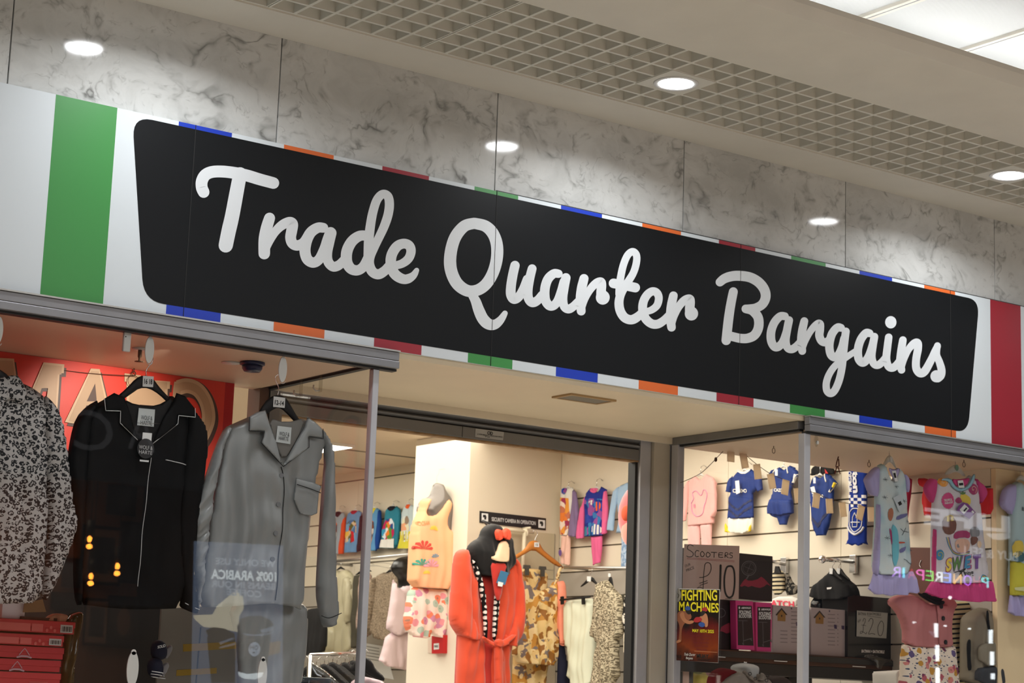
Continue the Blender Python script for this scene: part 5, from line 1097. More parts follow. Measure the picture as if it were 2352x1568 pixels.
t, S = garment('camisole', 'ochre and grey printed satin cami hanging in front of the beige pillar', 'top', CM.moved(.03), camo, [(1189, 1330), (1200, 1318), (1214, 1340), (1226, 1356), (1245, 1356), (1262, 1348), (1272, 1332), (1278, 1345), (1280, 1390), (1283, 1440), (1283, 1529), (1230, 1526), (1174, 1520), (1180, 1450), (1188, 1400)], depth=.045, fold=.014, res=40, fk=55, parts=[('strap', [(1272, 1338), (1276, 1318), (1284, 1298), (1290, 1302), (1283, 1325), (1279, 1346)], camo, dict(depth=.006, off=.01, fold=0, res=12)), ('strap', [(1262, 1352), (1272, 1330), (1284, 1306), (1286, 1310), (1276, 1334), (1267, 1354)], camo, dict(depth=.005, off=.02, fold=0, res=12)), ('strap', [(1188, 1334), (1182, 1310), (1178, 1292), (1183, 1291), (1190, 1312), (1195, 1330)], camo, dict(depth=.006, off=.01, fold=0, res=12))])
for x, y in ((1206, 1303), (1242, 1306)): 
    t = thing('trouser_clip', CM.w(*CM.uv(x, y+8)), 'dark metal clip of the wooden hanger, %s of two gripping the satin shorts' % ('left' if x < 1220 else 'right'), 'clip'); pplate('clip_body', CM, [(x-7, y-6), (x+7, y-5), (x+8, y+2), (x+4, y+3), (x+4, y+18), (x-4, y+18), (x-4, y+3), (x-8, y+2)], mat('gunmetal', (.10, .095, .085), .4, .7) if 'gunmetal' not in bpy.data.materials else bpy.data.materials['gunmetal'], t, .012, .012)
t, S = garment('dress', 'dark navy pleated dress hem beside the ochre cami at the bottom edge', 'dress', PY(3.40), fabric('navy_pleated', (.012, .014, .035)), [(1282, 1432), (1288, 1450), (1298, 1500), (1308, 1568), (1312, 1640), (1276, 1640), (1280, 1540)], depth=.03, fold=.012, res=22, fk=120)

# ---- through the doorway right of the nib: kids wear on the slat wall
Q2 = zz(1280, 1080, .15303)
purp = fabric('dusty_purple_jersey', srgb(132, 112, 150)); pinkj = fabric('bright_pink_jersey', srgb(224, 102, 150)); leg_p = fabric('peach_pink_leggings', srgb(240, 196, 180)); indigo = fabric('indigo_print_jersey', srgb(40, 52, 140)); lbl = fabric('light_blue_fleece', srgb(158, 186, 214)); denim = m_crimp('pale_blue_denim', srgb(130, 160, 196), srgb(180, 200, 222), 60.)
prA = m_blotch('orange_crimson_print', [srgb(240, 220, 205), srgb(232, 130, 60), srgb(160, 60, 90), srgb(236, 160, 70), srgb(200, 120, 90)], 24., .05)
prB = m_blotch('galaxy_print', [srgb(36, 48, 130), srgb(50, 70, 160), srgb(60, 120, 180), srgb(150, 80, 150), srgb(44, 60, 150)], 26., .05)
t, S = garment('pyjama_shirt', 'white child top with orange print and a dusty purple sleeve beside the pillar', 'pyjamas', W, c_wht, Q2([(60, 300), (95, 250), (170, 262), (235, 250), (270, 330), (240, 500), (215, 700), (160, 980), (60, 975), (50, 600)]), parts=[('sleeve', Q2([(255, 280), (300, 330), (325, 480), (345, 660), (320, 850), (295, 1000), (185, 985), (205, 800), (235, 560)]), purp, kids(off=.006)), ('leggings', Q2([(66, 960), (190, 965), (188, 1200), (178, 1425), (52, 1395), (58, 1150)]), leg_p, kids(off=-.006))], decals=[('print', Q2([(70, 410), (200, 420), (215, 700), (160, 970), (66, 965)]), prA, 0), ('neck_print', Q2([(95, 265), (185, 270), (170, 340), (130, 370), (95, 340)]), prB, 1)], **kids())
decal('leg_badge', W, W.poly(Q2([(80, 1200), (120, 1190), (130, 1250), (110, 1300), (80, 1270)])), lambda U: np.full(len(U), .03), mat('violet_badge', srgb(110, 80, 150), .7), t, 1, conv=False)
wall_hook(Q2([(165, 250)])[0], 1108, 1119, 'pale hanger holding the orange print top with the purple sleeve')
t, S = garment('pyjama_shirt', 'indigo galaxy print child top with bright pink sleeves', 'pyjamas', W, indigo, Q2([(432, 340), (495, 265), (560, 320), (620, 320), (660, 240), (750, 290), (715, 450), (700, 700), (695, 975), (410, 1000), (420, 700), (418, 480)]),
    parts=[('sleeve', Q2([(440, 380), (415, 420), (390, 520), (368, 570), (340, 740), (295, 1000), (350, 1030), (415, 1020), (420, 800), (425, 560)]), pinkj, kids(off=.006)), ('sleeve', Q2([(735, 290), (760, 330), (780, 560), (775, 760), (755, 950), (705, 965), (700, 700), (712, 450)]), pinkj, kids(off=.006)), ('leggings', Q2([(495, 985), (670, 975), (660, 1200), (638, 1385), (530, 1425), (510, 1200)]), pinkj, kids(off=-.006))],
    decals=[('print', Q2([(430, 420), (700, 430), (690, 965), (420, 990)]), prB, 0), ('hem_print', Q2([(560, 800), (690, 830), (690, 960), (555, 965)]), c_wht, 1), ('print_patch', Q2([(600, 470), (690, 480), (670, 600), (590, 620)]), c_orr, 1), ('hem_print', Q2([(420, 850), (545, 840), (550, 980), (420, 985)]), c_teal, 0), ('neck_band', Q2([(505, 270), (640, 265), (610, 320), (560, 345), (525, 320)]), pinkj, 1), ('print_patch', Q2([(505, 470), (560, 440), (580, 500), (540, 530)]), c_wht, 1)], **kids())
wall_hook(Q2([(590, 262)])[0], 1102, 1120, 'pale hanger holding the indigo galaxy print top')
t, S = garment('pyjama_shirt', 'light blue fleece child set partly hidden behind the pink plush toy', 'pyjamas', W, lbl, Q2([(850, 330), (950, 225), (1055, 180), (1200, 240), (1300, 300), (1300, 930), (1000, 940), (880, 940), (930, 700), (900, 480)]), parts=[('sleeve', Q2([(860, 310), (935, 240), (930, 420), (880, 650), (860, 910), (770, 895), (800, 640), (832, 470)]), lbl, kids(off=.006)), ('trouser_leg', Q2([(965, 945), (1120, 945), (1110, 1030), (1060, 1250), (1050, 1480), (958, 1480), (965, 1200)]), denim, kids(off=-.004))], **kids())
wall_hook(Q2([(1115, 190)])[0], 1086, 1108, 'black hanger holding the light blue fleece set', black_plastic, 10)
rod('steel rail arm on the slat wall above the mint skirt and snake print dress', (1296, 1303), (1440, 1304), 4.33, .009)
RW = PX(4.33); Q8 = zz(1270, 1230, .21557)
coral = fabric('coral_satin', srgb(240, 150, 124), .5, .06); mint = fabric('mint_white_satin', srgb(222, 228, 206), .4, .03, spec=.5); snake = m_crimp('taupe_snake_crinkle', srgb(104, 95, 78), srgb(196, 186, 160), 120.); bwp = m_crimp('black_white_blotch', (.012, .012, .012), srgb(214, 208, 196), 42.)
t, S = garment('dress', 'slim coral satin dress hanging edge on beside the ochre cami', 'dress', RW, coral, Q8([(70, 480), (128, 480), (138, 650), (135, 900), (140, 1190), (100, 1130), (60, 900), (64, 640)]), depth=.04, fold=.008, res=22)
t, S = garment('skirt_set', 'mint white satin skirt set clipped on a black hanger', 'skirt', RW, mint, Q8([(145, 690), (260, 680), (468, 660), (458, 900), (472, 1130), (455, 1350), (440, 1620), (170, 1620), (186, 1190), (150, 1190), (140, 900)]), depth=.04, fold=.012, res=34, fk=45)
hanger('black clip hanger holding the mint white satin skirt', RW.moved(.004), Q8([(290, 540), (340, 490), (380, 440), (430, 440), (460, 490), (490, 520), (480, 535), (420, 490), (395, 480), (360, 510), (300, 550)]), Q8([(400, 445), (402, 400), (420, 370), (410, 345)]), black_plastic, tag_px=Q8([(374, 432), (416, 434), (414, 490), (374, 486)]), depth=.006)
for x, lab in ((170, 'left'), (395, 'right')):
    t = thing('skirt_clip', base_of(RW, Q8([(x, 720)])), 'black clip gripping the %s end of the mint skirt waistband' % lab, 'clip'); pplate('clip_body', RW, Q8([(x-12, 655), (x+12, 650), (x+14, 735), (x-8, 738)]), black_plastic, t, .012, .045)
tag(tube('clip_bar', RW.ws([RW.uv(*Q8([(150, 690)])[0]), RW.uv(*Q8([(470, 655)])[0])], .052), .006, black_plastic, None, 6), 'black clip bar across the top of the mint skirt', 'bar')
t, S = garment('dress', 'taupe snake print crinkled dress hanging below the steel rail arm', 'dress', RW.moved(.05), snake, Q8([(492, 520), (560, 470), (600, 480), (650, 560), (700, 600), (742, 650), (745, 900), (740, 1100), (700, 1100), (710, 1620), (450, 1620), (478, 1350), (500, 1090), (430, 1100), (445, 950), (470, 700)]), depth=.05, fold=.02, res=40, fk=80)
hanger('black hanger holding the taupe snake print dress', RW.moved(.03), Q8([(570, 560), (590, 480), (605, 430), (630, 440), (640, 500), (650, 560), (620, 520), (600, 560)]), Q8([(615, 440), (614, 400), (620, 380)]), black_plastic, depth=.006, tag_px=Q8([(600, 400), (625, 402), (625, 440), (600, 438)]))
t, S = garment('dress', 'dark grey slip hanging between the snake print dress and the doorway pier', 'dress', RW.moved(-.02), dkol, Q8([(742, 620), (790, 615), (800, 800), (795, 1030), (750, 1030)]), depth=.03, fold=.01, res=18)
t, S = garment('dress', 'black and white blotch print dress beside the doorway pier', 'dress', RW, bwp, Q8([(795, 630), (860, 600), (900, 620), (900, 1030), (800, 1030)]), depth=.04, fold=.02, res=18)
t, S = garment('dress', 'second black and white print garment low behind the wall socket', 'dress', RW, bwp, Q8([(810, 1300), (900, 1260), (900, 1620), (800, 1620)]), depth=.04, fold=.02, res=18)
t = thing('wall_socket', PX(XW).w(*PX(XW).uv(1444, 1498)), 'white wall socket on a grey panel beside the doorway pier', 'socket'); ks = PX(4.2)
pplate('back_panel', ks, Q8([(758, 1028), (900, 1028), (900, 1250), (756, 1250)]), mat('socket_shadow_frame', (.02, .02, .02), .6), t, .30, -.305); pplate('socket_plate', ks, Q8([(762, 1040), (900, 1040), (900, 1240), (760, 1240)]), mat('cream_socket', srgb(226, 218, 198), .4), t, .006, .0)
for q in ((775, 1138), (825, 1138)): plate('pin_slot', ks, disc(ks.uv(*Q8([q])[0]), .007, .009, 8), ink, t, .0005, .0063)
plate('pin_slot', ks, disc(ks.uv(*Q8([(800, 1190)])[0]), .006, .012, 8), ink, t, .0005, .0063); pplate('socket_mark', ks, Q8([(782, 1082), (820, 1082), (820, 1086), (782, 1086)]), ink, t, .0005, .0063)
# ---- pink plush toy
PT = PY(1.30); sc = lambda px: px*np.linalg.norm(np.array(PT.w(*PT.uv(1440, 1230)))-CAM)/FPX
pk = fabric('salmon_pink_plush', srgb(236, 112, 116), .95, .06, 500., sheen=.6, bump=.4); pk2 = fabric('pale_pink_plush', srgb(246, 156, 140), .95, .05, 500., sheen=.5, bump=.4); claw = mat('orange_felt', srgb(232, 96, 62), .8)
tp = thing('plush_toy', PT.w(*PT.uv(1470, 1365)), 'big salmon pink plush toy with a black oval eye behind the doorway pier', 'plush toy')
def pb(name, x, y, rx, ry, m, dy=0., rd=None, tilt=0.): c = np.array(PT.w(*PT.uv(x, y), dy)); k_ = 1.12; blob(name, c, sc(rx)*k_, rd if rd else sc((rx+ry)/2), sc(ry), m, tp, 24, tilt)
pb('head', 1478, 1185, 53, 78, pk, 0, sc(58)); pb('muzzle', 1466, 1222, 42, 44, pk2, .03, sc(52)); pb('nose', 1420, 1180, 8, 18, claw, .06, .03); pb('eye_patch', 1431, 1174, 10, 36, pk2, .075, .02); pb('eye', 1431, 1176, 5.6, 21, mat('glossy_black_eye', (.006, .005, .005), .12), .088, .014); pb('eye_glint', 1431, 1166, 1.6, 4, paper, .101, .004)
pb('body', 1482, 1300, 38, 60, pk2, .0, .10); pb('arm', 1446, 1262, 34, 17, pk, .10, .05, -.55); pb('claw', 1422, 1278, 6, 3, claw, .12, .012, -.6); pb('foot', 1448, 1332, 37, 31, pk, .11, .07); pb('claw', 1421, 1308, 2.4, 6, claw, .15, .008)
pb('leg', 1470, 1315, 30, 30, pk2, .06, .07)
hp = np.array(PT.w(*PT.uv(1478, 1112))); tube('hanging_loop', [hp, hp+[-.02, -.12, .06], (2.96, .966, hp[2]+.08)], .004, claw, tp, 6)
# visible ceiling panel light of the shop
q0 = hit(816, 1021, 2, ZSH)
t = thing('ceiling_light_panel', (q0[0]-.3, q0[1]+.6, ZSH-.02), 'bright rectangular ceiling light panel deep in the shop beside the grey pyjama shoulder', 'light')
box('light_frame', q0[0]-.62, q0[0], q0[1], q0[1]+1.22, ZSH-.02, ZSH-.0005, white_plastic, t); box('light_diffuser', q0[0]-.605, q0[0]-.015, q0[1]+.015, q0[1]+1.205, ZSH-.0215, ZSH-.0202, m_emit('warm_panel_glow', (1., .95, .82), 9.), t)
# ================================================================== RIGHT DISPLAY WINDOW
D = PY(.20); z7 = zz(1750, 980, .26792); z4 = zz(2090, 1100, .19138); z8 = zz(1750, 1250, .25596); z5 = zz(2020, 1360, .14116)
lilac = fabric('lilac_jersey', srgb(172, 164, 208), .7, .05); ice = mat('ice_blue_print_jersey', srgb(206, 216, 216), .75, spec=.2); k = N(ice); nz = k.n('TexNoise', i_Scale=5.5, i_Detail=3.); k.l(k.coord('UV'), nz.inputs['Vector']); k.color(k.ramp(nz.outputs[0], [(.35, srgb(206, 212, 210)), (.52, srgb(196, 214, 220)), (.72, srgb(128, 184, 204))]))
def clear_hanger(label, plane, outline, hook, **kw): return hanger(label, plane, outline, hook, mat('milky_hanger_plastic', srgb(206, 206, 200), .3) if 'milky_hanger_plastic' not in bpy.data.materials else bpy.data.materials['milky_hanger_plastic'], **kw)
# dress 1
t, S = garment('night_dress', 'ice blue child nightdress with lilac sleeves and frill, nearest the corner post', 'dress', D, ice, z7([(975, 335), (1035, 308), (1060, 400), (1095, 468), (1120, 440), (1150, 330), (1200, 400), (1212, 560), (1225, 700), (1245, 900), (1270, 1250), (1120, 1270), (935, 1265), (945, 1050), (962, 800), (960, 620), (975, 480)]), depth=.035, fold=.006, res=40,
    parts=[('sleeve', z7([(985, 335), (940, 355), (900, 400), (860, 447), (885, 520), (912, 585), (958, 605), (975, 560), (985, 450)]), lilac, dict(depth=.03, off=.004, fold=.006, res=18)), ('sleeve', z7([(1185, 390), (1225, 425), (1242, 470), (1240, 562), (1208, 560), (1200, 480)]), lilac, dict(depth=.025, off=.004, fold=.005, res=14)),
           ('side_panel', z7([(962, 650), (975, 660), (972, 900), (966, 1265), (930, 1268), (942, 1050), (960, 850)]), lilac, dict(depth=.026, off=.012, fold=.003, res=18)),
           ('frill', z7([(935, 1255), (1100, 1265), (1270, 1235), (1300, 1310), (1325, 1410), (1280, 1430), (1240, 1420), (1190, 1445), (1120, 1440), (1060, 1452), (1000, 1435), (950, 1440), (888, 1392), (915, 1330)]), lilac, dict(depth=.018, off=.012, fold=.012, fk=100, res=46, ch=0)),
           ('neck_inside', z7([(1040, 350), (1090, 372), (1146, 350), (1125, 430), (1096, 472), (1062, 410)]), lilac, dict(depth=.004, off=.030, fold=0, res=12))])
sf = mat('snowflake_print', srgb(84, 98, 108), .7)
def flake(cx, cy, r):
    for a in range(3):
        th = a*math.pi/3+.2; v = np.array([math.cos(th), math.sin(th)]); n_ = np.array([-v[1], v[0]])*.9
        c = np.array([cx, cy]); decal('snowflake', D, [c-v*r-n_*.5, c+v*r-n_*.5, c+v*r+n_*.5, c-v*r+n_*.5], S, sf, t, 0, .0025, 6)
for q in ((1016, 455), (1012, 608), (1113, 515), (1205, 812), (1022, 955), (1048, 1105), (1245, 1060), (1172, 640)): p = z7([q])[0]; flake(p[0], p[1], 5.)
for nm, px, mm in (('swirl_print', [(1060, 830), (1110, 860), (1130, 960), (1120, 1190), (1070, 1195), (1055, 1020)], mat('aqua_print', srgb(112, 190, 208), .7)), ('swirl_print', [(1035, 860), (1056, 900), (1062, 1010), (1048, 1010)], mat('magenta_print', srgb(160, 60, 110), .7)), ('swirl_print', [(1030, 720), (1060, 690), (1075, 760), (1050, 820), (1032, 790)], mat('rust_print', srgb(172, 110, 84), .7)), ('swirl_print', [(1110, 760), (1215, 740), (1190, 770), (1100, 810)], mat('slate_print', srgb(110, 110, 160), .7)), ('swirl_print', [(1128, 1050), (1190, 1020), (1160, 1075), (1132, 1085)], bpy.data.materials['slate_print']), ('swirl_print', [(1120, 985), (1170, 990), (1172, 1000), (1122, 1004)], mat('coral_print', srgb(200, 90, 70), .7))): decal(nm, D, z7(px), S, mm, t, 1, .0022)
for a, b in (((1150, 930), (1175, 870)), ((1165, 900), (1215, 905)), ((1162, 905), (1140, 875)), ((1160, 1135), (1255, 1190)), ((1235, 1175), (1250, 1165))): piping('branch_print', D, z7([a, b]), S, .0012, sf, t, .002)
tg = thing('swing_ticket', D.w(*D.uv(2050, 1176), .05), 'grey card ticket pinned on the ice blue nightdress', 'tag'); pplate('ticket_card', D, z7([(1060, 612), (1118, 585), (1172, 695), (1112, 735)]), mat('pale_ticket', srgb(196, 206, 214), .5), tg, .0012, .046); pplate('ticket_barcode', D, z7([(1098, 655), (1122, 640), (1136, 668), (1112, 682)]), ink, tg, .0004, .0474)
pplate('care_label', D, z7([(1062, 385), (1095, 378), (1112, 470), (1090, 474)]), paper, t, .0008, .037); pplate('care_print', D, z7([(1072, 402), (1090, 398), (1100, 440), (1084, 444)]), ink, t, .0004, .0381)
clear_hanger('milky hanger holding the ice blue nightdress', D, z7([(1030, 345), (1050, 290), (1072, 255), (1095, 240), (1118, 260), (1135, 300), (1155, 365), (1135, 345), (1110, 310), (1085, 300), (1060, 330)]), z7([(1094, 245), (1092, 215), (1098, 180), (1102, 150), (1098, 142)]), tag_px=z7([(1086, 258), (1106, 260), (1110, 305), (1090, 302)]))
# dress 2
magenta = fabric('magenta_jersey', srgb(200, 66, 126), .7, .06); wprint = mat('white_print_jersey', srgb(214, 208, 212), .75, spec=.2); k = N(wprint); nz = k.n('TexNoise', i_Scale=6., i_Detail=4.); k.l(k.coord('UV'), nz.inputs['Vector']); k.color(k.ramp(nz.outputs[0], [(.35, srgb(218, 212, 216)), (.55, srgb(210, 204, 212)), (.7, srgb(186, 196, 216))])); skyt = fabric('sky_blue_trim', srgb(148, 190, 208), .7)
t, S = garment('night_dress', 'white printed child nightdress with magenta sleeves and frill', 'dress', D, wprint, z4([(285, 10), (420, -20), (450, 60), (530, 120), (620, 100), (690, -60), (760, -20), (800, 200), (830, 450), (880, 850), (940, 1230), (700, 1250), (420, 1250), (240, 1235), (245, 900), (248, 600), (255, 300)]), depth=.035, fold=.006, res=46,
    parts=[('sleeve', z4([(290, 5), (250, -10), (215, -5), (165, 60), (148, 120), (190, 215), (245, 300), (270, 240), (288, 120)]), magenta, dict(depth=.03, off=.004, fold=.006, res=18)), ('sleeve', z4([(755, -20), (800, 25), (860, 80), (892, 180), (850, 250), (815, 305), (795, 200), (775, 80)]), magenta, dict(depth=.03, off=.004, fold=.006, res=18)),
           ('side_panel', z4([(252, 600), (268, 600), (262, 900), (258, 1230), (240, 1230), (243, 900)]), magenta, dict(depth=.02, off=.012, fold=.002, res=14)),
           ('frill', z4([(235, 1225), (500, 1248), (720, 1240), (945, 1222), (975, 1340), (1008, 1460), (950, 1475), (860, 1465), (760, 1480), (660, 1470), (560, 1462), (440, 1440), (330, 1430), (240, 1405), (150, 1362), (190, 1290)]), magenta, dict(depth=.018, off=.012, fold=.012, fk=100, res=50, ch=0)),
           ('neck_band', z4([(285, 12), (420, -18), (470, 80), (530, 118), (610, 100), (660, 30), (690, -60), (725, -45), (690, 70), (620, 140), (530, 160), (440, 110), (395, 30)]), skyt, dict(depth=.006, off=.034, fold=.0, res=22)),
           ('neck_inside', z4([(432, 0), (520, 10), (640, -10), (665, 0), (625, 80), (560, 112), (480, 85)]), magenta, dict(depth=.003, off=.030, fold=0, res=12))])
pplate('care_label', D, z4([(497, 25), (560, 18), (580, 110), (510, 112)]), paper, t, .0008, .038); pplate('care_print', D, z4([(510, 55), (560, 50), (564, 80), (514, 85)]), ink, t, .0004, .0391)
def swirl(cx, cy, r, m1, m2, sq=1.15):
    c = z4([(cx, cy)])[0]; rr = r*.19138
    decal('candy_print', D, [(c[0]+rr*math.cos(a), c[1]+rr*sq*math.sin(a)) for a in np.linspace(0, 2*math.pi, 16, endpoint=False)], S, m1, t, 0, .0022)
    piping('candy_swirl', D, [(c[0]+rr*.11*i*math.cos(i*1.05), c[1]+rr*.11*i*sq*math.sin(i*1.05)) for i in range(8)], S, .0013, m2, t, .0028, 3)
c1 = mat('print_orange', srgb(232, 160, 70), .7); c2 = mat('print_rose', srgb(170, 60, 110), .7); c3 = mat('print_cream', srgb(240, 210, 180), .7); c4 = mat('print_blue2', srgb(70, 140, 180), .7); c5 = mat('print_green', srgb(90, 130, 70), .7); c6 = mat('print_brown', srgb(120, 80, 70), .7); c7 = mat('print_grey', srgb(140, 140, 146), .7); c8 = mat('print_lemon', srgb(226, 200, 80), .7); c9 = mat('print_violet', srgb(120, 80, 150), .7)
swirl(348, 42, 48, c1, c3); swirl(702, 126, 56, c2, c3, 1.2); swirl(303, 912, 42, c4, c8, 1.5)
cc = z4([(392, 265)])[0]; decal('badge_print', D, [(cc[0]+(13.2+1.0*(i % 2))*math.cos(a), cc[1]+(18+1.2*(i % 2))*math.sin(a)) for i, a in enumerate(np.linspace(0, 2*math.pi, 36, endpoint=False))], S, mat('print_pink', srgb(206, 72, 130), .7), t, 0, .0022)
text('badge_lettering', 'TROPICAL', D, z4([(342, 278)])[0], z4([(438, 262)])[0], z4([(340, 250)])[0], paper, t, .0035, .02, surf=S); text('badge_lettering', 'PARADISE', D, z4([(350, 308)])[0], z4([(444, 292)])[0], z4([(349, 285)])[0], paper, t, .0035, .02, surf=S)
# generic fruit, balloon and rainbow motifs in place of figures
for nm, px, mm in (('fruit_print', [(540, 190), (600, 180), (660, 230), (655, 310), (600, 330), (550, 280)], c8), ('fruit_print', [(485, 240), (540, 215), (560, 280), (520, 300), (480, 280)], c2), ('leaf_print', [(530, 150), (560, 175), (575, 140), (590, 170), (610, 150), (600, 190), (560, 195)], c5), ('balloon_print', [(320, 470), (430, 430), (490, 520), (480, 640), (400, 680), (330, 640)], c6), ('balloon_print', [(330, 460), (430, 425), (480, 500), (350, 520)], c8), ('balloon_print', [(645, 620), (690, 570), (750, 590), (780, 650), (740, 700), (650, 690)], c7), ('balloon_print', [(650, 690), (750, 700), (720, 790), (660, 800)], c6), ('flower_print', [(455, 660), (520, 620), (640, 625), (650, 720), (560, 700), (460, 730)], c2), ('flower_print', [(470, 740), (560, 710), (650, 745), (640, 860), (560, 900), (480, 860)], mat('print_peach', srgb(224, 180, 160), .7)), ('flower_centre', [(490, 790), (520, 775), (540, 800), (520, 830), (492, 822)], c7), ('flower_centre', [(600, 790), (635, 775), (650, 810), (630, 830), (605, 820)], c7), ('berry_print', [(740, 740), (790, 750), (800, 800), (760, 840), (730, 800)], c3)): decal(nm, D, z4(px), S, mm, t, 1, .0024)
for i, mm in enumerate((c4, c8, c9)): piping('rainbow_print', D, z4([(365+14*i, 700), (400+12*i, 830-4*i), (470+8*i, 905-8*i), (560, 915-12*i), (650, 890-10*i)]), S, .0016, mm, t, .002, 4)
for ch, x, y, x2, y2, mm in (('S', 360, 1110, 415, 1090, c8), ('W', 430, 1095, 550, 1075, c5), ('E', 572, 1078, 660, 1056, c4), ('E', 640, 1070, 668, 1056, c8), ('T', 690, 1065, 765, 1055, c9)):
    if ch == 'E' and x == 640: continue
    text('word_lettering', ch, D, z4([(x, y)])[0], z4([(x2, y2)])[0], z4([(x+5, y-135)])[0], mm, t, .004, .05, surf=S); text('word_outline', ch, D, z4([(x-4, y+8)])[0], z4([(x2+8, y2+6)])[0], z4([(x, y-140)])[0], c2 if ch in 'SE' else c9, t, .0028, .06, surf=S)
piping('word_flourish', D, z4([(470, 1120), (540, 1100), (585, 1078), (560, 1110), (520, 1150)]), S, .002, ink, t, .004, 4)
text('word_lettering', 'Thing', D, z4([(535, 1170)])[0], z4([(690, 1150)])[0], z4([(520, 1110)])[0], ink, t, .004, .02, surf=S)
for i, mm in enumerate((c4, c8, c2)): piping('rainbow_print', D, z4([(765+14*i, 1210), (790+10*i, 1165+10*i), (820, 1152+12*i), (860-8*i, 1175+8*i), (875-12*i, 1215)]), S, .002, mm, t, .002, 4)
tg = thing('swing_ticket', D.w(*D.uv(2205, 1190), .05), 'purple card ticket with barcode pinned on the white and magenta nightdress', 'tag'); pplate('ticket_card', D, z4([(545, 285), (600, 300), (692, 405), (620, 485), (465, 385), (490, 330)]), mat('purple_ticket', srgb(126, 70, 140), .5), tg, .0012, .047); pplate('ticket_label', D, z4([(500, 375), (560, 308), (614, 360), (552, 428)]), paper, tg, .0005, .0484); pplate('ticket_barcode', D, z4([(543, 385), (580, 345), (592, 358), (556, 400)]), ink, tg, .0003, .049); pplate('ticket_label', D, z4([(640, 395), (655, 380), (680, 405), (665, 420)]), paper, tg, .0005, .0484)
clear_hanger('milky hanger holding the white and magenta nightdress', D, z7([(1560, 410), (1590, 365), (1625, 335), (1660, 322), (1690, 335), (1715, 370), (1750, 425), (1725, 425), (1690, 392), (1650, 385), (1600, 410)]), z7([(1660, 325), (1658, 290), (1668, 260), (1678, 235), (1674, 228)]))
plate('hanger_disc', D, disc(D.uv(*z7([(1655, 352)])[0]), .011, .015, 18), mat('green_size_disc', srgb(120, 160, 140), .5), bpy.data.objects[[o.name for o in bpy.data.objects if o.name.startswith('clothes_hanger')][-1]] if False else t, .001, .012)
# dress 3
wtop = fabric('pale_aqua_jersey', srgb(176, 200, 206), .75, .06); lemon = fabric('lemon_green_print', srgb(200, 192, 66), .75, .1)
t, S = garment('night_dress', 'pale aqua and lemon child nightdress with lilac sleeves at the right edge', 'dress', D, wtop, z4([(1215, 60), (1280, 20), (1330, 50), (1390, 120), (1480, 60), (1540, 120), (1560, 1000), (1560, 1420), (1170, 1400), (1182, 900), (1178, 450), (1200, 250)]), depth=.035, fold=.006, res=36,
    parts=[('sleeve', z4([(1215, 50), (1140, 80), (1085, 140), (1055, 300), (1100, 370), (1140, 390), (1182, 440), (1210, 330), (1218, 180)]), lilac, dict(depth=.035, off=.006, fold=.01, res=20)), ('lower_panel', z4([(1178, 980), (1560, 940), (1560, 1400), (1172, 1395)]), lemon, dict(depth=.03, off=.012, fold=.004, res=24, ch=0)), ('frill', z4([(1172, 1385), (1560, 1395), (1560, 1640), (1300, 1650), (1215, 1640), (1150, 1600), (1160, 1500)]), lilac, dict(depth=.018, off=.012, fold=.012, fk=100, res=36, ch=0))])
for nm, px, mm in (('bush_print', [(1182, 750), (1240, 735), (1275, 780), (1270, 880), (1185, 980)], c8), ('bush_print', [(1190, 880), (1230, 860), (1280, 900), (1285, 990), (1185, 1000)], mat('print_deep_teal', srgb(60, 100, 110), .7)), ('stripe_print', [(1176, 1290), (1560, 1300), (1560, 1360), (1175, 1345)], mat('print_pale_lime', srgb(206, 206, 150), .7)), ('shape_print', [(1300, 520), (1345, 480), (1400, 560), (1380, 700), (1310, 680)], mat('print_ink_blue', srgb(60, 66, 96), .7)), ('shape_print', [(1300, 690), (1400, 710), (1400, 860), (1330, 870)], c1), ('shape_print', [(1310, 1010), (1380, 1030), (1370, 1080), (1320, 1070)], c4)): decal(nm, D, z4(px), S, mm, t, 1, .0024 if nm != 'stripe_print' and nm != 'bush_print' else .012)
text('word_lettering', 'TH', D, z4([(1310, 1275)])[0], z4([(1380, 1285)])[0], z4([(1308, 1200)])[0], ink, t, .012, .03, surf=S); text('word_lettering', 'BO', D, z4([(1272, 380)])[0], z4([(1310, 390)])[0], z4([(1272, 338)])[0], ink, t, .004, .02, surf=S)
clear_hanger('milky hanger holding the aqua and lemon nightdress', D, z7([(2170, 470), (2190, 430), (2220, 405), (2250, 430), (2290, 490), (2260, 480), (2215, 450)]), z7([(2218, 408), (2214, 370), (2220, 330), (2222, 305), (2218, 298)]))
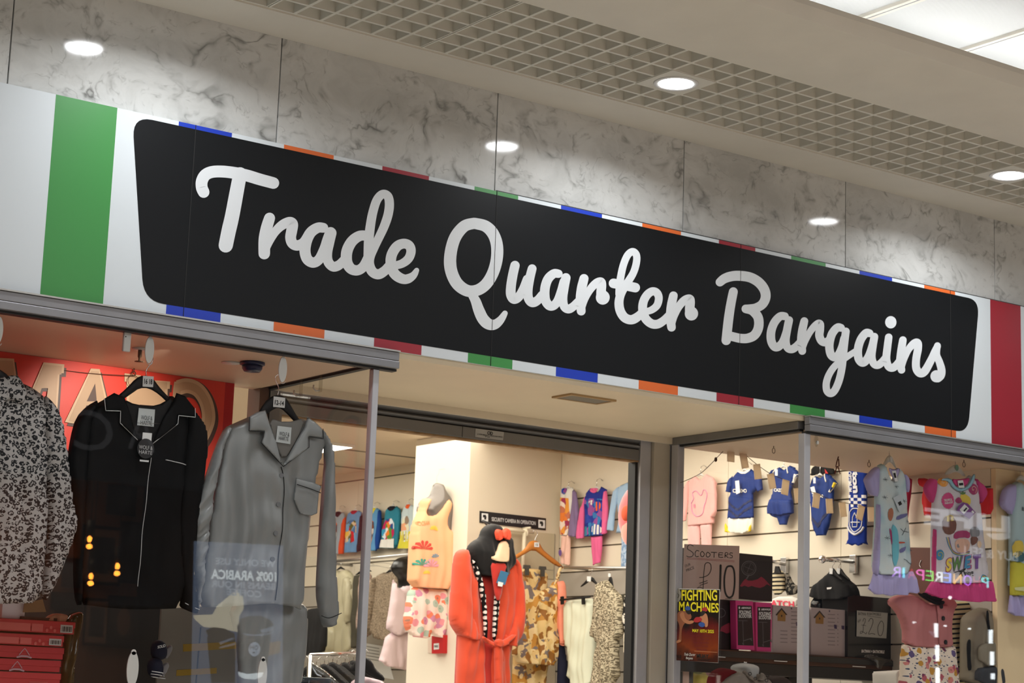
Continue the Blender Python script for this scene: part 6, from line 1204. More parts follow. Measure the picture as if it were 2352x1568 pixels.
# ceiling hooks and loops in the right bay
def loop(px, py, label, r=.009): 
    p = hit(px, py, 2, ZB); t = thing('ceiling_hook', (p[0], p[1], ZB-.03), label, 'hook'); th = np.linspace(0, 2*math.pi, 14, endpoint=False)
    tube('hook_shank', [(p[0], p[1], ZB), (p[0], p[1], ZB-.010)], .002, bmt, t, 5); tube('hook_eye', [(p[0]+r*math.sin(a), p[1], ZB-.010-r*1.3+r*1.3*math.cos(a)) for a in th], .0016, bmt, t, 5, True)
loop(1777, 1024, 'small wire loop in the bay ceiling left of the corner post'); loop(1996, 1056, 'small wire loop in the bay ceiling left of the ice blue nightdress'); loop(2214, 1056, 'small wire loop in the bay ceiling above the magenta sleeve')
p = hit(1926, 1048, 2, ZB); rw = mat('reddish_string', srgb(110, 50, 40), .8)
t = thing('string_tie', (p[0], p[1], ZB-.09), 'knotted reddish string tied to a hook in the bay ceiling', 'string'); tube('string', [(p[0], p[1], ZB), (p[0]-.012, p[1], ZB-.03), (p[0]-.018, p[1], ZB-.05), (p[0]+.004, p[1], ZB-.045), (p[0], p[1], ZB-.012)], .0028, rw, t, 5); tube('string_end', [(p[0]-.010, p[1], ZB-.048), (p[0]-.024, p[1], ZB-.085)], .0028, rw, t, 5); tube('string_end', [(p[0]-.004, p[1], ZB-.048), (p[0]+.012, p[1], ZB-.082)], .0028, rw, t, 5)
c = PY(.0128).uv(1876, 1012); t = thing('adhesive_hook', PY(.0128).w(c[0], c[1]-.025), 'clear adhesive hook on the glass beside the right corner post', 'hook'); plate('hook_pad', PY(.0175), disc(c, .010, .026, 20), clear_plastic, t, .004, 0); plate('hook_knob', PY(.0175), disc(c-np.array([0, .008]), .006, .008, 14), white_plastic, t, .008, .004)
# ---- slat wall garments in the right bay
blu_k = fabric('royal_blue_sports_jersey', srgb(28, 54, 122), .6, .10); wht_k = fabric('white_sports_cloth', srgb(232, 230, 222), .6, .03); yel_t = mat('yellow_trim', srgb(234, 206, 40), .6); nav_t = mat('dark_blue_stripe', srgb(16, 30, 78), .6); pinkf = fabric('blush_pink_fleece', srgb(240, 178, 172), .9, .05, sheen=.4); pinkf2 = fabric('blush_pink_joggers', srgb(238, 182, 178), .9, .05, sheen=.4)
K5 = zz(1150, 880, .2551)
t, S = garment('pyjama_set', 'blush pink fleece child set with a stitched teddy outline on the slat wall', 'pyjamas', W, pinkf, K5([(1690, 880), (1750, 830), (1800, 870), (1850, 815), (1920, 850), (1950, 900), (1930, 1000), (1925, 1260), (1800, 1275), (1690, 1285), (1690, 1100), (1680, 980)]), parts=[('sleeve', K5([(1700, 870), (1675, 920), (1650, 1040), (1632, 1180), (1640, 1250), (1680, 1240), (1695, 1100), (1706, 960)]), pinkf, kids(off=.008)), ('sleeve', K5([(1915, 850), (1945, 890), (1957, 1000), (1955, 1160), (1935, 1205), (1900, 1200), (1900, 1050), (1905, 940)]), pinkf, kids(off=.008)), ('trouser_leg', K5([(1690, 1270), (1795, 1270), (1790, 1460), (1688, 1460)]), pinkf2, kids(off=-.004)), ('trouser_leg', K5([(1795, 1270), (1900, 1262), (1895, 1460), (1805, 1460)]), pinkf2, kids(off=-.003))], **kids())
mauve = mat('mauve_stitch', srgb(214, 150, 186), .8); piping('stitched_outline', W, K5([(1740, 1080), (1745, 1160), (1790, 1200), (1840, 1170), (1855, 1090), (1880, 1000), (1850, 960), (1820, 1010), (1780, 970), (1750, 990), (1760, 1040), (1740, 1080)]), S, .0022, mauve, t, .002, 4); decal('stitched_patch', W, K5([(1752, 1095), (1775, 1085), (1782, 1115), (1765, 1130)]), S, mat('rose_patch', srgb(222, 140, 160), .8), t, 1)
wall_hook(K5([(1800, 830)])[0], 1072, 1090, 'pale hanger holding the blush pink fleece set')
def cazoo(S, t, a, b, h): text('sponsor_lettering', 'CAZOO', W, a, b, h, wht_k, t, .003, .04, surf=S)
t, S = garment('football_shirt', 'royal blue child football shirt above white shorts on the slat wall', 'shirt', W, blu_k, K5([(2085, 850), (2140, 790), (2200, 800), (2255, 770), (2330, 830), (2310, 960), (2275, 990), (2280, 1210), (2050, 1220), (2050, 1030), (2080, 980)]), parts=[('sleeve', K5([(2095, 830), (2060, 880), (2040, 975), (2080, 985), (2098, 930)]), blu_k, kids(off=.006, res=12)), ('sleeve', K5([(2300, 800), (2360, 860), (2370, 960), (2330, 985), (2300, 940)]), blu_k, kids(off=.006, res=12)), ('shorts', K5([(2045, 1200), (2160, 1205), (2275, 1200), (2270, 1320), (2180, 1355), (2160, 1350), (2050, 1340), (2040, 1280)]), wht_k, kids(off=-.004)), ('shorts_trim', K5([(2038, 1250), (2060, 1300), (2080, 1345), (2040, 1340)]), yel_t, kids(off=.012, res=10, depth=.008)), ('shorts_trim', K5([(2272, 1250), (2250, 1330), (2235, 1340), (2268, 1335)]), yel_t, kids(off=.012, res=10, depth=.008))],
    decals=[('stripe', K5([(2060, 1060), (2150, 1130), (2270, 1040), (2270, 1060), (2150, 1152), (2060, 1085)]), nav_t, 0), ('stripe', K5([(2060, 1120), (2150, 1190), (2270, 1100), (2270, 1125), (2150, 1210), (2060, 1145)]), nav_t, 0), ('collar', K5([(2125, 790), (2150, 770), (2200, 800), (2250, 765), (2262, 790), (2200, 825)]), wht_k, 1)], **kids())
cazoo(S, t, K5([(2115, 985)])[0], K5([(2235, 985)])[0], K5([(2115, 955)])[0]); pplate('swing_ticket', W, K5([(2160, 885), (2195, 880), (2205, 990), (2170, 1005)]), paper, t, .001, .04)
wall_hook(K5([(2200, 780)])[0], 1064, 1079, 'pale hanger holding the football shirt with white shorts')
t, S = garment('baby_suit', 'royal blue baby football suit with a ruffled waist left of the corner post', 'shirt', W, blu_k, z7([(95, 380), (150, 345), (190, 370), (240, 330), (290, 350), (275, 480), (250, 560), (270, 640), (275, 740), (230, 780), (215, 840), (150, 840), (130, 780), (65, 745), (75, 640), (95, 560), (90, 460)]), parts=[('sleeve', z7([(110, 360), (80, 400), (85, 440), (108, 450)]), blu_k, kids(off=.006, res=8)), ('sleeve', z7([(270, 345), (318, 380), (330, 420), (280, 485), (262, 440)]), blu_k, kids(off=.006, res=12)), ('cuff', z7([(300, 400), (330, 410), (300, 485), (278, 480)]), wht_k, kids(off=.016, res=8, depth=.008)), ('ruffle', z7([(85, 620), (265, 625), (280, 740), (170, 760), (60, 745)]), blu_k, kids(off=.012, fold=.010, fk=120))], **kids())
cazoo(S, t, z7([(120, 555)])[0], z7([(225, 560)])[0], z7([(120, 530)])[0]); piping('neck_trim', W, z7([(112, 395), (140, 350)]), S, .004, wht_k, t); piping('neck_trim', W, z7([(225, 345), (240, 400)]), S, .004, wht_k, t); pplate('price_ticket', W, z7([(160, 370), (182, 370), (182, 425), (160, 425)]), paper, t, .001, .04)
wall_hook(z7([(188, 340)])[0], 1060, 1071, 'pale hanger holding the baby suit with the ruffled waist')
t, S = garment('baby_suit', 'royal blue baby football suit right of the corner post', 'shirt', W, blu_k, z7([(420, 450), (460, 420), (500, 440), (555, 400), (600, 420), (620, 560), (610, 700), (580, 850), (550, 930), (470, 935), (445, 880), (425, 800), (415, 600)]), parts=[('sleeve', z7([(585, 410), (640, 460), (662, 490), (605, 565), (590, 500)]), blu_k, kids(off=.006, res=12)), ('cuff', z7([(630, 480), (664, 488), (606, 568), (588, 555)]), wht_k, kids(off=.016, res=8, depth=.008)), ('cuff_trim', z7([(640, 475), (664, 485), (640, 530), (625, 515)]), yel_t, kids(off=.022, res=8, depth=.006))], decals=[('stripe', z7([(440, 760), (500, 830), (590, 700), (590, 730), (500, 870), (445, 800)]), nav_t, 0)], **kids())
cazoo(S, t, z7([(455, 600)])[0], z7([(550, 610)])[0], z7([(455, 575)])[0]); piping('neck_trim', W, z7([(428, 500), (445, 435)]), S, .004, wht_k, t); piping('neck_trim', W, z7([(545, 405), (572, 475)]), S, .004, wht_k, t); pplate('price_ticket', W, z7([(488, 440), (508, 440), (508, 490), (488, 490)]), paper, t, .001, .04); pplate('swing_ticket', W, z7([(465, 525), (498, 515), (512, 570), (480, 580)]), paper, t, .001, .042)
wall_hook(z7([(498, 410)])[0], 1066, 1090, 'grey hanger holding the plain baby suit')
t, S = garment('cap', 'black and red garment shoulders hung behind the baby suit', 'top', W.moved(-.02), blkc, z7([(430, 340), (520, 325), (600, 330), (640, 400), (600, 410), (500, 400), (430, 430)]), depth=.015, fold=.004, res=14, body='body'); t.name = 'dark_blouse'
decal('red_flash', W, z7([(545, 360), (575, 400), (550, 400)]), lambda U: np.full(len(U), .004), mat('red_flash', srgb(190, 30, 36), .7), t)
scarf_w = mat('white_knit', srgb(222, 224, 230), .9); scarf = fabric('royal_blue_knit', srgb(24, 50, 136), .95, .12, 200., bump=.5)
t, S = garment('football_scarf', 'blue and white knitted football scarf with chequered band hanging on the slat wall', 'scarf', W, scarf, z7([(750, 372), (905, 372), (903, 560), (900, 980), (912, 1010), (880, 1000), (850, 1022), (820, 1008), (790, 1020), (760, 1005), (722, 1008), (745, 960), (750, 700), (752, 540)]), depth=.018, fold=.004, res=26, ch=0)
for i in range(5):
    for j in range(4):
        if (i+j) % 2 == 0: x, y = 752+30*i, 585+26*j; decal('check', W, z7([(x, y), (x+30, y+1), (x+30, y+27), (x, y+26)]), S, scarf_w, t, 0, .002, 4)
text('scarf_lettering', 'ton', W, z7([(798, 380)])[0], z7([(812, 572)])[0], z7([(845, 378)])[0], scarf_w, t, .004, .05, surf=S); text('scarf_lettering', 'OPTIMUM', W, z7([(757, 385)])[0], z7([(765, 560)])[0], z7([(787, 384)])[0], scarf_w, t, .004, .03, surf=S)
piping('crest', W, z7([(770, 735), (800, 705), (850, 705), (875, 735), (870, 850), (820, 905), (775, 850), (770, 735)]), S, .0028, scarf_w, t, .002, 3); piping('crest', W, z7([(800, 860), (800, 780), (820, 740), (840, 780), (840, 860), (800, 860)]), S, .0024, scarf_w, t, .002)
piping('crest_scroll', W, z7([(755, 860), (780, 900), (825, 925), (865, 900), (888, 860)]), S, .006, scarf_w, t, .002, 4); piping('crest_bar', W, z7([(785, 820), (860, 820)]), S, .003, scarf_w, t, .002)
redj = fabric('bright_red_jersey', srgb(206, 34, 40), .75, .08); crimj = fabric('crimson_jersey', srgb(178, 30, 70), .75, .08)
t, S = garment('football_shirt', 'crimson top on the slat wall between the two nightdresses', 'shirt', W, crimj, z7([(1195, 430), (1240, 425), (1290, 450), (1280, 580), (1260, 720), (1240, 900), (1180, 900), (1180, 600)]), **kids())
t, S = garment('football_shirt', 'bright red shirt on the slat wall behind the magenta sleeve', 'shirt', W, redj, z7([(1340, 440), (1400, 440), (1500, 470), (1520, 640), (1470, 800), (1440, 760), (1390, 760), (1372, 620), (1385, 520), (1345, 500)]), decals=[('cuff', z7([(1338, 440), (1352, 440), (1362, 500), (1350, 500)]), wht_k, 0)], **kids())
t, S = garment('football_shirt', 'bright red top on the slat wall right of the magenta nightdress', 'shirt', W, redj, z7([(1840, 530), (1900, 520), (1982, 528), (1985, 700), (1960, 750), (1900, 760), (1850, 750)]), **kids())
t = thing('brown_board', PX(XW).w(*PX(XW).uv(2115, 1350)), 'dark brown board on the slat wall between the two nightdresses', 'board'); pplate('board_face', PX(XW), [(2084, 1257), (2150, 1258), (2150, 1400), (2088, 1400)], mat('dark_brown_board', srgb(96, 44, 24), .5), t, .012); tube('board_hook', PX(XW-.014).ws(smooth_line([PX(XW-.014).uv(*q) for q in ((2116, 1286), (2112, 1296), (2116, 1304))], 4), 0), .002, chrome, t, 5)
# arm with black tops
t = thing('display_rod', hit(1930, 1290, 0, 4.40), 'chrome display arm on the slat wall holding two black tops', 'rail'); a = np.array(hit(1889, 1284, 0, 4.12)); b = np.array(hit(1962, 1290, 0, 4.50)); tube('arm_bar', [a, b], .010, chrome, t, 10); blob('arm_ball', a, .02, .02, .02, chrome, t, 14); box('arm_bracket', 4.485, 4.509, b[1]-.022, b[1]+.022, b[2]-.06, b[2]+.035, chrome, t, .003)
t = thing('display_rod', hit(1800, 1290, 0, 4.40), 'chrome display arm on the slat wall above the striped tops', 'rail'); a2 = np.array(hit(1772, 1289, 0, 4.16)); b2 = np.array(hit(1803, 1295, 0, 4.50)); tube('arm_bar', [a2, b2], .010, chrome, t, 10); box('arm_bracket', 4.485, 4.509, b2[1]-.022, b2[1]+.022, b2[2]-.05, b2[2]+.035, chrome, t, .003)
AP = PX(4.22)
for i, dx in enumerate((0, 62)):
    pl_ = AP.moved(-.07*i); P_ = [(x+dx, y) for x, y in ((440, 1365), (490, 1325), (560, 1275), (600, 1225), (640, 1265), (700, 1320), (760, 1365), (790, 1480), (420, 1480))]
    t, S = garment('black_shirt', '%s of two plain black tops hanging from the chrome arm' % ('front' if i == 0 else 'rear'), 'top', pl_, blkc, z7(P_), depth=.03, fold=.008, res=26)
    o_ = [(x+dx, y) for x, y in ((520, 1310), (570, 1250), (595, 1210), (620, 1210), (650, 1260), (700, 1310), (690, 1325), (640, 1290), (605, 1265), (570, 1290), (535, 1320))]
    hanger('black hanger with a white size ticket holding the %s black top on the chrome arm' % ('front' if i == 0 else 'rear'), pl_.moved(.02), z7(o_), z7([(605+dx*.9, 1212), (606+dx*.9, 1190), (622+dx*.8, 1172), (618+dx*.8, 1150)]), black_plastic, tag_px=z7([(590+dx, 1212), (618+dx, 1214), (614+dx, 1262), (588+dx, 1260)]), depth=.006)
    if i == 0: pplate('chest_mark', pl_, z7([(612, 1382), (655, 1378), (648, 1394), (615, 1398)]), paper, t, .001, .045)
strp = m_stripes('black_cream_stripes', (.02, .02, .02), srgb(208, 196, 164), .021, .42); bwc = m_crimp('black_print_cloth', (.012, .012, .012), srgb(120, 114, 104), 60.)
t, S = garment('striped_shirt', 'cream top with black stripes hanging left of the corner post', 'top', PX(4.2), strp, z7([(92, 1235), (150, 1225), (190, 1240), (200, 1330), (195, 1440), (88, 1440)]), depth=.02, fold=.004, res=16)
t, S = garment('printed_blouse', 'black and grey printed top beside the striped top left of the corner post', 'top', PX(4.22), bwc, z7([(195, 1250), (235, 1255), (270, 1340), (320, 1370), (325, 1440), (195, 1445)]), depth=.02, fold=.006, res=16)
t = thing('skirt_clip', PX(4.18).w(*PX(4.18).uv(1786, 1312)), 'black clip gripping the cream striped top', 'clip'); pplate('clip_body', PX(4.18), z7([(125, 1195), (150, 1195), (170, 1255), (115, 1255)]), black_plastic, t, .01)
t, S = garment('white_shirt', 'white top with pink varsity lettering above the bird house boxes', 'top', PX(4.15), c_wht, z7([(90, 1455), (320, 1450), (325, 1560), (88, 1545)]), depth=.02, fold=.004, res=16)
text('chest_lettering', 'ATCH', PX(4.15), z7([(105, 1535)])[0], z7([(305, 1548)])[0], z7([(105, 1488)])[0], mat('pink_varsity', srgb(226, 60, 90), .7), t, .004, .03, surf=S)
# ---- string of blank cards
SP = PY(.80); card = mat('cream_card', srgb(226, 212, 192), .7); k = N(card); tl = k.n('BsdfTranslucent'); tl.inputs[0].default_value = (*srgb(236, 222, 200), 1); ms = k.n('MixShader'); ms.inputs[0].default_value = .6; k.l(k.b.outputs[0], ms.inputs[1]); k.l(tl.outputs[0], ms.inputs[2]); k.l(ms.outputs[0], k.t.nodes['Material Output'].inputs[0])
crd = [(1677, 1043, 0), (1707, 1058, 14), (1738, 1083, 10), (1770, 1105, 14), (1802, 1119, -8), (1830, 1138, 10), (1873, 1149, -8), (1903, 1162, 6), (1934, 1170, 10), (1974, 1177, -16), (1999, 1181, 4), (2092, 1176, 2), (2126, 1170, -10)]
line = [(1563, 1108), (1585, 1099), (1610, 1086), (1632, 1066), (1655, 1042), (1672, 1026)]+[(x, y-17) for x, y, a in crd]+[(2180, 1150)]
tag(tube('card_string', SP.ws(smooth_line([SP.uv(*q) for q in line], 4), 0), .0016, mat('brown_string', srgb(110, 96, 80), .8), None, 5), 'thin string running across the right bay carrying blank cream cards', 'string')
plate('x', SP, disc(SP.uv(1643, 1055), .007, .011, 8), bmt, None, .006, 0).name = 'string_connector'; tag(bpy.data.objects['string_connector'], 'little dark plug on the card string near the doorway frame', 'plug')
wd = ['first', 'second', 'third', 'fourth', 'fifth', 'sixth', 'seventh', 'eighth', 'ninth', 'tenth', 'eleventh', 'twelfth', 'thirteenth']
for i, (x, y, a) in enumerate(crd):
    c = SP.uv(x, y); ca, sa = math.cos(math.radians(a)), math.sin(math.radians(a)); q = [(c[0]+ca*dx-sa*dz, c[1]+sa*dx+ca*dz) for dx, dz in ((-.021, -.036), (.021, -.036), (.021, .036), (-.021, .036))]
    o = plate('hanging_card', SP.moved(.002+.0016*(i % 2)), q, card, None, .006, 0); tag(o, 'blank cream card on the string, %s counting from the doorway' % wd[i], 'card', 'blank cards on the string')
# ---- shelf with boxes across the back of the bay
BX = .93; Bp = PY(BX)
zsh = Bp.uv(1860, 1503)[1]
u0 = 3.064; u1 = Bp.uv(2100, 1400)[0]
sh_ = thing('display_shelf', ((u0+u1)/2, BX+.2, .4), 'dark brown shelf across the right bay carrying the boxes', 'shelf'); wdm = m_noisy('dark_brown_wood', srgb(74, 46, 32), .15, 14, .35)
box('shelf_board', u0, u1, BX-.03, BX+.19, zsh-.055, zsh-.001, wdm, sh_, .004); box('shelf_lip', u0, u1, BX-.036, BX-.031, zsh-.035, zsh-.008, mat('shelf_lip_plastic', (.03, .028, .027), .25), sh_)
box('shelf_underside', u0, u1, BX-.02, BX+.18, zsh-.11, zsh-.0555, mat('dark_shelf_channel', (.02, .018, .017), .4), sh_)
for u in (u0+.02, (u0+u1)/2+.03, u1-.1): box('shelf_post', u, u+.09, BX+.02, BX+.1, 0, zsh-.111, mat('dark_shelf_post', (.03, .028, .027), .5) if 'dark_shelf_post' not in bpy.data.materials else bpy.data.materials['dark_shelf_post'], sh_)
for xx in (1658, 1800, 1980): pplate('ticket_strip', PY(BX-.036), [(xx-22, 1506+.07*(xx-1658)), (xx+8, 1508+.07*(xx-1658)), (xx+8, 1510+.07*(xx-1658)), (xx-22, 1508+.07*(xx-1658))], white_plastic, sh_, .001)
blk_box = mat('black_carton_print', (.014, .013, .015), .35); pinkp = mat('hot_pink_print', srgb(206, 58, 130), .45); rosep = mat('deep_rose_print', srgb(140, 38, 62), .5); gryp = mat('grey_print_line', (.12, .12, .125), .5)
def carton(name, label, x0, y0, x1, y1, m, depth_, plane=Bp, drop=None, group=None, cat='box'):
    a = plane.uv(x0, y0); b = plane.uv(x1, y1); lo = drop if drop is not None else min(a[1], b[1]); t = thing(name, ((a[0]+b[0])/2, plane.val+depth_/2, lo), label, cat, group)
    box('carton', a[0], b[0], plane.val, plane.val+depth_, lo, max(a[1], b[1]), m, t, .002); return t
B1 = PY(BX+.03)
zl = Bp.uv(1735, 1377)[1]
low = carton('scooter_box', 'lower black scooter carton on the shelf with a pink mountain print', 1572, 1392, 1699, 1379, blk_box, .14, B1, zsh)
up_ = carton('scooter_box', 'upper black scooter carton with a circle emblem behind the handwritten price sheet', 1570, 1377, 1775, 1277, blk_box, .14, B1, zl)
Zs = zz(1540, 1230, .19772)
def ring_(c, r, n=20): return [(c[0]+r*math.cos(a), c[1]+r*math.sin(a)) for a in np.linspace(0, 2*math.pi, n)]
c0 = Zs([(908, 378)])[0]
strokes('circle_emblem', B1, [(ring_(c0, 16.5, 30), 1.6), (ring_(c0, 13, 26), .8), ([(c0[0], c0[1]+16), (c0[0]-5, c0[1]+24)], 3), ([(c0[0]-10, c0[1]-4), (c0[0]+10, c0[1]+4)], .9), ([(c0[0]-4, c0[1]+10), (c0[0]+4, c0[1]-10)], .9)], gryp, up_, .0004, .0005)
pplate('mountain_print', B1, Zs([(805, 585), (845, 525), (870, 500), (900, 520), (950, 522), (1010, 505), (1055, 475), (1090, 500), (1130, 545), (1170, 588), (1120, 562), (1085, 590), (1040, 606), (985, 596), (940, 582), (905, 596), (860, 578), (830, 592)]), rosep, up_, .0005, .0003)
pplate('mountain_print', B1, Zs([(575, 1110), (590, 1060), (620, 1040), (680, 1010), (720, 1050), (770, 1115), (720, 1090), (700, 1120), (650, 1135), (600, 1110)]), rosep, low, .0005, .0003)
strokes('circle_emblem', B1, [(ring_(Zs([(585, 895)])[0], 10, 24), 1.4)], gryp, low, .0004, .0005)
for i, (xa, xb, ya, yb, sx) in enumerate(((757, 957, 752, 1332, 18), (988, 1178, 770, 1352, -10))):
    q = Zs([(xa, ya), (xb, ya+10), (xb+sx, yb-5), (xa+12, yb-15 if i == 0 else yb-12)]); P_ = PY(BX-.02+.006*i)
    t = thing('scooter_box', P_.w(*P_.uv(*q[3])), '%s narrow pink and black folding scooter carton standing on the shelf' % ('left' if i == 0 else 'right'), 'box', 'narrow folding scooter cartons')
    pplate('carton', P_, q, pinkp, t, .04, -.04); ins = Zs([(xa+20, ya+55), (xb-14, ya+60), (xb+sx-10, yb-55), (xa+26, yb-62)]); pplate('carton_panel', P_, ins, blk_box, t, .0006, .0002)
    X = lambda x, y: Zs([(x+(xa-757), y+(ya-752))])[0]
    text('carton_lettering', 'AIRWALK', P_, X(818, 848), X(932, 848), X(818, 828), paper, t, .0025, .04); plate('carton_mark', P_, disc(P_.uv(*X(798, 836)), .0045, .006, 14), paper, t, .0005, .001)
    text('carton_lettering', 'FOLDING', P_, X(795, 908), X(932, 910), X(795, 868), paper, t, .0025, .03); text('carton_lettering', 'SCOOTER', P_, X(790, 950), X(938, 952), X(790, 915), paper, t, .0025, .03)
    strokes('scooter_print', P_, [([X(790, 985), X(890, 988)], 1.1), ([X(838, 988), X(845, 1250)], 1.2), ([X(845, 1220), X(940, 1190)], 1.6), ([X(838, 1250), X(846, 1262)], 2.6), ([X(930, 1200), X(940, 1215)], 2.4)], gryp, t, .0004, .001)
# handwritten price sheets
def hand(t, plane, strokes_, w, off, m=None): strokes('handwriting', plane, [(np.array(P_, float), w) for P_ in strokes_], m or ink, t, .0003, off)
SHp = PY(BX-.03); sheetm = mat('price_sheet_card', srgb(186, 160, 150), .6)
ps = thing('price_sheet', SHp.w(*SHp.uv(1630, 1378)), 'handwritten sheet reading scooters our price ten pounds, above the poster', 'paper')
pplate('sheet', SHp, Zs([(160, 96), (800, 118), (790, 742), (135, 735)]), sheetm, ps, .0012)
def cv(P_, k=5): return smooth_line(np.array(Zs(P_)), k)
hw = [cv([(262, 118), (225, 102), (196, 125), (198, 155), (230, 175), (262, 205), (250, 238), (212, 245), (186, 236)]), cv([(326, 178), (300, 172), (282, 205), (292, 240), (322, 240)]), cv([(366, 180), (346, 205), (356, 240), (380, 238), (390, 208), (366, 180)]), cv([(430, 190), (412, 212), (420, 244), (446, 242), (458, 214), (430, 190)]), cv([(470, 192), (535, 194)], 3), cv([(505, 194), (503, 250)], 3), cv([(606, 200), (562, 198), (560, 248), (606, 250)], 2), cv([(562, 222), (600, 222)], 3), cv([(630, 252), (634, 198), (660, 200), (664, 220), (634, 228), (668, 254)], 3), cv([(718, 202), (694, 198), (686, 218), (714, 232), (712, 254), (684, 256)])]
strokes('handwriting', SHp, [(P_, 1.7) for P_ in hw], ink, ps, .0003, .0013)
strokes('underline', SHp, [(cv([(188, 256), (400, 268), (740, 290)]), .7), (cv([(190, 268), (420, 282), (740, 304)]), .7)], mat('red_pen', srgb(150, 50, 54), .7), ps, .0003, .0013)
strokes('handwriting', SHp, [(cv([(440, 490+0), (334, 486)], 3), 1.4), (cv([(336, 484), (380, 480), (440, 450), (468, 390), (462, 330), (430, 312), (400, 330), (388, 400), (382, 480), (378, 560), (376, 615)]), 1.8), (cv([(336, 552), (424, 522)], 3), 1.6), (cv([(340, 576), (428, 546)], 3), 1.6), (cv([(310, 606), (340, 596), (372, 612)]), 1.6)][1:], ink, ps, .0003, .0013)
strokes('handwriting', SHp, [(cv([(580, 345), (576, 500), (572, 640)], 4), 5.0), (cv([(690, 352), (650, 370), (624, 480), (626, 620), (652, 700), (690, 716), (724, 680), (742, 560), (738, 420), (716, 362), (690, 352)]), 4.2), (cv([(636, 732), (715, 732)], 3), 1.2)], ink, ps, .0003, .0013)
text('handwritten_words', 'OUR', SHp, Zs([(168, 368)])[0], Zs([(232, 342)])[0], Zs([(160, 342)])[0], ink, ps, .002, 0); text('handwritten_words', 'PRICE', SHp, Zs([(186, 420)])[0], Zs([(274, 382)])[0], Zs([(176, 390)])[0], ink, ps, .002, 0)
# bird house cartons
pale_box = m_noisy('pale_grey_carton', srgb(176, 164, 164), .03, 8, .6); brnp = mat('bird_house_tan', srgb(150, 112, 58), .6); brnd = mat('bird_house_dark', srgb(56, 48, 44), .6); txt_g = mat('faint_text_grey', srgb(128, 120, 122), .7); violet = mat('small_purple_print', srgb(66, 50, 84), .6)
for i, (xa, ya, xb, yb, xs, word) in enumerate(((1775, 1502, 1842, 1390, 0, 'left'), (1863, 1506, 1943, 1397, 341, 'right'))):
    t = carton('bird_house_box', 'pale carton printed with a small wooden bird house, %s of the corner post' % word, xa, yb+105, xb, yb+4, pale_box, .16, Bp, zsh)
    Y_ = lambda P_: z8([(x+xs, y+(24 if i else 0)) for x, y in P_])
    pplate('house_front', Bp, Y_([(140, 620), (175, 582), (212, 625), (210, 690), (140, 685)]), brnp, t, .0006, .0002); pplate('house_roof', Bp, Y_([(120, 632), (175, 568), (228, 632), (215, 632), (175, 585), (132, 638)]), brnd, t, .0006, .0009); plate('house_hole', Bp, disc(Bp.uv(*Y_([(176, 640)])[0]), .0045, .0055, 12), brnd, t, .0004, .0009)
    for cx in (262, 165) if i == 0 else (250, 345-10):
        for j in range(9):
            if cx == 165 and j < 5: continue
            x2 = min(cx+64, 345); pplate('print_line', Bp, Y_([(cx, 600+34*j), (x2, 603+34*j), (x2, 610+34*j), (cx, 607+34*j)]), txt_g, t, .0003, .0002)
    pplate('print_mark', Bp, Y_([(305, 695), (330, 697), (332, 735), (308, 730)]), violet, t, .0004, .0002); pplate('print_mark', Bp, Y_([(260, 566), (270, 567), (270, 582), (260, 581)]), violet, t, .0004, .0002)
    if i: pplate('print_mark', Bp, Y_([(372, 703), (398, 705), (398, 740), (374, 736)]), violet, t, .0004, .0002)
sp_ = carton('carton_edge', 'narrow pale carton end beside the corner post', 1846, 1503, 1859, 1396, pale_box, .12, PY(BX+.02), zsh); 
# black toy set box
t = carton('toy_box', 'large glossy black box behind the handwritten twenty pound sheet', 1947, 1515, 2075, 1376, mat('gloss_black_carton', (.010, .010, .011), .16, coat=.5), .18, PY(BX-.02), zsh)
Tq = PY(BX-.02); text('carton_lettering', 'BATMAN + BATMOBILE', Tq, z8([(890, 968)])[0], z8([(1095, 976)])[0], z8([(892, 944)])[0], paper, t, .0025, .04)
lid = PY(BX-.03); uu = [lid.uv(*q) for q in ((1868, 1380), (1948, 1375))]
t = thing('black_case', PY(BX+.22).w(*PY(BX+.22).uv(1905, 1395)), 'black glossy plastic case lying behind the bird house cartons', 'case'); cloth('case_lid', PY(BX+.22), [(1862, 1398), (1864, 1376), (1880, 1366), (1940, 1372), (1990, 1377), (2040, 1380), (2050, 1400), (1990, 1420), (1862, 1400)], mat('gloss_black_plastic', (.008, .008, .009), .15), t, depth=.05, fold=.002, res=22)
P2 = PY(BX-.024); ps2 = thing('price_sheet', P2.w(*P2.uv(2002, 1465)), 'handwritten sheet reading twenty pounds taped on the black toy box', 'paper'); pplate('sheet', P2, z8([(852, 592), (1128, 614), (1115, 842), (848, 824)]), mat('grey_white_sheet', srgb(168, 170, 164), .6), ps2, .0012)
c8v = lambda P_, k=5: smooth_line(np.array(z8(P_)), k)
strokes('handwriting', P2, [(c8v([(905, 690), (912, 665), (926, 670), (922, 700), (908, 730), (908, 760), (900, 790), (880, 798), (888, 778), (915, 790), (932, 802), (938, 785)]), 1.1), (c8v([(892, 722), (930, 728)], 3), 1.), (c8v([(955, 690), (975, 662), (995, 680), (985, 730), (955, 800), (985, 798), (1012, 806)]), 1.2), (c8v([(1062, 690), (1038, 740), (1042, 800), (1062, 820), (1082, 790), (1090, 720), (1075, 688), (1062, 690)]), 1.2), (c8v([(945, 640), (1070, 658)], 3), .7)], ink, ps2, .0003, .0013)
text('handwritten_words', 'BATMAN', P2, z8([(862, 632)])[0], z8([(930, 638)])[0], z8([(863, 606)])[0], ink, ps2, .002, 0); text('handwritten_words', '& BATMOBILE', P2, z8([(942, 630)])[0], z8([(1066, 640)])[0], z8([(943, 608)])[0], ink, ps2, .002, 0); text('handwritten_words', 'NOW', P2, z8([(860, 705)])[0], z8([(888, 685)])[0], z8([(855, 685)])[0], ink, ps2, .002, 0)
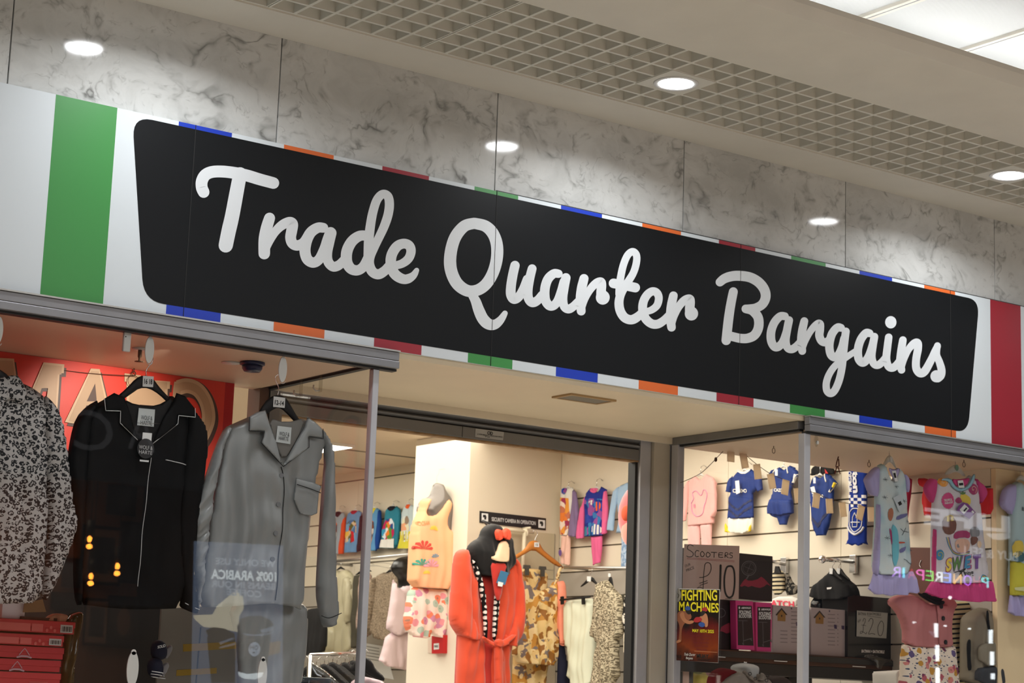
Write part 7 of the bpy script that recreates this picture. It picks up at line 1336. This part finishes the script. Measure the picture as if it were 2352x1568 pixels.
t, S = garment('torn_paper', 'torn clear wrapping hanging off the shelf edge below the black toy box', 'paper', PY(BX-.05), m_glass('torn_film', (.75, .72, .70), .10), z8([(900, 1005), (960, 985), (1040, 1000), (1150, 1030), (1170, 1065), (1110, 1060), (1060, 1110), (1020, 1120), (1010, 1050), (960, 1030)]), depth=.015, fold=.01, res=18, body='film')
# ---- poster on the return glass
GP_ = PX(XR-.0035); Pz = zz(1540, 1230, .19772)
po = thing('event_poster', GP_.w(*GP_.uv(1597, 1520)), 'fight night poster with yellow fighting machines lettering taped on the doorway glass', 'poster')
pplate('poster_sheet', GP_, [(1547, 1351), (1654, 1353), (1650, 1522), (1542.5, 1515)], paper, po, .0008, .0005)
pm = mat('poster_print', (.02, .01, .01), .3); k = N(pm); sp = k.n('SeparateXYZ'); tcn = k.n('TexCoord'); k.l(tcn.outputs['Generated'], sp.inputs[0]); nz = k.n('TexNoise', i_Scale=3.2, i_Detail=4.); k.l(tcn.outputs['Generated'], nz.inputs['Vector'])
hgt = k.math('ADD', sp.outputs[2], k.math('MULTIPLY', k.math('SUBTRACT', nz.outputs[0], .5), .5)); k.color(k.ramp(hgt, [(.05, srgb(60, 20, 8)), (.2, srgb(130, 56, 18)), (.42, srgb(96, 18, 20)), (.55, srgb(20, 10, 10)), (1., srgb(12, 11, 12))]))
pplate('poster_print', GP_, Pz([(40, 620), (572, 628), (556, 1474), (20, 1443)]), pm, po, .0004, .0014)
yl = mat('poster_yellow', srgb(236, 226, 30), .5); skin = mat('poster_skin', srgb(188, 128, 92), .5); skin2 = mat('poster_skin_shadow', srgb(150, 92, 64), .5); pb_ = mat('poster_blue', srgb(40, 80, 160), .5); pr_ = mat('poster_red', srgb(170, 30, 40), .5); drk = mat('poster_dark', srgb(18, 12, 12), .5); mar = mat('poster_maroon_text', srgb(110, 30, 44), .5)
text('poster_lettering', 'FIGHTING', GP_, Pz([(134, 748)])[0], Pz([(548, 750)])[0], Pz([(134, 634)])[0], yl, po, .003, .022); text('poster_lettering', 'MACHINES', GP_, Pz([(104, 868)])[0], Pz([(566, 890)])[0], Pz([(106, 768)])[0], yl, po, .003, .022)
text('poster_lettering', 'MAY 10TH 2025', GP_, Pz([(260, 1118)])[0], Pz([(510, 1130)])[0], Pz([(260, 1084)])[0], yl, po, .003, .02); text('poster_lettering', 'MUAY', GP_, Pz([(308, 1416)])[0], Pz([(450, 1424)])[0], Pz([(308, 1372)])[0], drk, po, .003, .04); text('poster_lettering', 'THAI SHOP', GP_, Pz([(312, 1446)])[0], Pz([(455, 1454)])[0], Pz([(312, 1428)])[0], drk, po, .003, .02); text('poster_lettering', 'STYLE', GP_, Pz([(36, 1420)])[0], Pz([(132, 1425)])[0], Pz([(36, 1385)])[0], drk, po, .003, .03)
text('poster_lettering', 'Trade Quarter', GP_, Pz([(160, 1390)])[0], Pz([(290, 1396)])[0], Pz([(168, 1360)])[0], paper, po, .003, 0); text('poster_lettering', 'Bargains', GP_, Pz([(184, 1430)])[0], Pz([(262, 1436)])[0], Pz([(190, 1404)])[0], paper, po, .003, 0)
for j in range(5): text('poster_lettering', ('Box office open', 'Doors from six', 'Seats and tables', 'Local venue', 'Book now')[j], GP_, Pz([(230+20*j, 1165+40*j)])[0], Pz([(470-10*j, 1172+40*j)])[0], Pz([(230+20*j, 1146+40*j)])[0], mar, po, .003, .01)
pplate('poster_line', GP_, Pz([(280, 1336), (548, 1352), (548, 1357), (280, 1341)]), skin, po, .0003, .0019)
plate('poster_badge', GP_, disc(GP_.uv(*Pz([(84, 692)])[0]), .026, .031, 20), mat('poster_badge_grey', srgb(150, 148, 140), .5), po, .0004, .0019); strokes('badge_mark', GP_, [(Pz([(60, 690), (84, 665), (104, 690), (92, 720), (70, 715)]), 1.6)], drk, po, .0003, .0024)
def fig(*L_):
    for i_, (nm, P_, mm) in enumerate(L_):
        q = chaikin(GP_.poly(Pz(P_)), 2); plate(nm, GP_, q, mm, po, .0002, .0023+.0003*i_)
fig(('fighter_print', [(60, 960), (100, 870), (170, 870), (240, 900), (255, 960), (200, 990), (140, 1050), (130, 1180), (140, 1225), (90, 1240), (110, 1150), (110, 1020)], skin2), ('fighter_print', [(110, 900), (160, 880), (170, 950), (205, 990), (270, 980), (280, 1010), (220, 1030), (165, 1010), (125, 960)], skin), ('glove_print', [(170, 830), (210, 810), (240, 840), (250, 900), (215, 920), (178, 880)], drk), ('cap_print', [(170, 850), (190, 815), (235, 825), (245, 860), (200, 870)], pb_), ('fighter_print', [(360, 940), (400, 890), (440, 920), (448, 1050), (410, 1068), (385, 1000), (300, 980), (290, 960)], skin), ('cap_print', [(365, 860), (395, 825), (436, 840), (438, 880), (390, 880)], pr_), ('hair_print', [(352, 900), (370, 870), (420, 875), (410, 905), (365, 945)], drk), ('glove_print', [(280, 970), (310, 940), (370, 950), (372, 990), (320, 1010), (275, 1000)], pr_), ('glove_print', [(325, 1030), (355, 1000), (405, 1010), (410, 1055), (365, 1065)], pb_), ('leg_print', [(60, 1240), (110, 1200), (135, 1215), (130, 1235), (75, 1250)], skin), ('shorts_print', [(30, 1080), (75, 1060), (85, 1120), (40, 1170)], drk))
# ---- foreground: pink pinafore on the right, striped top, bag
F1 = PY(.30); pinko = fabric('dusty_pink_linen', srgb(190, 122, 122), .8, .05); flor2 = m_floral('cream_botanical_floral', srgb(224, 208, 190), [srgb(120, 60, 88), srgb(176, 90, 100), srgb(96, 82, 120), srgb(190, 140, 60), srgb(206, 130, 124)], 25., .43, srgb(60, 70, 96))
t, S = garment('pinafore', 'dusty pink child dress with three dark buttons and a floral skirt', 'dress', F1, pinko, z8([(1113, 517), (1150, 475), (1230, 450), (1340, 440), (1420, 500), (1500, 535), (1580, 500), (1600, 440), (1680, 470), (1732, 545), (1700, 590), (1678, 650), (1672, 780), (1690, 910), (1480, 925), (1250, 910), (1262, 800), (1240, 700), (1200, 610)]), depth=.045, fold=.006, res=40,
    parts=[('skirt', z8([(1250, 895), (1470, 912), (1692, 900), (1705, 1040), (1722, 1200), (1740, 1420), (1210, 1420), (1228, 1200), (1236, 1020)]), flor2, dict(depth=.05, fold=.012, off=.004, fk=50, res=34, ch=0)), ('neck_band', z8([(1335, 438), (1380, 440), (1450, 490), (1510, 515), (1560, 500), (1585, 515), (1570, 545), (1500, 545), (1420, 505), (1360, 465)]), blkc, dict(depth=.01, off=.04, fold=0, res=20)), ('placket', z8([(1500, 550), (1600, 545), (1600, 900), (1520, 905), (1510, 720)]), pinko, dict(depth=.006, off=.046, fold=.002, res=18, ch=0))])
cloth('neck_inside', F1, z8([(1345, 432), (1590, 432), (1575, 500), (1510, 520), (1440, 490)]), blkc, t, depth=.004, off=.036, fold=0, res=12)
for q in ((1530, 558), (1547, 664), (1568, 877)): plate('button', F1, disc(F1.uv(*z8([q])[0]), .0095, .0105, 16), dark, t, .005, .053)
strp2 = m_stripes('cream_black_stripe_knit', (.015, .013, .012), srgb(208, 192, 150), .0225, .38, -.10)
t, S = garment('striped_shirt', 'cream knitted top with black stripes behind the pink dress', 'top', PY(.42), strp2, z8([(1640, 520), (1990, 500), (2000, 700), (1960, 1100), (1960, 1420), (1640, 1420), (1640, 900)]), depth=.03, fold=.006, res=26)
bagm = fabric('grey_olive_canvas', srgb(132, 124, 108), .7, .08); F3 = PY(.34)
t, S = garment('backpack', 'grey canvas backpack with black straps at the lower right', 'bag', F3, bagm, z5([(1350, 420), (1420, 330), (1540, 270), (1700, 220), (1860, 230), (1890, 560), (1920, 800), (1940, 1500), (1320, 1500), (1340, 1180), (1345, 700)]), depth=.09, fold=.010, res=36, body='bag_body', parts=[('strap', z5([(1490, 310), (1525, 290), (1540, 500), (1560, 620), (1610, 790), (1575, 800), (1530, 650), (1500, 520)]), blkc, dict(depth=.008, off=.092, fold=0, res=18)), ('strap', z5([(1340, 755), (1300, 780), (1282, 860), (1290, 1050), (1300, 1270), (1360, 1270), (1340, 1050), (1345, 880)]), blkc, dict(depth=.01, off=.05, fold=0, res=18)), ('lower_pocket', z5([(1345, 1210), (1600, 1190), (1780, 1170), (1800, 1500), (1330, 1500)]), fabric('dark_slate_canvas', srgb(58, 60, 64), .7), dict(depth=.03, off=.08, fold=.006, res=18)), ('front_pocket', z5([(1370, 820), (1700, 800), (1740, 1000), (1720, 1170), (1380, 1190)]), bagm, dict(depth=.02, off=.085, fold=.006, res=20))])
t, S = garment('dark_coat', 'dark coat hanging behind the backpack beside the bay end wall', 'coat', PY(.46), fabric('dark_brown_wool', (.022, .016, .014)), z5([(1690, 190), (1860, 170), (1905, 600), (1930, 800), (1960, 1500), (1690, 1500)]), depth=.03, fold=.008, res=22)
# ---- below the shelf
F4 = PY(.70); zb_ = zz(1540, 1480, .13605)
form_w = mat('white_form', srgb(176, 178, 178), .5)
t = thing('bust_form', base_of(F4, zb_([(1090, 640), (1400, 330)])), 'white bust form wearing the grey hoodie under the shelf', 'mannequin'); cloth('neck', F4, zb_([(1100, 420), (1115, 325), (1200, 308), (1330, 318), (1385, 345), (1390, 480), (1320, 650), (1200, 650)]), form_w, t, depth=.07, fold=0, res=22, back=.9); tube('neck_pin', F4.ws([F4.uv(*zb_([(1265, 320)])[0]), F4.uv(*zb_([(1265, 290)])[0])], 0), .008, chrome, t, 8)
hood = fabric('stone_grey_sweat', srgb(140, 130, 122), .9, .05)
t, S = garment('hoodie', 'stone grey sweatshirt with eyelet collar on the white bust form', 'top', F4.moved(.05), hood, zb_([(740, 660), (820, 590), (900, 530), (1000, 480), (1095, 430), (1180, 500), (1260, 560), (1320, 610), (1380, 560), (1400, 460), (1470, 500), (1560, 580), (1680, 660), (1750, 900), (700, 900)]), depth=.06, fold=.01, res=32, parts=[('collar', zb_([(1095, 425), (1140, 450), (1220, 520), (1310, 600), (1270, 620), (1180, 570), (1090, 490)]), hood, dict(depth=.02, off=.05, fold=.002, res=16)), ('collar', zb_([(1395, 455), (1450, 520), (1480, 580), (1420, 600), (1330, 605), (1380, 560)]), hood, dict(depth=.02, off=.05, fold=.002, res=16))])
for q in ((1145, 490), (1235, 570), (1440, 525), (1425, 600)): strokes('eyelet', F4.moved(.05), [(ring_(zb_([q])[0], 3.4, 16), 1.6)], dark, t, .002, .075)
t, S = garment('hat', 'maroon knitted hat beside the grey sweatshirt under the shelf', 'hat', F4.moved(.02), fabric('maroon_felt', srgb(104, 18, 26), .85), zb_([(630, 660), (640, 560), (690, 460), (780, 400), (880, 385), (1000, 420), (1050, 470), (900, 560), (800, 640), (780, 700), (630, 700)]), depth=.06, fold=.004, res=22)
yf = m_floral('yellow_rose_floral', srgb(226, 206, 110), [srgb(206, 150, 140), srgb(150, 160, 90), srgb(220, 190, 170)], 16., .35)
t, S = garment('dress', 'pale yellow rose print dress below the poster', 'dress', PY(1.0), yf, zb_([(370, 230), (800, 250), (860, 280), (850, 360), (700, 450), (640, 560), (630, 900), (365, 900)]), depth=.04, fold=.012, res=26)
t, S = garment('trousers', 'pale pink garment edge below the poster beside the doorway frame', 'trousers', PY(.985), fabric('pale_blush_cloth', srgb(226, 190, 172)), zb_([(125, 240), (270, 240), (275, 900), (120, 900)]), depth=.03, fold=.006, res=16)
t = thing('stand_post', PY(.98).w(*PY(.98).uv(1583, 1600)), 'grey stand post with a bulb top below the poster', 'stand'); q = PY(.98); tube('post', q.ws([q.uv(1584, 1522), q.uv(1582, 1640)], 0), .018, mat('dark_grey_stand', srgb(92, 86, 76), .5), t, 12); blob('post_knob', q.w(*q.uv(1581, 1520)), .034, .034, .022, bpy.data.materials['dark_grey_stand'], t, 16)
t, S = garment('cap', 'dark grey cap at the foot of the corner post under the shelf', 'cap', F4.moved(.04), fabric('charcoal_cap', srgb(58, 48, 46), .7), zb_([(1550, 580), (1600, 540), (1700, 525), (1800, 520), (1880, 560), (1960, 640), (1980, 800), (1560, 800)]), depth=.06, fold=.003, res=20)
t, S = garment('printed_bag', 'black garment with a cream framed label reading the band under the shelf', 'top', PY(1.05), blkc, zb_([(1480, 330), (1950, 320), (1960, 640), (1450, 640)]), depth=.03, fold=.004, res=18)
pplate('framed_label', PY(1.05), zb_([(1550, 345), (1788, 362), (1785, 442), (1530, 460)]), mat('cream_label', srgb(190, 178, 140), .7), t, .001, .035); pplate('label_field', PY(1.05), zb_([(1556, 360), (1770, 375), (1768, 430), (1545, 448)]), dark, t, .0006, .0362); text('label_lettering', 'THE BAND', PY(1.05), zb_([(1556, 425)])[0], zb_([(1705, 418)])[0], zb_([(1558, 392)])[0], bpy.data.materials['cream_label'], t, .039, .03)
t, S = garment('white_shirt', 'white top with pink lettering and black clips low beside the corner post', 'top', PX(4.1), m_crimp('white_black_print', srgb(210, 204, 196), srgb(40, 38, 40), 22.), zb_([(1820, 500), (1960, 340), (2210, 340), (2215, 800), (1940, 800)]), depth=.03, fold=.01, res=20)
t, S = garment('cream_blouse', 'cream top hanging under the shelf right of the corner post', 'top', PX(4.1), c_wht, z8([(1000, 1140), (1250, 1125), (1250, 1420), (1010, 1420)]), depth=.02, fold=.006, res=18, ch=0)
# ================================================================== OPPOSITE SIDE OF THE MALL (seen mirrored in the shop windows)
YG = .006
class Opp:
    """plane facing +y across the walkway; pixels address its mirror image behind the glass"""
    k = 'o'
    def __init__(s, D): s.D = D; s.val = 2*YG-D
    def uv(s, px, py): p = hit(px, py, 1, s.D); return np.array([-p[0], p[2]])
    def w(s, u, v, d=0.0): return (-u, s.val+d, v)
    def ws(s, uv, d): uv = np.asarray(uv, float); d = np.broadcast_to(d, (len(uv),)); return np.stack([-uv[:, 0], s.val+d, uv[:, 1]], 1)
    def poly(s, pts): return np.array([s.uv(*p) for p in pts])
    def moved(s, d): r = Opp(s.D-d); return r
yo = 2*YG-9.6
opw = m_noisy('pale_opposite_wall', srgb(206, 200, 190), .03, 4, .6); cafe_w = m_noisy('dark_brown_cafe_wall', srgb(138, 92, 66), .1, 3, .7)
struct(box('wall_opposite', -14, 14, yo-.15, yo, 5.0, 5.9, opw)); struct(box('wall_opposite_band', -14, 14, yo-.15, yo, 3.62, 5.0, dark))
struct(box('wall_cafe', -3.2, 5.35, -11.6, -11.45, 0, 3.62, cafe_w))
struct(box('wall_shop_rear', 5.5, 14, -12.0, -11.9, 0, 3.62, mat('dark_shop_rear', (.03, .03, .034), .6)))
struct(box('wall_divider', 5.35, 5.5, -12, yo-.2, 0, 3.62, dark)); struct(box('wall_far_left', -14, -3.2, yo-.15, yo, 0, 3.62, dark))
struct(box('ceiling_opposite', -14, 14, -12, yo-.2, 3.62, 3.7, dark))
O1 = Opp(9.55); O2 = Opp(11.42); O3 = Opp(10.4)
def OR(px0, py0, px1, py1, pl): a = pl.uv(px0, py0); b = pl.uv(px1, py1); return [(a[0], a[1]), (b[0], a[1]), (b[0], b[1]), (a[0], b[1])]
# cafe fascia
cf = thing('cafe_fascia', (2., yo, 2.9), 'black cafe fascia across the mall with big faintly glowing grey letters, mirrored in the left window', 'sign')
zb1 = O1.uv(250, 1106)[1]; box('fascia_panel', -3.2, 5.35, yo+.002, yo+.05, zb1, 3.62, dark, cf)
gl_ = m_emit('glowing_fascia_letter', (.6, .6, .62), .32)  # letters given a faint glow of their own to read as grey
for ch, xa, xb in (('C', 256, 166), ('O', 150, 76), ('A', 352, 290)): text('fascia_letter', ch, O1, (xa, 1040), (xb, 1030), (xa, 950), gl_, cf, .04, .0)
# pendant bulbs
amber = m_emit('amber_filament', (1.0, .36, .05), 38.); bulb_g = m_glass('bulb_glass', (1., .86, .7), .05)
for (x, y), lab in (((206, 1246), 'highest'), ((270, 1308), 'right'), ((209, 1331), 'lowest')):
    Ob = Opp(10.75) if lab == 'lowest' else O3; p = Ob.w(*Ob.uv(x, y)); t = thing('pendant_lamp', p, '%s of three amber filament pendant bulbs mirrored in the black pyjamas' % lab, 'lamp')
    blob('glass_globe', p, .075, .075, .08, bulb_g, t, 20); blob('filament', (p[0], p[1], p[2]+.032), .022, .018, .03, amber, t, 10); blob('filament', (p[0], p[1], p[2]-.032), .03, .024, .024, amber, t, 10)
    tube('lamp_holder', [(p[0], p[1], p[2]+.08), (p[0], p[1], p[2]+.2)], .035, dark, t, 10); tube('lamp_cord', [(p[0], p[1], p[2]+.2), (p[0], p[1], 3.62)], .006, dark, t, 6)
# picture frames
fm = mat('black_picture_frame', (.012, .010, .010), .5); mt_ = mat('picture_mount', srgb(130, 96, 78), .7); art = m_noisy('dark_art_print', (.035, .034, .038), .5, 6, .6)
for i, (x0, y0, x1, y1, mount, lab) in enumerate(((248, 1112, 308, 1186, 0, 'black framed print highest on the cafe wall'), (190, 1204, 272, 1346, 1, 'large mounted print behind the pendant bulbs'), (277, 1196, 332, 1342, 0, 'tall dark framed print right of the pendant bulbs'), (145, 1280, 182, 1350, 0, 'small dark print left of the pendant bulbs'), (196, 1372, 242, 1484, 1, 'narrow mounted print low on the cafe wall'), (248, 1366, 314, 1490, 0, 'large dark print with a pale oval low on the cafe wall'), (322, 1304, 378, 1412, 0, 'tall dark print beside the cafe lettering'), (118, 1358, 186, 1404, 0, 'wide dark board left on the cafe wall'), (318, 1425, 352, 1470, 0, 'small print lowest right on the cafe wall'))):
    r_ = OR(x0, y0, x1, y1, O2); uv = np.array(r_); c = uv.mean(0); t = thing('picture_frame', O2.w(c[0], uv[:, 1].min()), lab+', mirrored', 'picture')
    plate('frame', O2, uv, fm, t, .03, 0)
    if mount: plate('mount', O2, c+(uv-c)*.88, mt_, t, .004, .0302); plate('print', O2, c+(uv-c)*.62, art, t, .002, .0344)
    else: plate('print', O2, c+(uv-c)*.9, art, t, .002, .0302)
    if 'oval' in lab: plate('print_oval', O2, disc(c, .07, .13, 20), mt_, t, .001, .0324)
wl = thing('wall_lettering', O2.w(*O2.uv(370, 1240)), 'dark cafe wall words eat drink relax, mirrored in the black pyjama sleeve', 'lettering')
for s_, y, xa, xb in (('EAT', 1163, 402, 366), ('DRINK', 1212, 408, 352), ('RELAX', 1256, 404, 345)): text('word', s_, O2, (xa, y), (xb, y-2), (xa, y-36), fm, wl, .01, .03)
# coffee lightbox poster
O4 = Opp(9.42); zp = zz(380, 1380, .17007)
lb = thing('coffee_poster', O4.w(*O4.uv(545, 1600)), 'backlit coffee poster reading 100% Arabica, mirrored over the grey pyjamas', 'poster')
e_blue = m_emit('poster_backlit_blue', (.52, .66, .95), 1.1); e_white = m_emit('poster_backlit_white', (.85, .96, 1.0), 5.); e_cream = m_emit('poster_backlit_froth', (1.0, .93, .70), 3.4); e_dim = m_emit('poster_backlit_dim', (.7, .82, 1.0), 2.4); e_cup = m_emit('poster_backlit_cup', (.10, .11, .12), 1.); e_cup2 = m_emit('poster_backlit_lid', (.5, .62, .85), 1.5); e_tan = m_emit('poster_backlit_tan', (1., .75, .5), 1.2)
r_ = np.array([O4.uv(*q) for q in ((447, 1242), (652, 1252), (650, 1610), (440, 1600))]); plate('poster_case', O4, r_, dark, lb, .05, -.06)
plate('poster_face', O4, r_, e_blue, lb, .004, -.008)
def lbp(nm, P_, m, o): plate(nm, O4, O4.poly(zp(P_)), m, lb, .001, o)
lbp('froth', [(640, 180), (700, 60), (850, -60), (960, -150), (1050, -60), (1060, 100), (1000, 200), (980, 420), (760, 370), (520, 350), (400, 250), (380, 190)], e_cream, .002)
lbp('cup_body', [(975, 400), (1430, 440), (1370, 900), (1330, 1000), (980, 960), (960, 600)], e_cup, .004); lbp('cup_lid', [(965, 360), (1010, 240), (1120, 200), (1300, 200), (1420, 260), (1480, 350), (1460, 430), (1200, 470), (990, 430)], e_cup, .006); lbp('lid_glint', [(1280, 390), (1440, 340), (1475, 330), (1460, 400), (1300, 430)], e_cup2, .008)
lbp('lid_rim', [(1020, 430), (1200, 455), (1400, 430), (1470, 390), (1465, 430), (1300, 470), (1100, 465)], e_cup2, .008); plate('cup_logo', O4, disc(O4.uv(*zp([(1200, 650)])[0]), .058, .062, 24), e_dim, lb, .001, .008); text('logo_lettering', 'OH', O4, zp([(1250, 660)])[0], zp([(1140, 655)])[0], zp([(1250, 600)])[0], e_cup, lb, .012, .02)
lbp('logo_mark', [(1165, 705), (1190, 680), (1215, 705)], e_cup, .0105); lbp('cup_sleeve', [(975, 950), (1100, 985), (1320, 960), (1300, 1020), (1200, 1060), (1050, 1045), (990, 1010)], e_white, .009)
lbp('cup_body', [(560, 480), (945, 560), (940, 1100), (620, 1100)], e_cup, .004); lbp('cup_lid', [(540, 400), (640, 350), (800, 370), (930, 440), (945, 560), (800, 600), (600, 520)], e_cup, .006); lbp('lid_glint', [(720, 560), (900, 490), (920, 510), (740, 590)], e_cup2, .008); lbp('lid_rim', [(720, 620), (940, 560), (945, 590), (730, 640)], e_cup2, .008)
lbp('table_glow', [(1400, 560), (1560, 540), (1550, 700), (1370, 740)], e_tan, .003); lbp('table_glow', [(900, 560), (960, 560), (950, 800), (900, 800)], e_tan, .003)
for s_, y, xa, xb, h, m in (('WE ONLY USE', 1302, 632, 494, 14, e_dim), ('100% ARABICA', 1335, 634, 484, 20, e_white), ('BEANS IN OUR', 1348, 632, 484, 0, e_dim), ('COFFEE', 1372, 600, 520, 14, e_dim)):
    if h == 0: y, h = 1354, 14
    text('poster_lettering', s_, O4, (xa, y), (xb, y-7), (xa, y-h), m, lb, .012, .03)
# phone shop opposite the right window
O5 = Opp(9.6)
pf = thing('phone_shop_sign', O5.w(*O5.uv(2160, 1345)), 'neon letters phone repair in many colours, mirrored over the nightdress frills', 'sign')
cols = dict(zip(range(12), [(.1, .9, .95), (.9, .06, .18), (.45, .16, 1.), (1., .5, .05), (.12, .25, 1.), None, (.85, .95, 1.), (.12, .9, .15), (1., .2, .65), (.9, .05, .12), (.1, .7, .9), (.5, .25, .9)]))
xs = [2268, 2249, 2229, 2206, 2182, 0, 2162, 2142, 2120, 2100, 2076, 2066]; we = [16, 15, 18, 18, 18, 0, 18, 18, 18, 16, 5, 20]
for i, ch in enumerate('PHONE REPAIR'):
    if ch == ' ': continue
    y = 1350-(2268-xs[i])*.118; m = m_emit('neon_%d' % i, cols[i], 14. if i not in (1, 9) else 6.)
    text('neon_letter', ch, O5, (xs[i], y), (xs[i]-we[i], y-we[i]*.118), (xs[i], y-24), m, pf, .02, -.012)
bs = thing('shop_sign_band', O5.w(*O5.uv(2270, 1285)), 'pale lit words buy and sell, mirrored right of the magenta nightdress', 'sign'); sg_e = m_emit('pale_sign_letter', (.85, .92, 1.), 2.2); text('sign_lettering', 'BUY & SELL', O5, (2336, 1289), (2204, 1272), (2336, 1270), sg_e, bs, .02, .02)
lf = thing('lit_letters', O5.w(*O5.uv(2220, 1220)), 'large pale lit letters spelling life, mirrored over the magenta nightdress', 'sign'); sg_f = m_emit('big_pale_letter', (.86, .92, 1.), 2.6)
text('big_letter', 'LIFE', O5, (2318, 1222), (2120, 1202), (2318, 1188), sg_f, lf, .02, .04); pplate('letter_swoosh', O5, [(2263, 1225), (2316, 1224), (2318, 1236), (2300, 1240), (2280, 1238)], sg_f, lf, .01, .01)
strip_e = m_emit('white_strip_lamp', (.9, .97, 1.), 14.)
for i, (x, y0, y1) in enumerate(((2149.5, 1431, 1463), (2152, 1481, 1518), (2153, 1533, 1600), (2275, 1446, 1477), (2278, 1496, 1527), (2280, 1546, 1559))):
    O6 = Opp(10.6); t = thing('strip_lamp', O6.w(*O6.uv(x, y1)), 'white vertical strip lamp mirrored at the lower right, %s one of the %s column' % (('top', 'middle', 'bottom')[i % 3], 'left' if i < 3 else 'right'), 'lamp')
    pplate('strip_glow', O6, [(x-3.2, y0), (x+3.2, y0), (x+3.2, y1), (x-3.2, y1)], strip_e, t, .02, .0); pplate('strip_back', O6, [(x-6, y0-3), (x+6, y0-3), (x+6, y1+3), (x-6, y1+3)], dark, t, .02, -.03)
    if i in (0, 1): pplate('strip_bracket', O6, [(x-16, y0+19), (x-12, y0+17), (x-1, y1-6), (x-2, y1+1)], e_cup2, t, .01, .0)
for x, y, lab in ((2100, 1429, 'leftmost'), (2171, 1437, 'middle'), (2227, 1443.5, 'rightmost')):
    O6 = Opp(10.9); t = thing('ceiling_spot', O6.w(*O6.uv(x, y)), 'small white ceiling lamp, %s of three mirrored at the lower right' % lab, 'lamp'); plate('spot_glow', O6, disc(O6.uv(x, y), .026, .010, 16), strip_e, t, .01); plate('spot_body', O6, disc(O6.uv(x, y), .03, .014, 16), dark, t, .02, -.025)
O6 = Opp(10.2); t = thing('round_lamp', O6.w(*O6.uv(2183, 1372)), 'small round white lamp of the shop opposite mirrored under the magenta frill', 'lamp'); blob('lamp_globe', O6.w(*O6.uv(2183, 1372)), .02, .02, .02, strip_e, t, 14); tube('lamp_stem', [np.array(O6.w(*O6.uv(2183, 1372))), np.array(O6.w(*O6.uv(2183, 1372)))+[0, -.1, 0]], .006, dark, t, 6)

# ------------------------------------------------------------------ hang small pieces under the part they belong to
HOST = {'collar': ('piping',), 'hood': ('hood_lining', 'bow_loop', 'bow_knot'), 'sheet': ('handwriting', 'underline', 'handwritten_words', 'print_line'), 'sheet_': (), 'barcode_label': ('barcode_line',), 'ticket_card': ('ticket_panel', 'ticket_barcode', 'ticket_label'),
        'cup_lid': ('lid_glint', 'lid_rim'), 'cup_body': ('cup_logo', 'cup_sleeve', 'logo_mark'), 'care_label': ('care_print',), 'sign_plate': ('sign_lettering', 'pictogram', 'pictogram_camera'), 'head': ('muzzle', 'nose', 'eye_patch', 'eye', 'eye_glint'),
        'cuff': ('cuff_trim',), 'shorts': ('shorts_trim',), 'neck_label': ('neck_lettering',), 'swing_ticket': ('ticket_lettering',), 'carton': ('carton_panel', 'carton_lettering', 'carton_mark', 'house_front', 'house_roof', 'house_hole', 'print_mark'), 'size_tag': ('size_lettering',), 'poster_sheet': ('poster_print',),
        'body': ('button', 'print', 'neck_band', 'hem_band', 'stripe', 'sponsor_lettering', 'snowflake', 'swirl_print', 'branch_print', 'candy_print', 'candy_swirl', 'print_motif', 'word_lettering', 'word_outline', 'check', 'scarf_lettering', 'crest', 'crest_scroll', 'crest_bar', 'fruit_print', 'leaf_print', 'balloon_print', 'flower_print', 'flower_centre', 'badge_print', 'badge_lettering', 'rainbow_print')}
BYNAME = {n: h for h, L_ in HOST.items() for n in L_}
for root in [o for o in bpy.data.objects if o.parent is None and o.type == 'EMPTY']:
    kids_ = list(root.children); hosts = {}
    for c in kids_: hosts.setdefault(c.name.split('.')[0], c)
    for c in kids_:
        h = BYNAME.get(c.name.split('.')[0])
        if h in hosts and hosts[h] is not c: c.parent = hosts[h]
